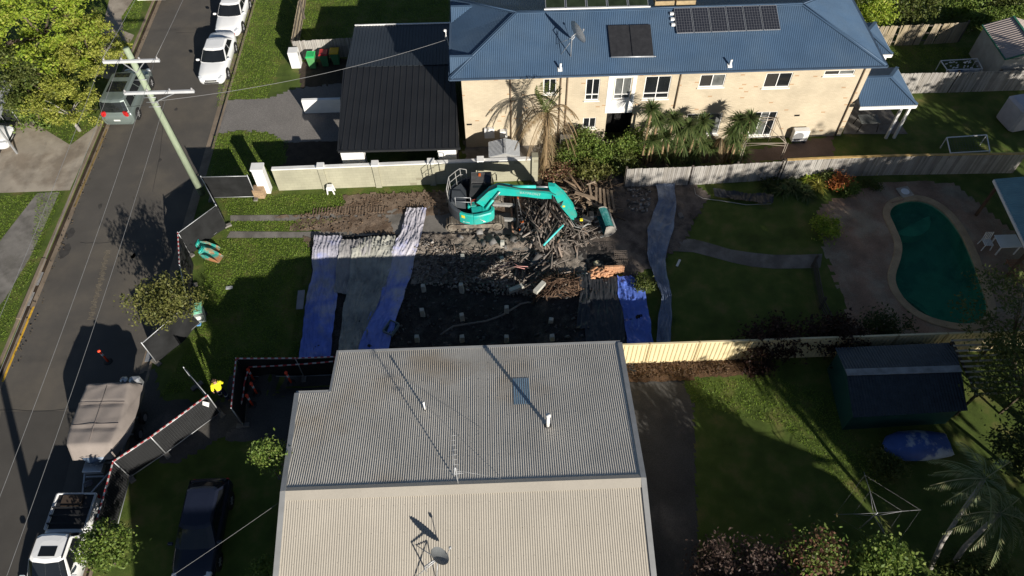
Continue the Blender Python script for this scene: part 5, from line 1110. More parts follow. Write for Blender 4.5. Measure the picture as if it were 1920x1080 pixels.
b = B(); b.add([(x1+.055,y0+.08,1.75),(x1+.055,y1-.08,1.75),(x1-.06,y1-.14,2.62),(x1-.06,y0+.14,2.62)], [(0,1,2,3)]); b.build('windscreen', m_glass, cab)
b = B(); b.add([(x0+.9,y0+.14,zc+.012),(x1-.14,y0+.14,zc+.012),(x1-.14,y1-.14,zc+.012),(x0+.9,y1-.14,zc+.012)], [(0,1,2,3)]); b.build('roof_window', m_glass, cab)
b = B(); b.tube([(x1-.1,y1,2.3),(x1+.15,y1+.12,2.45),(x1+.2,y1+.1,2.1)], .02, 6); b.box((x1+.2,y1+.1,2.1), (.06,.2,.28)); b.build('mirror', m_ex, cab)
# handrails
b = B(); rp = [G(837,355,2.55), G(841,332,2.75), G(853,322,2.85), G(862,316,2.85), G(874,318,2.85)]; rm = [p-Vector((0,0,.45)) for p in rp]
b.tube(rp, .024, 6); b.tube(rm, .02, 6); b.tube([rp[-1], rp[-1]-Vector((0,0,.9))], .024, 6)
for p in rp[:4]: b.tube([p, Vector((p.x+.05, min(p.y,29.5), 1.7))], .022, 6)
b.build('handrail', m_steel, ex)
b = B(); q = [G(853,370,2.3), G(882,371,2.3)]
for p in q: b.tube([p, (p.x, p.y, 1.6)], .02, 6)
b.tube(q, .02, 6); b.tube([p-Vector((0,0,.35)) for p in q], .018, 6); b.build('handrail', m_galv, ex)
# boom and arm: outlines on the machine's own working plane, given their real width
yb = lambda x: 27.62-.085*(x+1.0)
def onplane(px, py, dy=0.):
    y = 27.5
    for _ in range(25): p = Gy(px, py, y); y = yb(p.x)+dy
    return p
def beam(pts, w, dy=0.):
    P_ = [onplane(*q, dy) for q in pts]; b = B(); n = Vector((.085, 1, 0)).normalized()*w; b.loft([P_, [p+n for p in P_]], 0); return b, P_, n
b, bp, nb = beam([(893,380),(908,389),(922,376),(934,366),(944,366.5),(982,368.5),(1018,373),(1036,372.5),(1041,366),(1020,362),(982,358),(945,353),(932,352),(916,359)], .36)
bm = b.build('boom', m_teal, ex)
m_lt = M('pale grey lettering', (.34,.50,.47), .5, .1, 8)
def text(body, size, p, xdir, ydir, mat, parent, name='lettering', squash=1.):
    cu = bpy.data.curves.new(name, 'FONT'); cu.body = body; cu.size = size; cu.extrude = .002; cu.align_x = 'CENTER'; cu.align_y = 'CENTER'
    to = bpy.data.objects.new(name, cu); scene.collection.objects.link(to); bpy.context.view_layer.update()
    me = bpy.data.meshes.new_from_object(to.evaluated_get(bpy.context.evaluated_depsgraph_get())); bpy.data.objects.remove(to)
    x = Vector(xdir).normalized(); n = x.cross(Vector(ydir)).normalized(); y = n.cross(x); me.transform(Matrix((( x.x, y.x, n.x, 0), (x.y, y.y, n.y, 0), (x.z, y.z, n.z, 0), (0,0,0,1))) @ Matrix.Diagonal((squash,1,1,1)))
    root = parent
    while root.parent: root = root.parent
    o = bpy.data.objects.new(name, me); scene.collection.objects.link(o); me.materials.append(mat); me.transform(Matrix.Translation(Vector(p)-Vector(root.location))); o.parent = parent; return o
tp = onplane(994, 363.2); xd = onplane(1010,364.9)-onplane(980,361.6)
text('BAYFRONT', .22, tp-nb.normalized()*.006, xd, (0,0,1), m_lt, bm, squash=1.0)
b, apx, na = beam([(1028,349),(1040,350),(1057,364),(1074,387),(1082,408),(1078,413),(1071,411),(1060,398),(1046,381),(1039,366),(1031,357)], .26, .05)
am = b.build('arm', m_teal, ex)
p = onplane(1056,388,.05); b = B(); b.box(p-na.normalized()*.006+Vector((.03,0,.05)), (.13,.01,.12)); b.build('label', m_yellow, am)
m_teal2 = M('paler teal cylinder paint', (.05,.50,.43), .35, .08, 2)
def cyl(nm, a, c, r, split=.6, parent=None):
    b = B(); m_ = a.lerp(c, split); b.tube([a, m_], r, 10); o = b.build(nm, m_teal2, parent or ex); b = B(); b.tube([m_, c], r*.55, 8); b.build('rod', m_galv, o); return o
for dy in (-.12, .42): cyl('boom_cylinder', onplane(907,396,dy), onplane(937,360,dy), .075)
up = Vector((0,0,.16)); cyl('arm_cylinder', onplane(961,349.5,.17), onplane(1034,350.5,.17), .085)
cyl('bucket_cylinder', onplane(1050,357,.2)+up*.3, onplane(1078,394,.2)+up*.4, .06, .7)
b = B()
for k in range(5): dy = .06+.06*k; b.tube([onplane(900,378,dy)+up, onplane(918,357,dy)+up, onplane(934,350,dy)+up, onplane(980,356,dy)+up*.4, onplane(1030,360,dy)+up*.4, onplane(1042,366,dy)+up*.2], .026, 5)
for k in range(3): dy = -.03; b.tube([onplane(1036,366,dy), onplane(1038+k*2,377+k,dy-.1), onplane(1050+k,384+k,dy-.08), onplane(1056,376,dy+.1)], .026, 5)
b.build('hose', m_hose, bm)
# coupler and bucket
tip = onplane(1078,408,.15); b = B(); b.bar(tip, G(1093,415,.75), .22, .2); b.box(G(1098,412,.8), (.62,.34,.36), rz=-.2, ry=.35, bev=.05); b.box(G(1108,404,.75), (.3,.5,.3), bev=.05); b.build('quick_hitch', m_ex, ex)
b = B(); b.box(G(1090,412,1.03), (.16,.12,.10)); b.build('label', m_yellow, ex)
b = B(); b.tube([onplane(1066,406,.0), G(1078,425,.75), G(1090,428,.7), G(1101,421,.8), G(1108,420,.75)], .025, 6); b.tube([onplane(1072,412,.05), G(1084,424,.7), G(1094,424,.8), G(1104,418,.8)], .022, 6); b.build('hose', m_steel, ex)
A0, A1 = G(1127,397,.62), G(1141,434,.55); ax = (A1-A0).normalized(); rt_ = Vector((-ax.y, ax.x, 0)); rt_ = rt_ if rt_.x > 0 else -rt_
def bprof(c, r): return [c+rt_*(r*math.cos(t))+Vector((0,0,r*math.sin(t))) for t in np.linspace(math.radians(-125), math.radians(115), 14)]
b = B(); outer = [bprof(A0.lerp(A1, k/4), .38) for k in range(5)]; inner = [bprof(A0.lerp(A1, k/4), .345)[::-1] for k in range(5)]
b.loft([o_+i_ for o_, i_ in zip(outer, inner)], 0); bk = b.build('bucket', M('worn dark teal bucket', (.03,.20,.19), .55, .3, 3, .3, 20, patch=(.10,.25,.25), pscale=3), ex)
b = B()
for c in (A0, A1): b.loft([[p-ax*.02 for p in bprof(c, .42)],[p+ax*.02 for p in bprof(c, .42)]], 0)
b.build('side_plate', M('pale worn bucket plate', (.30,.28,.25), .7, .3, 3), bk)
b = B()
for k in range(5): c = A0.lerp(A1, k/4); b.tube([c+rt_*.40+Vector((0,0,.02)), c+rt_*.42+Vector((0,0,.12))], .045, 6)
b.tube([A0+rt_*.36+Vector((0,0,.2)), A1+rt_*.36+Vector((0,0,.2))], .06, 8); b.build('wear_bar', m_steel, bk)
b = B()
for k in range(5): c = bprof(A0.lerp(A1, k/4), .38)[0]; b.bar(c, c-rt_*.22-Vector((0,0,.06)), .09, .05)
b.build('tooth', m_steel, bk)
# markings on the near side
def onside(px, py): return Gy(px, py, 26.90)
p = G(866.5,397.5,1.56); a = math.radians(246); cpt = Vector((CX+1.485*math.cos(a), CY+1.485*math.sin(a), 1.56))
b = B(); b.box(cpt, (.20,.012,.20), rz=a+math.pi/2); b.build('label', m_yellow, sp)
a = math.radians(252); text('SK 135SR', .10, (CX+1.482*math.cos(a), CY+1.482*math.sin(a), 1.16), (-math.sin(a), math.cos(a), 0), (0,0,1), m_white, sp)
b = B(); yy = 26.868+.0
c0 = Vector((-.92, 26.845, 1.30))
b.add([c0+Vector((-.20,.035,.12)), c0+Vector((.10,.012,-.02)), c0+Vector((.16,.012,-.10)), c0+Vector((-.02,.012,-.10)), c0+Vector((.04,.012,-.04))], [(0,1,2,3,4)]); b.build('arrow_mark', m_white, sp)
# spare buckets on the lawn
for k, (pa, pb, lb) in enumerate((((372,466),(410,470),'spare teal excavator bucket with rusty cutting edge lying on the lawn, further one'), ((376,478),(416,488),'spare teal excavator bucket lying closest to the green lidded bin'))):
    p, q = G(*pa), G(*pb); c = p.lerp(q, .5); d = (q-p).normalized(); sd_ = Vector((-d.y, d.x, 0)); t = thing('spare_bucket', lb, 'bucket', (c.x,c.y,0), group='spare excavator buckets on the lawn'); w = .5 if k else .38
    prof = [(-.45,.42),(-.36,.18),(-.15,.05),(.25,.03),(.62,.02),(.62,.05),(.25,.075),(-.12,.10),(-.30,.22),(-.39,.44)]; b = B()
    b.loft([[c+d*x+sd_*s_+Vector((0,0,z_)) for x, z_ in prof] for s_ in (-w/2, w/2)], 0); o = b.build('shell', m_teal_worn, t)
    for s_ in (-w/2, w/2): b = B(); P_ = [c+d*x+sd_*s_+Vector((0,0,z_)) for x, z_ in ((-.45,.42),(-.36,.18),(-.15,.05),(.62,.02),(.45,.2),(-.05,.46))]; b.loft([P_, [v_+sd_*.03 for v_ in P_]], 0); b.build('side_plate', m_teal_worn, t)
    b = B(); b.tube([c-d*.42-sd_*w*.4+Vector((0,0,.52)), c-d*.42+sd_*w*.4+Vector((0,0,.52))], .05, 8)
    for s_ in (-.12,.12): b.bar(c-d*.44+sd_*s_+Vector((0,0,.3)), c-d*.46+sd_*s_+Vector((0,0,.58)), .05, .2)
    b.build('ear', m_teal, t)
# ------------------------------------------------ PERSON
def skin(name, J, edges, mat, parent, root=0, sub=2):
    """one continuous skinned surface over joints J = [(point, radius)]"""
    me = bpy.data.meshes.new(name); me.from_pydata([j[0] for j in J], edges, []); o = bpy.data.objects.new(name, me); scene.collection.objects.link(o)
    sk = o.modifiers.new('skin', 'SKIN'); sk.use_smooth_shade = True
    for i, j in enumerate(J):
        r = j[1] if isinstance(j[1], tuple) else (j[1], j[1]); me.skin_vertices[0].data[i].radius = r
    me.skin_vertices[0].data[root].use_root = True
    o.modifiers.new('sub', 'SUBSURF').levels = sub; bpy.context.view_layer.update()
    nm = bpy.data.meshes.new_from_object(o.evaluated_get(bpy.context.evaluated_depsgraph_get())); bpy.data.objects.remove(o)
    nm.materials.append(mat); o = bpy.data.objects.new(name, nm); scene.collection.objects.link(o); o.parent = parent; return o
m_skin = M('skin', (.36,.20,.14), .6, .08, 6); m_hivis = M('yellow work shirt', (.80,.74,.02), .8, .06, 5); m_navyc = M('navy work trousers', (.016,.018,.05), .85, .12, 5); m_hair = M('brown hair', (.045,.025,.015), .8, .2, 20); m_boot = M('tan work boot', (.14,.09,.05), .8, .15, 8); m_silver = M('silver reflective tape', (.62,.63,.62), .4, .05, 8)
pe = thing('person', 'person walking away in a yellow work shirt and navy trousers with silver leg bands', 'person', (-13.45, 17.25, 0))
J = [((0,0,.95),(.13,.10)), ((0,.02,1.18),(.13,.10)), ((0,.03,1.38),(.15,.11)), ((0,.04,1.50),(.06,.06)), ((0,.07,1.60),(.075,.09)), ((0,.08,1.70),(.06,.08)),       # spine, neck, head
     ((-.09,0,.90),.085), ((-.10,.16,.50),.055), ((-.10,.10,.10),.04), ((-.10,.24,.04),.03),  ((.09,0,.90),.085), ((.10,-.06,.50),.055), ((.10,-.24,.12),.04), ((.10,-.12,.04),.03),
     ((-.19,.02,1.42),.055), ((-.27,-.06,1.16),.042), ((-.29,.03,.92),.03), ((-.29,.06,.84),(.035,.018)),  ((.19,.02,1.42),.055), ((.27,.06,1.16),.042), ((.28,.20,.95),.03), ((.28,.24,.88),(.035,.018))]
Ed = [(0,1),(1,2),(2,3),(3,4),(4,5),(0,6),(6,7),(7,8),(8,9),(0,10),(10,11),(11,12),(12,13),(2,14),(14,15),(15,16),(16,17),(2,18),(18,19),(19,20),(20,21)]
for w_, s_ in ((17,-1),(21,1)):
    hp = Vector(J[w_][0])
    for k in range(4): i = len(J); dx = (k-1.5)*.018; J += [(tuple(hp+Vector((dx*s_*.4,dx+.0,-.04))),.008), (tuple(hp+Vector((dx*s_*.4,dx+.01,-.075+.006*abs(k-1)))),.007)]; Ed += [(w_,i),(i,i+1)]
    i = len(J); J += [(tuple(hp+Vector((0,.035,0))),.010), (tuple(hp+Vector((-.005*s_,.05,-.035))),.008)]; Ed += [(w_,i),(i,i+1)]
skin('body', J, Ed, m_skin, pe)
skin('shirt', [((0,.01,.90),(.165,.135)),((0,.02,1.20),(.165,.13)),((0,.03,1.40),(.185,.135)),((0,.04,1.485),(.085,.08)),((-.20,.02,1.42),.085),((-.26,-.05,1.20),.072),((-.275,-.03,1.10),.065),((.20,.02,1.42),.085),((.26,.05,1.20),.072),((.272,.10,1.10),.065)], [(0,1),(1,2),(2,3),(2,4),(4,5),(5,6),(2,7),(7,8),(8,9)], m_hivis, pe)
skin('trousers', [((0,.0,1.02),(.155,.125)),((0,0,.92),(.155,.125)),((-.095,.02,.85),.105),((-.10,.16,.50),.082),((-.10,.10,.12),.07),((.095,0,.85),.105),((.10,-.06,.50),.082),((.10,-.23,.14),.07)], [(0,1),(1,2),(2,3),(3,4),(1,5),(5,6),(6,7)], m_navyc, pe)
for x, y0 in ((-.10,.10),(.10,-.24)): skin('boot', [((x,y0,.12),.06),((x,y0+.02,.05),.055),((x,y0+.16,.04),(.05,.04))], [(0,1),(1,2)], m_boot, pe, sub=1)
for x, y0 in ((-.10,.14),(.10,-.11)): b = B(); b.T = Matrix.Translation(pe.location); b.tube([(x,y0,.36),(x,y0+.008,.42)], .088, 14); b.build('reflective_band', m_silver, pe)
b = B(); b.T = Matrix.Translation(pe.location); b.tube([(0,.02,1.13),(0,.02,1.17)], .10, 18); b.build('reflective_band', m_silver, pe)
hc = Vector((0,.075,1.685)); b = B(); b.T = Matrix.Translation(pe.location); rings = []
for k in range(7):
    a = k/6*math.pi*.52; rings.append([hc+Vector((.085*math.sin(max(a,.02))*math.cos(t), .10*math.sin(max(a,.02))*math.sin(t)-.012, .092*math.cos(a))) for t in np.linspace(0, 2*math.pi, 16, endpoint=False)])
b.loft(rings, 0, True); b.build('hair', m_hair, pe)
b = B(); b.T = Matrix.Translation(pe.location); f = hc+Vector((0,.095,-.05)); b.tube([f+Vector((0,-.01,.03)), f+Vector((0,.028,-.005)), f+Vector((0,.0,-.012))], [.008,.014,.006], 6); [b.tube([hc+Vector((s_*.08,0,-.07)), hc+Vector((s_*.095,-.005,-.05)), hc+Vector((s_*.085,0,-.03))], .012, 6) for s_ in (-1,1)]; b.box(f+Vector((0,.004,-.045)), (.045,.01,.010)); b.build('face_features', m_skin, pe)
b = B(); b.T = Matrix.Translation(pe.location); [b.disc(f+Vector((s_*.03,-.002,.022)), (0,1,0), .009, .006, 10) for s_ in (-1,1)]; b.build('eye', m_hair, pe)
pe.rotation_euler = (0, 0, .55)

# ------------------------------------------------ SITE FENCING
m_cloth = M('black shade cloth', (.016,.0165,.017), .75, .25, 2, .1, 30, .3, 12, spec=.2)
m_tr, m_tw = M('red tape', (.42,.05,.05), .6), M('white tape', (.55,.54,.52), .6)
m_wire = M('fence wire', (.07,.072,.075), .6, .1, 5)
def top2(px, py, h=1.8): p = G(px, py, h); return Vector((p.x, p.y, float(gz(p.x, p.y))))
def tape(b, pts, w=.026, L=.15, sag=0.):
    for a, c in zip(pts[:-1], pts[1:]):
        a, c = Vector(a), Vector(c); n = max(2, int((c-a).length/L))
        for k in range(n):
            p, q = a.lerp(c, k/n), a.lerp(c, (k+1)/n); s0 = -sag*4*(k/n)*(1-k/n); s1 = -sag*4*((k+1)/n)*(1-(k+1)/n)
            b.bar(p+Vector((0,0,s0)), q+Vector((0,0,s1)), .05, w, m=k % 2)
def fence_panel(label, p, q, h=1.8, cloth=True, mesh=False, tp=False, wob=.06, posts=(1,1), foot=0.04):
    p, q = Vector(p), Vector(q); t = thing('fence_panel', label, 'fence', p, group='temporary site fence panels'); d = q-p; L_ = d.length; d.normalize(); n = Vector((-d.y, d.x, 0)); U = Vector((0,0,1))
    b = B(); b.tube([p+U*h, q+U*h], .022, 6); b.tube([p+U*.12, q+U*.12], .02, 6)
    for k, e in enumerate((p, q)):
        if posts[k]: b.tube([e+U*.02, e+U*(h+.10)], .026, 8)
    b.build('frame', m_galv, t)
    if cloth:
        NX, NZ = max(6, int(L_/.16)), 12; V = []; sg = -1 if mesh and n.dot(p) < 0 else 1
        ph = rnd.random()*6
        for j in range(NZ+1):
            for i in range(NX+1):
                u, v = i/NX, j/NZ; V.append(p+d*L_*u+U*(foot+(h-foot-.01)*v-.02*math.sin(u*math.pi*4+ph)*(v > .95))+n*sg*(.03+wob*(.45*bool(mesh)+math.sin(u*7+ph)*.5+math.sin(v*5+u*11+ph)*.35+.4*(1-v)**2)))
        npmesh('shade_cloth', V, [(j*(NX+1)+i, j*(NX+1)+i+1, (j+1)*(NX+1)+i+1, (j+1)*(NX+1)+i) for j in range(NZ) for i in range(NX)], m_cloth, t, smooth=True)
    if mesh:
        b = B(); nx_ = int(L_/.11); nz_ = 14
        for i in range(1, nx_): a = p+d*L_*i/nx_; b.bar(a+U*.12, a+U*h, .006)
        for j in range(1, nz_): b.bar(p+U*(.12+(h-.12)*j/nz_), q+U*(.12+(h-.12)*j/nz_), .006)
        b.build('wire_mesh', m_wire, t)
    if tp: b = B(); tape(b, [p+U*(h+.05), q+U*(h+.05)]); b.build('barrier_tape', [m_tr, m_tw], t)
    for k, e in enumerate((p, q)):
        if posts[k]: b = B(); b.box(e+U*.06, (.24,.60,.11), rz=math.atan2(d.y,d.x), bev=.02); b.build('foot_block', m_conc2, t)
    return t
D1, D2, A_, B_, C_ = top2(377,332), top2(464,330), top2(405,385), top2(334,437), top2(337,498)
fence_panel('black cloth fence panel from the power pole to the white gate pier', D1, D2)
fence_panel('black cloth fence panel seen edge on between the pole and the lawn', D1, A_, posts=(0,1), wob=.10)
fence_panel('black cloth fence panel with a turned up corner, between the pole and the taped panel', A_, B_, posts=(0,1))
fence_panel('black cloth fence panel with red and white tape on its top, by the spare buckets', B_, C_, tp=True, posts=(0,1), wob=.12)
E_, F_ = top2(352,570), top2(266,644)
fence_panel('black cloth fence panel hidden behind the street tree', C_, E_, posts=(0,0), wob=.12)
fence_panel('black cloth fence panel below the street tree with its white frame end at the drain', E_, F_, posts=(0,1), wob=.12)
G0, G1, G2, G3 = top2(390,742), top2(283,820), top2(213,866), top2(180,985)
fence_panel('dark cloth covered gate panel seen edge on beside the person', top2(345,690), top2(388,741), cloth=True, posts=(1,0), wob=.03)
fence_panel('mesh fence panel with a white rag tied to its corner, nearest the person', G0, G1, cloth=True, mesh=True, tp=True)
fp_ = [o_ for o_ in bpy.data.objects if o_.get('label', '').startswith('mesh fence panel with a white rag')][0]
b = B(); q = G0.lerp(G1, .10); b.add([q+Vector((0,-.05,1.75)), q+Vector((.25,-.06,1.6)), q+Vector((.12,-.10,1.25)), q+Vector((-.1,-.08,1.45))], [(0,1,2),(0,2,3)]); b.build('rag', m_white, fp_)
fence_panel('mesh fence panel in the middle of the driveway run, beside the boat trailer', G1, G2, cloth=True, mesh=True, tp=True, posts=(0,1))
fence_panel('mesh fence panel running down beside the white utility', G2, G3, cloth=True, mesh=True, tp=True, posts=(0,1))
H0, H1, H2, H3 = top2(443,673), top2(548,660), top2(650,656), top2(434,766)
fence_panel('black cloth panel with taped top by the left end of the metal roof', H0, H1, tp=True)
fence_panel('black cloth panel running behind the corner of the metal roof', H1, H2, tp=True, posts=(0,1))
fence_panel('black cloth panel with taped top beside the traffic posts', H0, H3, tp=True, posts=(0,1))
b = B(); a = [G(466,688,1.0), G(640,676,1.0)]; tape(b, a, .05, .2, .08); tape(b, [G(466,688,1.0), G(458,718,.9), G(455,745,.8), G(446,775,.4)], .05, .15, .04)
o = tag(b.build('barrier_tape', [m_tr, m_tw]), 'red and white tape strung inside the driveway from post to post', 'tape')
# traffic posts
m_org = M('fluorescent orange plastic', (.78,.075,.03), .55, .06, 4); m_rubber = M('black rubber base', (.03,.03,.03), .8, .1, 5)
bo = thing('traffic_post', 'orange traffic post with a white band alone on the road', 'bollard', G(203,678,-.13), group='orange traffic posts'); o = Vector(bo.location)
b = B(); b.tube([o+Vector((0,0,.05)), o+Vector((0,0,.95))], [.055,.045], 12); b.tube([o+Vector((0,0,.95)), o+Vector((0,0,1.0)), o+Vector((0,0,1.07))], [.075,.085,.06], 12); b.build('post', m_org, bo)
b = B(); b.tube([o+Vector((0,0,.58)), o+Vector((0,0,.76))], .056, 12); b.build('band', m_silver, bo); b = B(); b.tube([o, o+Vector((0,0,.05))], [.22,.16], 8); b.build('base', m_rubber, bo)
for px, py, lb in ((476,712,'orange traffic post at the corner of the taped driveway, tallest looking of the cluster'), (461,730,'orange traffic post of the cluster leaning closest to the taped fence'), (482,738,'orange traffic post furthest right in the cluster'), (458,752,'orange traffic post lowest on the left of the cluster'), (474,760,'orange traffic post nearest the viewer in the cluster'), (546,718,'orange traffic post standing alone near the metal roof corner')):
    c = copy_tree(bo); c.location = G(px, py); c["label"] = lb
# wheelie bins
def bin_(name, label, px, body, lid, rz=0, open_=0, at=None):
    c = at or G(*px); t = thing(name, label, 'bin', (0,0,0)); b = B()
    b.loft([[Vector((s_[0]*w, s_[1]*d, z_)) for s_ in ((-1,-1),(1,-1),(1,1),(-1,1))] for w, d, z_ in ((.20,.22,.06),(.27,.31,.95),(.29,.33,.97),(.29,.33,1.0))]); b.build('body', body, t)
    b = B(); b.loft([[Vector((s_[0]*w, s_[1]*d+.0, z_)) for s_ in ((-1,-1),(1,-1),(1,1),(-1,1))] for w, d, z_ in ((.30,.36,1.0),(.30,.36,1.03),(.24,.28,1.08),(.20,.24,1.06))]); b.build('lid', lid, t)
    b = B(); b.tube([(-.24,.38,.98),(.24,.38,.98)], .02, 6); b.build('handle', body, t)
    b = B(); [b.tube([(s_*.2,.26,.1),(s_*.27,.26,.1)], .1, 12) for s_ in (-1,1)]; b.build('wheel', m_tyre, t)
    t.location = (c.x, c.y, float(gz(c.x,c.y))); t.rotation_euler = (0,0,rz); return t
m_bing = M('dark green bin plastic', (.05,.16,.07), .5, .1, 3)
g_ = [bin_('wheelie_bin', 'green wheelie bin with a bright green lid beside the white letterbox pillar', (588,126), M('mid green bin plastic', (.10,.30,.11), .5), M('bright green lid', (.03,.42,.12), .4)), bin_('wheelie_bin', 'dark wheelie bin with a red lid, the middle one of three', (612,122), m_bing, M('red lid', (.35,.03,.03), .4)), bin_('wheelie_bin', 'dark wheelie bin with a yellow lid against the paling fence', (632,119), m_bing, M('yellow lid', (.55,.34,.02), .4))]
for k in g_: k["group"] = 'wheelie bins by the letterbox pillar'
wb = bin_('wheelie_bin', 'grey wheelie bin with a pale green lid on the front lawn', (380,599), M('grey bin plastic', (.19,.22,.20), .6, .15, 3), M('pale green lid', (.20,.50,.34), .45, .1, 3), rz=.25)
b = B(); b.T = None; b.box((-.02,-.29,.55), (.22,.02,.26)); b.v = [tuple(Vector(p)+Vector(wb.location)) for p in b.v]; b.build('sticker', m_white, wb)
lp = thing('letterbox_pillar', 'white rendered letterbox pillar at the corner of the top paling fence', 'pillar', G(556,128)); o = Vector(lp.location); b = B(); b.box(o+Vector((0,.3,.62)), (.62,.62,1.24), taper=1.0); b.build('pillar', m_white, lp); b = B(); b.box(o+Vector((.312,.3,.95)), (.01,.12,.3)); b.build('slot', m_dark, lp)
# stool, small stuff on the lawn
st = thing('plastic_stool', 'white plastic step stool against the block wall', 'stool', G(621,364)); o = Vector(st.location); b = B(); b.box(o+Vector((0,.12,.56)), (.34,.30,.05), bev=.02); b.box(o+Vector((0,.0,.42)), (.30,.03,.24), rx=-.1); b.build('seat', m_white, st)
for x in (-.15,.15):
    for y in (0,.24): b = B(); b.bar(o+Vector((x*1.3,y*1.3-.03,0)), o+Vector((x*.9,y,.54)), .07, .05); b.build('leg', m_white, st)
p = G(430,540); b = B(); b.box((p.x,p.y,.03), (.36,.2,.05), rz=.1, bev=.015); tag(b.build('meter_lid', M('pale water meter lid', (.40,.41,.41), .7)), 'pale grey meter lid lying flat in the front lawn', 'cover')
p = G(369,606); b = B(); b.box((p.x,p.y,.05), (.3,.3,.10), rz=.5, rx=.3, bev=.03); b.box((p.x+.1,p.y-.1,.03), (.3,.2,.05), rz=.1, bev=.02); tag(b.build('blue_bag', M('light blue plastic', (.12,.32,.62), .5, .15, 5)), 'light blue plastic bag below the grey wheelie bin', 'bag')
# storm water grates
def grate(label, px, w, l, rz=0):
    c = G(*px, -.13); t = thing('drain_grate', label, 'drain', (c.x,c.y,-.13), group='stormwater grates in the gutters'); b = B(); n = 9
    for i in range(n+1): b.box((c.x-w/2+w*i/n,c.y,-.118), (.022,l,.02))
    for j in range(n+3): b.box((c.x,c.y-l/2+l*j/(n+2),-.1165), (w,.022,.02))
    b.build('bars', m_galv, t); b = B(); b.box((c.x,c.y,-.1275), (w,l,.006)); b.build('pit', m_dark, t)
grate('stormwater grate in the left gutter, further one', (67,523), .55, .85); grate('stormwater grate in the left gutter, closer to the yellow line', (50,561), .55, .85); grate('stormwater grate in the right gutter beside the black fence end', (284,668), .50, .6)
b = B(); b.box((KL-.06,G(50,540).y,-.03), (.22,4.0,.16), bev=.02); structure(b.build('kerb_inlet', m_gutter))

# ------------------------------------------------ POWER POLE AND WIRES
m_pole = M('pale green treated pole', (.27,.32,.22), .8, .15, 1.5, .15, 20, stretch=(1,1,.15))
pp = thing('power_pole', 'tall pale green power pole with two white crossarms at the kerb', 'power pole', (-17.42,30.85,0)); X0, Y0 = -17.42, 30.85; lean = lambda z_: Vector((X0-.015*z_,Y0,z_))
b = B(); b.tube([lean(-.1), lean(5), lean(10.05)], [.20,.17,.145], 14); b.build('pole', m_pole, pp)
m_xarm = M('white fibre crossarm', (.50,.51,.52), .6, .06, 3)
XA = []
for z_, hwid, off in ((9.45,1.35,0.05), (7.55,1.75,.62)):
    c = lean(z_)+Vector((off,-.2,0)); b = B(); b.box(c, (hwid*2,.11,.14)); o = b.build('crossarm', m_xarm, pp); e = []
    for k in range(4):
        x = c.x-hwid+.08+k*(2*hwid-.16)/3; b = B(); b.tube([(x,c.y,z_+.05),(x,c.y,z_+.12),(x,c.y,z_+.22)], [.03,.06,.035], 8); b.build('insulator', M('brown grey insulator', (.30,.29,.29), .3), o); e.append(Vector((x,c.y,z_+.22)))
    XA.append(e); b = B(); b.bar(lean(z_-.7)+Vector((0,-.16,0)), c+Vector((hwid*.45,0,-.06)), .04); b.bar(lean(z_-.7)+Vector((0,-.16,0)), c+Vector((-hwid*.35,0,-.06)), .04); b.build('brace', m_galv, o)
b = B()
for z_ in (6.6,6.9,7.2,8.3): b.tube([lean(z_)+Vector((-.3,-.15,0)), lean(z_)+Vector((.3,-.15,0))], .02, 6)
b.tube([lean(7.0)+Vector((.2,-.2,0)), lean(7.0)+Vector((.35,-.35,.1)), lean(6.8)+Vector((.3,-.2,-.1))], .03, 6); b.build('step', m_galv, pp)
m_cable = M('grey aluminium cable', (.22,.22,.22), .5, .1, 5); m_cable2 = M('black cable', (.03,.03,.03), .6)
def wire(label, a, c, sag, r=.011, mat=None):
    a, c = Vector(a), Vector(c); P_ = [a.lerp(c, k/24)-Vector((0,0,sag*4*(k/24)*(1-k/24))) for k in range(25)]; b = B(); b.tube(P_, r, 5); t = tag(b.build('power_line', mat or m_cable, at=a), label, 'power line', 'overhead wires of the power pole'); return t
p2 = Vector((-17.4,-8.,0)); p3 = Vector((-17.4,72,0))
for k, (e, nm) in enumerate(((XA[0][0],'top crossarm left end'), (XA[0][3],'top crossarm right end'), (XA[0][1],'top crossarm inner insulator'), (XA[1][2],'lower crossarm right half'))):
    x = e.x-.05
    wire('grey wire running from the %s towards the viewer' % nm, e, (x,-8,e.z), .75, .009)
    if k in (0,1): wire('grey wire running from the %s away up the street' % nm, e, (x,72,e.z), .8, .010)
wire('grey service wire from the pole to the street end of the blue roof', lean(7.0)+Vector((.2,-.2,0)), G(835,75,5.8), .5, .010)
wire('dark service wire from the pole across the van to the left drive', lean(6.8)+Vector((-.2,-.2,0)), (-34,36,3.0), .5, .012, m_cable2)
wire('thin grey service wire crossing the bottom left yard to the metal roof', G(532,936,4.4), (-17.4,2.5,7.5), .3, .007)
b = B(); b.tube([(-17.3,5.6,-.1),(-17.3,5.6,10)], [.2,.15], 12); b.box((-17.3,5.5,9.45), (2.7,.11,.14)); o = b.build('power_pole', m_pole); tag(o, 'power pole just below the frame whose shadow crosses the road', 'power pole')

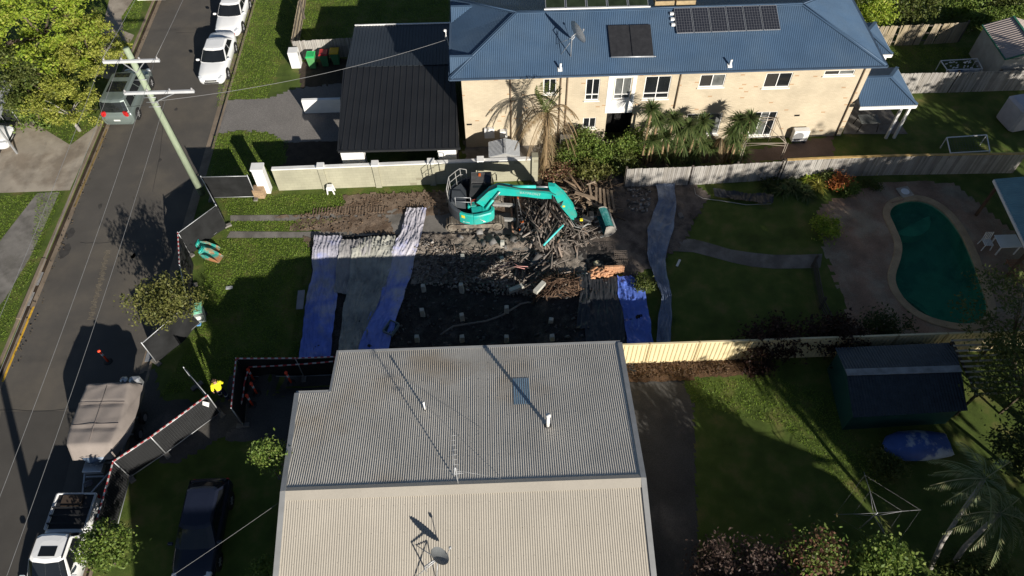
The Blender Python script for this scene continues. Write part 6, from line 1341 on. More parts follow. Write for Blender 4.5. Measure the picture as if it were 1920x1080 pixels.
# ------------------------------------------------ PALING FENCES
m_pal = M('silver weathered palings', (.30,.285,.26), .9, .1, 2, island=[(.36,.34,.31),(.22,.205,.19),(.27,.25,.22)])
m_pal2 = M('warm weathered palings', (.33,.27,.18), .9, .1, 2, island=[(.27,.22,.14),(.38,.32,.23),(.2,.17,.12)])
m_rail = M('yellow timber rail', (.46,.31,.12), .85, .2, 3); m_post = M('dark hardwood post', (.10,.085,.07), .9, .2, 4)
def paling(name, label, pts, h, mat, rail=None, w=.10, gap=.012, back=False, lean_=.012, missing=()):
    t = thing(name, label, 'fence', (*pts[0], 0)); b = B(); rb = B(); k = 0
    for (a, c) in zip(pts[:-1], pts[1:]):
        a, c = Vector((*a, 0)), Vector((*c, 0)); d = c-a; L_ = d.length; d.normalize(); n = Vector((d.y,-d.x,0)); nn_ = int(L_/(w+gap)); rz = math.atan2(d.y, d.x)
        for i in range(nn_):
            k += 1
            if k in missing: continue
            p = a+d*(i+.5)*(w+gap); hh = h+rnd.uniform(-.03,.02); b.box(p+n*(.02+rnd.uniform(0,.006))+Vector((0,0,hh/2)), (w,.016,hh), rz=rz, ry=rnd.gauss(0,lean_))
        for z_ in (.3, h*.55, h-.15): rb.bar(a-n*.03+Vector((0,0,z_)), c-n*.03+Vector((0,0,z_)), .045, .08)
        m_ = max(1, int(L_/2.4))
        for i in range(m_+1): p = a.lerp(c, i/m_); bb = B(); bb.box(p-n*.08+Vector((0,0,h/2+.02)), (.11,.10,h+.06), rz=rz); bb.build('post', m_post, t)
        if rail is not None:
            bb = B(); bb.bar(a+Vector((0,0,h+.05))-n*.02, c+Vector((0,0,h+.05))-n*.02, .14, .05); bb.build('cap_rail', rail, t)
    pl_ = b.build('palings', mat, t); rb.build('rail', m_post, t); return t
fx = lambda px, py, z_=1.5: tuple(G(px, py, z_))[:2]
paling('paling_fence', 'long silver paling fence with a yellow timber cap rail across the backyard', [fx(1176,316), fx(1300,312), fx(1470,302), fx(1475,301)], 1.5, m_pal)
paling('paling_fence', 'silver paling fence stretch topped by a yellow rail right of the gazebo frame', [fx(1476,301), fx(1560,297), fx(1680,293), fx(1925,289)], 1.5, m_pal, m_rail)
paling('paling_fence', 'broken warm brown paling fence with gaps at the top right', [fx(1645,49,1.6), fx(1730,46,1.6), fx(1818,41,1.6)], 1.6, m_pal2, missing=(14,15,32,33,34,40), lean_=.03)
paling('paling_fence', 'grey paling fence in dappled light between the patio and the tin shed', [fx(1668,138,1.6), fx(1800,135,1.6), fx(1960,130,1.6)], 1.6, m_pal, lean_=.02)
paling('paling_fence', 'weathered paling fence running away from the letterbox pillar', [fx(546,76,1.5), fx(560,0,1.5), fx(566,-40,1.5)][::-1], 1.5, m_pal2)
paling('paling_fence', 'pale paling fence behind the three bins', [fx(547,77,1.5), fx(662,70,1.5)], 1.5, m_pal)
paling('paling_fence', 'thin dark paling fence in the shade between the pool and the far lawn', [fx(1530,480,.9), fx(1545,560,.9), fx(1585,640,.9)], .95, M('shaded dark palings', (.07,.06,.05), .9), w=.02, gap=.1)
# ------------------------------------------------ TARPS
def fbm(x, y, seed=0, o=4):
    r = np.random.default_rng(seed); v = np.zeros_like(x); a = 1.
    for k in range(o):
        for _ in range(3):
            th = r.random()*6.283; f = (1.6**k)*(.8+.5*r.random()); v += a*np.sin((x*math.cos(th)+y*math.sin(th))*f*2+r.random()*6.28)
        a *= .62
    return v/4
def tarp(name, label, left, right, mat, amp=.060, along=4.5, across=34., lift=.09, seed=1, cat='tarp', res=.042, rag=.06, hump=0.):
    """wrinkled cloth strip between two edge lines given far to near in photo pixels"""
    def gg(p):
        q = G(*p); return np.array([q.x, q.y])
    Lp = np.array([gg(p) for p in left]); Rp = np.array([gg(p) for p in right])
    def resamp(P, n):
        d = np.r_[0, np.cumsum(np.linalg.norm(np.diff(P, axis=0), axis=1))]; t = np.linspace(0, d[-1], n); return np.stack([np.interp(t, d, P[:, 0]), np.interp(t, d, P[:, 1])], 1)
    ln = np.linalg.norm(np.diff(Lp, axis=0), axis=1).sum(); wd = np.linalg.norm(Lp-Rp[:len(Lp)] if len(Lp) == len(Rp) else Lp[0]-Rp[0], axis=-1).mean(); ny = int(ln/res)+2; nx = int(wd/res)+3
    A, C = resamp(Lp, ny), resamp(Rp, ny); u = np.linspace(0, 1, nx)[None, :, None]; XY = A[:, None]*(1-u)+C[:, None]*u
    v = np.linspace(0, ln, ny)[:, None]*np.ones((1, nx)); uu_ = u[..., 0]*wd*np.ones((ny, 1))
    edge = fbm(v*1.5, v*0+3, seed+9, 3)*rag; XY[..., 0] += edge*(2*u[..., 0]-1); XY[..., 1] += fbm(uu_*2.2, uu_*0, seed+5, 3)*rag*1.5*((v < .3)*1.-(v > ln-.3)*1.)
    w = fbm(uu_*across/4+fbm(v*.8, uu_*.6, seed+3)*1.2, v*along/4, seed); r = 1-np.abs(w)*1.6; r = np.clip(r, 0, 1)**2
    r2 = np.clip(1-np.abs(fbm(uu_*across*.5+v*.6, v*along*1.1, seed+20))*2, 0, 1)**2
    Z = gz(XY[..., 0], XY[..., 1])+lift+amp*r+amp*.28*r2+amp*1.2*fbm(uu_*.8, v*.7, seed+2)+.06+hump*np.clip(fbm(uu_*.5, v*.5, seed+31), 0, 1)
    V = np.concatenate([XY, Z[..., None]], -1).reshape(-1, 3); idx = np.arange(nx*ny).reshape(ny, nx)
    F = np.stack([idx[:-1,:-1], idx[:-1,1:], idx[1:,1:], idx[1:,:-1]], -1).reshape(-1, 4); c = V.mean(0); o = npmesh(name, V, F, mat, at=(c[0], c[1], V[:, 2].min()), smooth=True); return tag(o, label, cat)
m_tarpA = M('blue tarpaulin with ash and painted sun', (.15,.22,.62), .6, .2, 1.5, .12, 30, spec=.3, patch=(.38,.37,.42), pscale=1.1, plo=.36, phi=.64, grad=(1, -2.5, 3.5, .20))  # ash patches, plus sunlit end painted paler and shaded end bluer
m_tarpB = M('olive grey tarpaulin', (.36,.355,.31), .75, .2, 1.2, .12, 30, spec=.2, patch=(.22,.225,.21), pscale=.7)
m_tarpC = M('pale blue tarpaulin', (.19,.26,.68), .55, .15, 1.5, .10, 30, spec=.3, patch=(.47,.45,.49), pscale=1.1, plo=.36, phi=.64, grad=(1, -3., 3.2, .20))  # dusty patches; the gradient paints a pale sunlit end, blue shaded end
m_tarpD = M('slate blue tarpaulin', (.16,.20,.28), .55, .2, 1.5, .15, 30, spec=.3, patch=(.30,.33,.38), pscale=.6)
m_tarpE = M('royal blue tarpaulin', (.10,.17,.55), .32, .12, 2, .05, 30, spec=.5)
m_tarpF = M('black plastic sheet', (.028,.03,.033), .35, .2, 2, spec=.5)
m_tarpG = M('grey crumpled tarpaulin', (.33,.32,.31), .7, .15, 1.5, .12, 30, spec=.2, patch=(.24,.23,.23), pscale=.8)
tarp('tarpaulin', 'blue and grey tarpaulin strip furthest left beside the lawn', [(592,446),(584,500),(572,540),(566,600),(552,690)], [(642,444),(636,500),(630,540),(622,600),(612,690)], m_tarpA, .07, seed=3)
tarp('tarpaulin', 'grey crumpled tarpaulin bunched between the blue strips', [(640,452),(630,500),(622,540)], [(700,455),(690,500),(672,545)], m_tarpG, .09, seed=8, hump=.1)
tarp('tarpaulin', 'olive grey tarpaulin sagging into the pit between two blue strips', [(660,470),(650,520),(636,600),(628,690)], [(745,460),(722,520),(694,590),(668,690)], m_tarpB, .10, seed=12, hump=.12)
tarp('tarpaulin', 'folded olive canvas edge at the lip of the concrete pad', [(668,452),(672,470)], [(742,446),(742,466)], m_tarpB, .12, seed=15, hump=.15, lift=.08)
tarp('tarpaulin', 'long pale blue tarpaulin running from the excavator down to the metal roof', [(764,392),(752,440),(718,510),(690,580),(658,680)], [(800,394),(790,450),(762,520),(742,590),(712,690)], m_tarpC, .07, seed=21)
tarp('tarpaulin', 'long slate blue tarpaulin lying across the shady backyard', [(1226,348),(1234,380),(1214,430),(1212,480),(1224,520),(1240,560),(1232,610),(1230,648)], [(1266,346),(1266,380),(1262,430),(1246,490),(1250,520),(1258,550),(1258,600),(1256,648)], m_tarpD, .09, seed=30)
tarp('tarpaulin', 'glossy royal blue tarpaulin right of the orange bricks', [(1157,520),(1158,555),(1170,600),(1177,655)], [(1182,522),(1206,540),(1214,580),(1224,655)], m_tarpE, .09, seed=33)
tarp('tarpaulin', 'black plastic sheet spread between the orange bricks and the royal blue tarpaulin', [(1100,528),(1098,560),(1096,600),(1096,650)], [(1156,522),(1158,556),(1168,600),(1174,650)], m_tarpF, .06, seed=36)
tarp('tarpaulin', 'bunched black plastic strip with pale creases hanging into the pit', [(1080,520),(1086,560),(1080,620)], [(1106,520),(1108,560),(1104,620)], m_tarpF, .10, seed=39, hump=.15)
tarp('fallen_tarp', 'crumpled black plastic pulled along the backyard fence', [(1335,358),(1340,372)], [(1448,372),(1446,386)], m_tarpF, .08, seed=42, cat='tarp', hump=.2)

# ------------------------------------------------ RUBBLE
m_plank = M('charred and weathered timber', (.13,.11,.095), .9, .25, 3, island=[(.05,.043,.038),(.21,.18,.155),(.085,.07,.058),(.30,.26,.225),(.17,.115,.08)])
m_brownplank = M('broken brown timber', (.20,.135,.085), .9, .25, 3, island=[(.12,.08,.05),(.28,.21,.145),(.09,.065,.045),(.33,.26,.19)])
m_chip = M('broken rubble pieces', (.10,.09,.08), .95, .25, 5, island=[(.08,.07,.06),(.26,.235,.205),(.12,.095,.072),(.38,.355,.325),(.20,.155,.115)])
def debris(name, label, P, n, size, mat, angle=None, spread=.6, mound=.0, zjit=.25, tilt=.18, cat='rubble'):
    """a heap nobody could count: many loose boxes in one mesh"""
    P = np.array([tuple(G(*p))[:2] for p in P]); x0, y0 = P.min(0); x1, y1 = P.max(0); c = P.mean(0); R = max(x1-x0, y1-y0)/2; V = []; F = []; k = 0
    while k < n:
        x, y = rnd.uniform(x0, x1), rnd.uniform(y0, y1)
        if not inside(x, y, P): continue
        l, w, t = (rnd.uniform(*s_) for s_ in size); a = rnd.gauss(angle, spread) if angle is not None else rnd.uniform(0, math.pi)
        d = min(1, math.hypot((x-c[0])/((x1-x0)/2), (y-c[1])/((y1-y0)/2))); z = float(gz(x, y))+.03+mound*(1-d*d)+rnd.random()**2*zjit
        R_ = rotm(rnd.gauss(0, tilt*2), rnd.gauss(0, tilt), a); o = len(V)
        for e in (-1, 1):
            for i, j in ((-1,-1),(1,-1),(1,1),(-1,1)): v = R_ @ Vector((i*l/2*(1-.1*rnd.random()), j*w/2, e*t/2)); V.append((x+v.x, y+v.y, z+v.z+.02))
        F += [(o+3,o+2,o+1,o),(o+4,o+5,o+6,o+7),(o,o+1,o+5,o+4),(o+1,o+2,o+6,o+5),(o+2,o+3,o+7,o+6),(o+3,o,o+4,o+7)]; k += 1
    o = npmesh(name, V, F, mat, at=(c[0], c[1], 0)); return tag(o, label, cat, kind='stuff')
PL = ((.7,2.1),(.03,.12),(.02,.05)); SM = ((.2,1.0),(.02,.07),(.012,.04)); CH = ((.06,.25),(.05,.16),(.04,.10))
debris('timber_heap', 'dense heap of charred timber under the excavator boom', [(992,376),(1040,372),(1090,420),(1104,456),(1060,470),(1000,468),(986,420)], 300, PL, m_plank, 1.65, .4, .45, .35)
debris('timber_heap', 'dense heap of charred timber under the excavator boom', [(988,374),(1095,380),(1120,458),(1040,472),(985,468)], 420, SM, m_plank, 1.5, .8, .35, .3)
debris('timber_heap', 'low strip of charred timber along the edge of the pit', [(800,452),(880,470),(1040,472),(1044,515),(900,515),(790,512)], 560, ((.12,.6),(.02,.06),(.012,.04)), m_plank, .3, .8, .12, .2)
debris('timber_heap', 'low strip of charred timber along the edge of the pit', [(950,474),(1040,478),(1040,525),(960,520)], 40, PL, m_plank, .9, .7, .2, .25)
debris('rubble', 'broken rubble scattered over the pit edge', [(770,450),(880,470),(1042,474),(1046,512),(1096,516),(1100,540),(1000,550),(770,520)], 1500, ((.04,.22),(.03,.14),(.02,.07)), m_chip, None, 1, .10, .12, .4)
debris('rubble', 'broken rubble scattered over the dark pit floor', [(740,530),(1100,540),(1110,690),(720,690)], 260, CH, M('sooty rubble', (.05,.048,.045), .95, .2, 5, island=[(.09,.085,.08),(.03,.03,.03),(.14,.13,.12)]), None, 1, 0, .06, .4)
debris('timber_heap', 'heap of broken brown timber at the foot of the garden bushes', [(1030,335),(1110,335),(1160,395),(1150,412),(1080,392),(1035,360)], 90, PL, m_brownplank, -.4, .5, .35, .3)
debris('timber_heap', 'heap of broken brown timber at the foot of the garden bushes', [(1040,330),(1150,340),(1165,400),(1090,400)], 150, SM, m_brownplank, -.4, 1.0, .3, .25)
debris('earth_mound', 'mound of brown soil and sticks beside the orange bricks', [(1000,535),(1040,516),(1096,520),(1100,556),(1000,560)], 260, SM, M('soil brown sticks', (.10,.06,.038), .95, .2, 4, island=[(.07,.042,.028),(.17,.11,.07)]), .4, 1.0, .45, .15)
debris('rubble', 'pale rubble crumbs on the burnt ground near the paling fence', [(1170,350),(1225,350),(1215,400),(1180,395)], 90, CH, m_chip, None, 1, 0, .05, .4)
debris('garden_litter', 'dry twigs and leaf litter along the foot of the cream fence', [(1168,676),(1390,672),(1400,700),(1180,712)], 500, ((.05,.22),(.02,.06),(.01,.03)), M('leaf litter', (.09,.05,.028), .95, .2, 5, island=[(.055,.033,.02),(.15,.095,.05),(.045,.032,.02)]), None, 1, 0, .06, .5)
debris('churned_clods', 'clods of churned earth between the driveway strips', [(560,405),(720,362),(1000,356),(1000,372),(720,398),(650,436),(560,432)], 420, ((.03,.10),(.03,.09),(.02,.04)), M('earth clods', (.13,.085,.055), .95, .2, 5, island=[(.09,.06,.04),(.18,.125,.08)]), None, 1, 0, .04, .4)
debris('sheet_scraps', 'bent scraps of grey sheet among the charred timber', [(800,460),(990,400),(1090,400),(1100,456),(1000,515),(800,515)], 50, ((.25,.8),(.15,.45),(.008,.015)), M('grey sheet scrap', (.20,.19,.18), .6, .25, 4, island=[(.10,.095,.09),(.33,.32,.31),(.06,.055,.05)]), None, 1, .15, .25, .25)
debris('leaf_litter', 'leaves and scraps blown along the gutters', [(283,20),(292,20),(30,690),(10,690)], 160, ((.03,.10),(.02,.06),(.005,.01)), M('gutter litter', (.10,.07,.04), .9, .2, 5, island=[(.16,.12,.07),(.05,.04,.03)]), None, 1, 0, .01, .3)
# excavator track prints
b = B(); p, q = G(588,397), G(722,393)
for i in range(26): c = p.lerp(q, i/25); b.box((c.x,c.y,.035), (.07,.5,.06), rz=.02, bev=.01)
o = b.build('track_print', m_dirt); structure(o)
# loose fence section among the timber
lf = thing('broken_fence_section', 'broken section of brown paling fence lying on the timber heap', 'fence', G(1128,370)); z_ = .75
for k in range(5): p, q = G(1118+k*7,351+k*1.5,z_), G(1118+k*8.5,389+k*1.5,z_-.2); b = B(); b.bar(p, q, .13, .03); b.build('paling', m_brownplank, lf)
b = B(); b.bar(G(1104,383,z_-.15), G(1152,398,z_-.3), .12, .08); b.build('rail', m_brownplank, lf)
b = B(); b.bar(G(1135,367,.5), G(1157,396,.35), .06, .05); b.bar(G(1157,396,.35), G(1128,394,.4), .05, .05); b.build('brace', m_post, lf)
for (a, c, w, lb) in (((1078,361),(1118,373),.20,'thick weathered plank across the top of the brown timber heap'), ((1105,346),(1110,376),.12,'upright looking weathered plank left of the broken fence section'), ((1100,378),(1150,397),.14,'long brown beam under the broken fence section')):
    b = B(); b.bar(G(*a,.75), G(*c,.6), w, .07); tag(b.build('plank', m_brownplank), lb, 'plank', 'loose planks on the brown timber heap')
for (a, c, w, lb) in (((1024,385),(1026,425),.16,'dark upright plank in the middle of the charred heap'), ((1030,358),(1080,440),.10,'long dark plank slanting below the excavator arm'), ((1002,455),(1016,470),.20,'broad charred board at the near edge of the heap')):
    b = B(); b.bar(G(*a,.65), G(*c,.6), w, .05); tag(b.build('plank', m_plank), lb, 'plank', 'large charred planks')
b = B(); b.tube([G(1019,460,.55), G(1056,422,.85)], .055, 10); tag(b.build('teal_pipe', M('bright aqua pipe', (.10,.62,.60), .4, .06, 4)), 'bright aqua pipe lying diagonally on the charred heap', 'pipe')
lv = thing('spirit_screed', 'long aluminium ladder section with orange ends on the concrete pad', 'ladder', G(973,400)); p, q = G(967,372,.12), G(979,429,.12); d = (q-p).normalized(); n = Vector((-d.y,d.x,0)); lv.name = 'ladder_section'
b = B(); [b.bar(p+n*s_*.12, q+n*s_*.12, .06, .09) for s_ in (-1,1)]; [b.bar(p.lerp(q,k/9)-n*.12, p.lerp(q,k/9)+n*.12, .03) for k in range(10)]; b.build('rails', m_alu, lv)
for e in (p, p.lerp(q,.8), q): b = B(); b.bar(e-n*.17, e+n*.17, .12, .10); b.build('end_cap', m_orange, lv)
b = B(); p, q = G(957,368,.1), G(962,436,.1); b.bar(p, q, .10, .16); tag(b.build('timber_post', M('terracotta board', (.35,.20,.13), .85, .2, 3)), 'reddish timber board standing along the dozer blade', 'board')
# house stumps
m_stump = M('pale concrete stump', (.44,.43,.38), .85, .12, 3, .15, 25)
SP = [((866,548),.75,'sunlit topped'),((795,546),.55,''),((793,592),.6,''),((867,600),.55,''),((950,586),.55,''),((1033,604),.3,''),((868,492),.65,''),((941,492),.45,''),((942,462),.45,''),((783,640),.5,''),((867,640),.5,''),((950,640),.5,''),((1035,638),.45,'')]
LB = ['pale concrete stump whose top catches the sun in the middle of the pit','pale stump at the upper left of the pit beside the long blue tarpaulin','pale stump in the second row at the left of the pit','pale stump in the second row, below the sunlit topped one','pale stump beside the bend of the long pipe','low pale stump right of centre in the dark pit','tall pale stump standing in the sunlit rubble','pale stump by the pink wires in the rubble','short white stump at the edge of the concrete pad','stump at the near left of the pit by the blue crate','stump at the near edge of the pit, second from the left','stump at the near edge of the pit by the metal roof, third from left','stump at the near edge of the pit, furthest right']
for (px, h, _), lb in zip(SP, LB):
    c = G(*px); zg = float(gz(c.x,c.y)); c = G(px[0],px[1],zg); b = B(); b.box((c.x,c.y,zg+h/2), (.24,.24,h), rz=rnd.uniform(-.2,.2), ry=rnd.gauss(0,.04), bev=.02, taper=.9); tag(b.build('house_stump', m_stump), lb, 'stump', 'concrete house stumps in the pit')
for a, c, lb in (((1003,548),(1020,530),'toppled pale stump lying sunlit on the brown mound'), ((955,546),(980,536),'toppled grey stump lying in the shade of the pit')):
    b = B(); z_ = .45 if a[0] > 1000 else -.3; b.bar(G(*a,z_), G(*c,z_), .24, .22); tag(b.build('house_stump', m_stump), lb, 'stump', 'toppled house stumps')
# orange bricks
m_ob = M('orange brick', (.50,.26,.14), .85, .15, 4, island=[(.42,.22,.12),(.57,.33,.19),(.36,.19,.11)])
bk_ = thing('brick_wall_remnant', 'remaining panel of an orange brick wall at the end of the pit', 'wall', G(1152,514)); a, c = G(1132,514), G(1172,512); b = B(); d = (c-a).normalized(); L_ = (c-a).length
for r_ in range(7):
    for k in range(int(L_/.24)): b.box(a+d*((k+.5+.5*(r_%2))*.24)+Vector((0,.05,.043+r_*.086)), (.228,.11,.076), rz=math.atan2(d.y,d.x))
b.build('bricks', m_ob, bk_)
debris('brick_pile', 'spill of loose orange bricks', [(1100,518),(1112,506),(1130,500),(1150,514),(1150,522),(1106,526)], 130, ((.22,.24),(.10,.12),(.07,.08)), m_ob, .2, .5, .2, .15, .15, cat='bricks')
b = B(); b.box(G(1119,494,.2), (.32,.28,.3), rz=.2, bev=.06); tag(b.build('cream_drum', M('cream plastic drum', (.50,.44,.28), .6, .1, 4)), 'cream square tub beside the orange bricks', 'tub')
b = B(); b.box(G(1096,517,.15), (.36,.25,.2), rz=.1, bev=.03); tag(b.build('white_block', m_whitew), 'white block left of the loose orange bricks', 'block')
b = B(); b.box(G(1126,500,.25), (.45,.55,.04), rz=.3, rx=.3); tag(b.build('dark_board', M('dark olive board', (.05,.052,.045), .8)), 'dark board leaning over the orange bricks', 'board')
cg = thing('wire_cage', 'rusty wire mesh crate beside the orange brick wall', 'crate', G(1163,492)); b = B(); o = G(1163,492)
for i in range(8): x = o.x-.35+i*.1; b.bar((x,o.y-.2,.01),(x,o.y-.2,.5), .014); b.bar((x,o.y-.2,.5),(x,o.y+.4,.5), .014)
for j in range(6): b.bar((o.x-.35,o.y-.2,.1*j),(o.x+.35,o.y-.2,.1*j), .014); b.bar((o.x-.35,o.y-.2+.12*j,.5),(o.x+.35,o.y-.2+.12*j,.5), .014)
b.build('mesh', M('rusty wire', (.20,.16,.13), .8, .2, 6), cg)
# pipe, wires, crate
b = B(); P_ = [G(px,py,-.55) for px,py in ((826,628),(850,612),(880,607),(912,602),(940,592),(960,580),(976,570),(990,567),(1010,570),(1032,572),(1056,569),(1084,563))]; b.tube(P_, .055, 8); tag(b.build('grey_pipe', M('grey flexible pipe', (.20,.175,.15), .7, .15, 5)), 'long grey pipe snaking across the dark pit floor', 'pipe')
for k, lb in enumerate(('pink wire loop in the sunlit rubble, longer one', 'pink wire loop in the sunlit rubble, shorter one')):
    b = B(); b.tube([G(px,py+k*3,.25) for px,py in (((930,505),(945,497),(958,490),(972,499),(990,500)) if k == 0 else ((938,500),(950,494),(966,497),(984,501)))], .018, 5); tag(b.build('pink_cable', M('pink cable', (.55,.27,.24), .6)), lb, 'cable')
cr = thing('plastic_crate', 'grey blue plastic crate on the long pale blue tarpaulin', 'crate', (0,0,0)); b = B()
b.box((0,0,.03), (.55,.75,.04)); [b.box((s_*.27,0,.16), (.03,.75,.28)) for s_ in (-1,1)]; [b.box((0,s_*.37,.16), (.52,.03,.28)) for s_ in (-1,1)]; b.build('box', M('grey blue plastic', (.20,.25,.27), .6, .1, 4), cr); b = B(); b.box((0,0,.12), (.5,.7,.02)); b.build('contents', M('dark teal contents', (.03,.07,.09), .7), cr); c = G(734,618,-.5); cr.location = (c.x,c.y,-.52); cr.rotation_euler = (0,0,-.5)
b = B(); c = G(1199,594,.12); b.box(c, (.42,.3,.22), rz=.3, bev=.1); b.tube([c, G(1185,598,.1), G(1165,601,.1)], .02, 5); tag(b.build('sandbag', M('dark sandbag', (.035,.03,.028), .9)), 'dark sandbag with a cord holding down the royal blue tarpaulin', 'sandbag')
for px, lb in (((676,602),'dark weight on the left edge of the long pale blue tarpaulin'), ((718,600),'dark weight on the right edge of the long pale blue tarpaulin'), ((694,649),'dark weight on the pale blue tarpaulin closest to the metal roof')):
    c = G(*px,-.5); b = B(); b.box(c, (.30,.16,.12), rz=rnd.uniform(-.5,.5), bev=.04); tag(b.build('weight', M('dark weight', (.04,.038,.036), .9)), lb, 'weight', 'weights on the pale blue tarpaulin')
b = B(); p, q = G(562,545,.02), G(558,580,.02); b.box((p+q)/2+Vector((.1,0,.02)), (.36,(p-q).length,.04), rz=.05); tag(b.build('grey_sheet', M('ribbed grey sheet', (.22,.22,.24), .7)), 'grey sheet lying beside the left blue tarpaulin', 'sheet')
# ------------------------------------------------ YARD THINGS
def aircon(name, label, px, w, h, d, fan=True):
    c = G(*px); t = thing(name, label, 'air conditioner', (c.x,c.y,0)); b = B(); b.box((c.x,c.y+d/2,.08+h/2), (w,d,h), bev=.02); b.build('case', m_whitew, t)
    b = B(); b.disc((c.x-w*.15,c.y-.004,.08+h*.52), (0,-1,0), h*.36, .012, 20); b.build('fan_grille', M('grey fan grille', (.22,.22,.22), .6, .3, 40), t)
    b = B(); [b.box((c.x+s_*w*.35,c.y+d/2,.04), (.1,d,.08)) for s_ in (-1,1)]; b.build('foot', m_dark, t); return t
aircon('air_conditioner', 'white air conditioner unit right of the gazebo frame at the brick wall', (1497,268), .95, .85, .38)
aircon('air_conditioner', 'large grey white air conditioner unit right of the dead palm', (1064,284), .9, .95, .4)
gzb = thing('gazebo_frame', 'bare metal gazebo frame without its cover in front of the brick house', 'gazebo', (14.8,32.6,0)); b = B(); A = [G(1388,290), G(1482,292), G(1450,258), G(1404,256)]; T = [Vector((p.x,p.y,2.1)) for p in A]
A = [Vector((14.2,31.5,0)),Vector((16.6,31.4,0)),Vector((16.6,33.6,0)),Vector((14.2,33.7,0))]; T = [p+Vector((0,0,2.0)) for p in A]; pk = sum(T, Vector())/4+Vector((0,0,.6))
m_gf = M('beige steel tube', (.30,.25,.20), .6)
for p, q in zip(A, T): b = B(); b.tube([p,q], .022, 6); b.tube([p+Vector((.12,.02,0)),q+Vector((.12,.02,0))], .018, 6); b.build('post', m_gf, gzb)
b = B()
for i in range(4): b.tube([T[i],T[(i+1)%4]], .02, 6); b.tube([T[i]-Vector((0,0,.22)),T[i].lerp(T[(i+1)%4],.5)-Vector((0,0,.08)),T[(i+1)%4]-Vector((0,0,.22))], .016, 6); b.tube([T[i],pk], .018, 6)
b.build('roof_frame', m_gf, gzb)
# framed nets
for nm, lb, pts, zt in (('goal_frame', 'white framed goal lying in the dark yard right of the patio', ((1775,258),(1850,253),(1782,287),(1856,283)), .85), ('table_frame', 'white framed mesh table covered in small pale things behind the grey paling fence', ((1764,114),(1832,110),(1776,131),(1842,129)), .75)):
    a, c, d, e = G(*pts[0],zt), G(*pts[1],zt), G(*pts[2],zt*.9), G(*pts[3],zt*.9); t = thing(nm, lb, nm.split('_')[0], ((a.x+c.x)/2,a.y,0)); b = B()
    for p, q in ((a,c),(c,e),(e,d),(d,a)): b.bar(p,q,.05)
    for p in (d,e): b.bar(p,(p.x-.1,p.y-.35,0),.05)
    for p in (a,c): b.bar(p,(p.x,p.y,0),.04)
    b.build('frame', m_white, t); b = B(); 
    for k in range(1,14): b.bar(a.lerp(c,k/14),d.lerp(e,k/14),.010)
    for k in range(1,8): b.bar(a.lerp(d,k/8),c.lerp(e,k/8),.010)
    b.build('net', M('dark net cord', (.08,.085,.08), .8), t)
    if nm == 'table_frame':
        b = B(); [b.box(a.lerp(c,rnd.random()).lerp(d.lerp(e,rnd.random()),.2+.75*rnd.random())+Vector((0,0,.03)), (.08+.1*rnd.random(),.06,.05), rz=rnd.random()) for _ in range(26)]; o = b.build('clutter', m_whitew, t); o["kind"] = "stuff"; b = B(); b.box((d+e)/2-Vector((0,.05,.12)), ((e-d).length*.9,.03,.2)); b.build('banner', M('blue and white band', (.10,.20,.40), .6, .2, 2, patch=(.7,.7,.7), pscale=1.), t)
# patio table and chairs
pt_ = thing('patio_table', 'dark framed table on the patio under the small blue roof', 'table', (22.9,34.6,.03)); o = Vector(pt_.location); b = B(); b.box(o+Vector((0,0,.72)), (1.2,.8,.03)); b.build('top', m_glass2, pt_)
for sx in (-1,1):
    for sy in (-1,1): b = B(); b.bar(o+Vector((sx*.62,sy*.38,0)), o+Vector((sx*.5,sy*.35,.71)), .04); b.build('leg', m_dark, pt_)
# poolside
ch = thing('slatted_chair', 'white slatted chair beside the pool table in deep shade', 'chair', (26.4,24.9,0)); o = Vector(ch.location); b = B(); [b.box(o+Vector((-.2+.1*k,0,.44)), (.07,.5,.025)) for k in range(5)]; b.build('seat', m_whitew, ch); b = B(); [b.box(o+Vector((-.2+.1*k,.25,.70)), (.05,.025,.5), rx=-.15) for k in range(5)]; b.build('backrest', m_whitew, ch)
for sx in (-1,1):
    for sy in (-1,1): b = B(); b.bar(o+Vector((sx*.24,sy*.24,0)), o+Vector((sx*.2,sy*.22,.44)), .04); b.build('leg', m_whitew, ch)
tb_ = thing('pool_table', 'white table under the teal patio roof edge', 'table', (27.3,24.7,0)); o = Vector(tb_.location); b = B(); b.box(o+Vector((0,0,.72)), (1.2,.9,.04), bev=.015); b.build('top', m_white, tb_); 
for sx in (-1,1):
    for sy in (-1,1): b = B(); b.bar(o+Vector((sx*.5,sy*.36,0)), o+Vector((sx*.5,sy*.36,.7)), .06); b.build('leg', m_whitew, tb_)
ln = thing('timber_lounger', 'reddish slatted timber lounger at the right edge by the pool', 'lounger', G(1905,515)); o = Vector(ln.location); m_rt = M('reddish outdoor timber', (.30,.15,.08), .7, .2, 4)
b = B(); [b.box(o+Vector((0,-.7+.14*k,.36)), (.65,.09,.025)) for k in range(11)]; b.build('slats', m_rt, ln); b = B(); [b.bar(o+Vector((s_*.33,-.75,.33)), o+Vector((s_*.33,.8,.33)), .05, .07) for s_ in (-1,1)]; b.build('frame', m_rt, ln)
for sx in (-1,1):
    for sy in (-.65,.7): b = B(); b.box(o+Vector((sx*.3,sy,.16)), (.06,.06,.32)); b.build('leg', m_rt, ln)
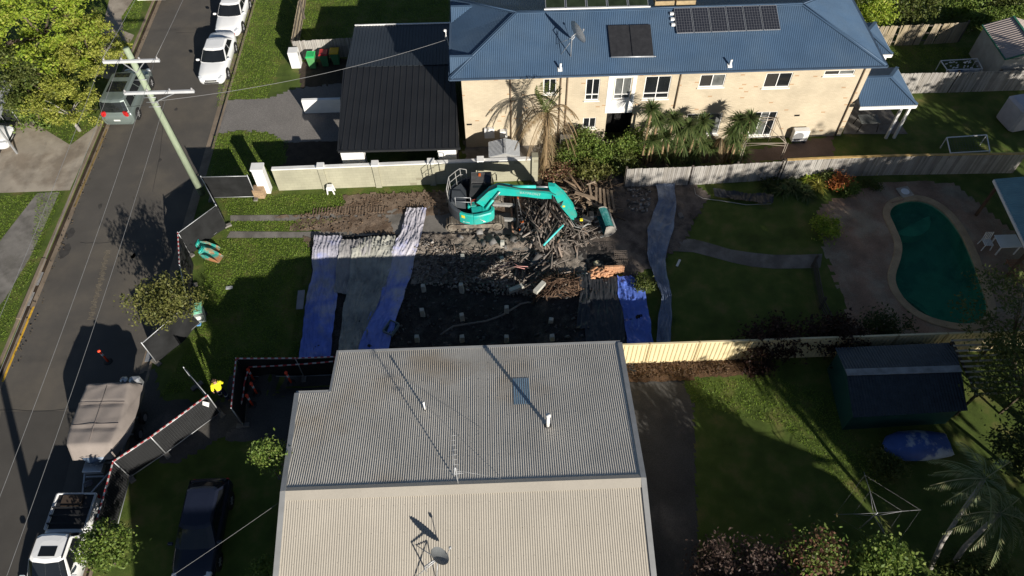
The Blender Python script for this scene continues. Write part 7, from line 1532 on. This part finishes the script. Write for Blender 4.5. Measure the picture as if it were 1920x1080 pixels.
# clothesline
cl = thing('clothesline', 'rotary clothesline with long thin arms on the shady lawn', 'clothesline', (14.9,9.9,0)); o = Vector(cl.location); b = B(); b.tube([o,o+Vector((0,0,2.0))], .025, 8); b.build('pole', m_galv, cl)
for a in (.02,1.59,3.16,4.73): b = B(); b.tube([o+Vector((0,0,1.95)), o+Vector((1.8*math.cos(a),1.9*math.sin(a)*.9,2.05))], .009, 5); b.tube([o+Vector((0,0,1.6)), o+Vector((1.0*math.cos(a),1.0*math.sin(a)*.9,2.0))], .012, 5); b.build('arm', m_cable, cl)
b = B()
for r_ in (1.0,1.75): b.tube([o+Vector((r_*math.cos(a),r_*math.sin(a)*.9,2.04)) for a in (.02,1.59,3.16,4.73,.02+2*math.pi)], .003, 4)
b.build('line', m_cable, cl)
# chain link by the left drive, hose at the fence
cf_ = thing('chain_link_fence', 'short grey chain link fence at the head of the left driveway', 'fence', G(30,238)); a, c = G(12,232), G(66,232); b = B(); n = int((c-a).length/.09)
for k in range(n+1): p = a.lerp(c,k/n); b.bar(p+Vector((0,0,.05)),p+Vector((0,0,1.1)),.007)
for k in range(12): b.bar(a+Vector((0,0,.05+.095*k)),c+Vector((0,0,.05+.095*k)),.007)
b.build('wire_mesh', m_wire, cf_); b = B(); b.tube([a+Vector((0,0,1.12)),c+Vector((0,0,1.12))],.02,6); b.build('rail', m_galv, cf_)
for e in (a, a.lerp(c,.5), c): b = B(); b.tube([e,e+Vector((0,0,1.15))],.025,6); b.build('post', m_galv, cf_)
b = B(); b.tube([G(px,py,.05) for px,py in ((1302,352),(1304,364),(1318,372),(1350,376),(1400,384),(1446,382))], .02, 5); tag(b.build('garden_hose', M('pale garden hose', (.42,.40,.36), .6)), 'pale garden hose along the shady backyard fence', 'hose')
b = B(); b.box(G(1276,404,.05), (.28,.4,.08), rz=.1, bev=.02); tag(b.build('paver', m_conc2), 'pale paver on the grass right of the slate blue tarpaulin, nearest the fence', 'paver')
b = B(); b.box(G(1272,493,.04), (.12,.5,.05), rz=-.5); tag(b.build('offcut', m_whitew), 'pale timber offcut on the dark lawn below the garden path', 'offcut')
b = B(); b.box(G(1908,212,.9), (1.2,1.6,1.8), rz=.2, bev=.15); tag(b.build('water_tank', M('pale plastic tank', (.42,.40,.42), .6, .1, 2)), 'pale rounded tank cut by the right edge in the dark yard', 'tank')
b = B(); b.tube([G(1695,373,.09),G(1672,380,.10)], .03, 6); tag(b.build('pool_pole', M('brown pool pole', (.35,.22,.15), .6)), 'short brown pole at the pool edge beside the skimmer lid', 'pole')
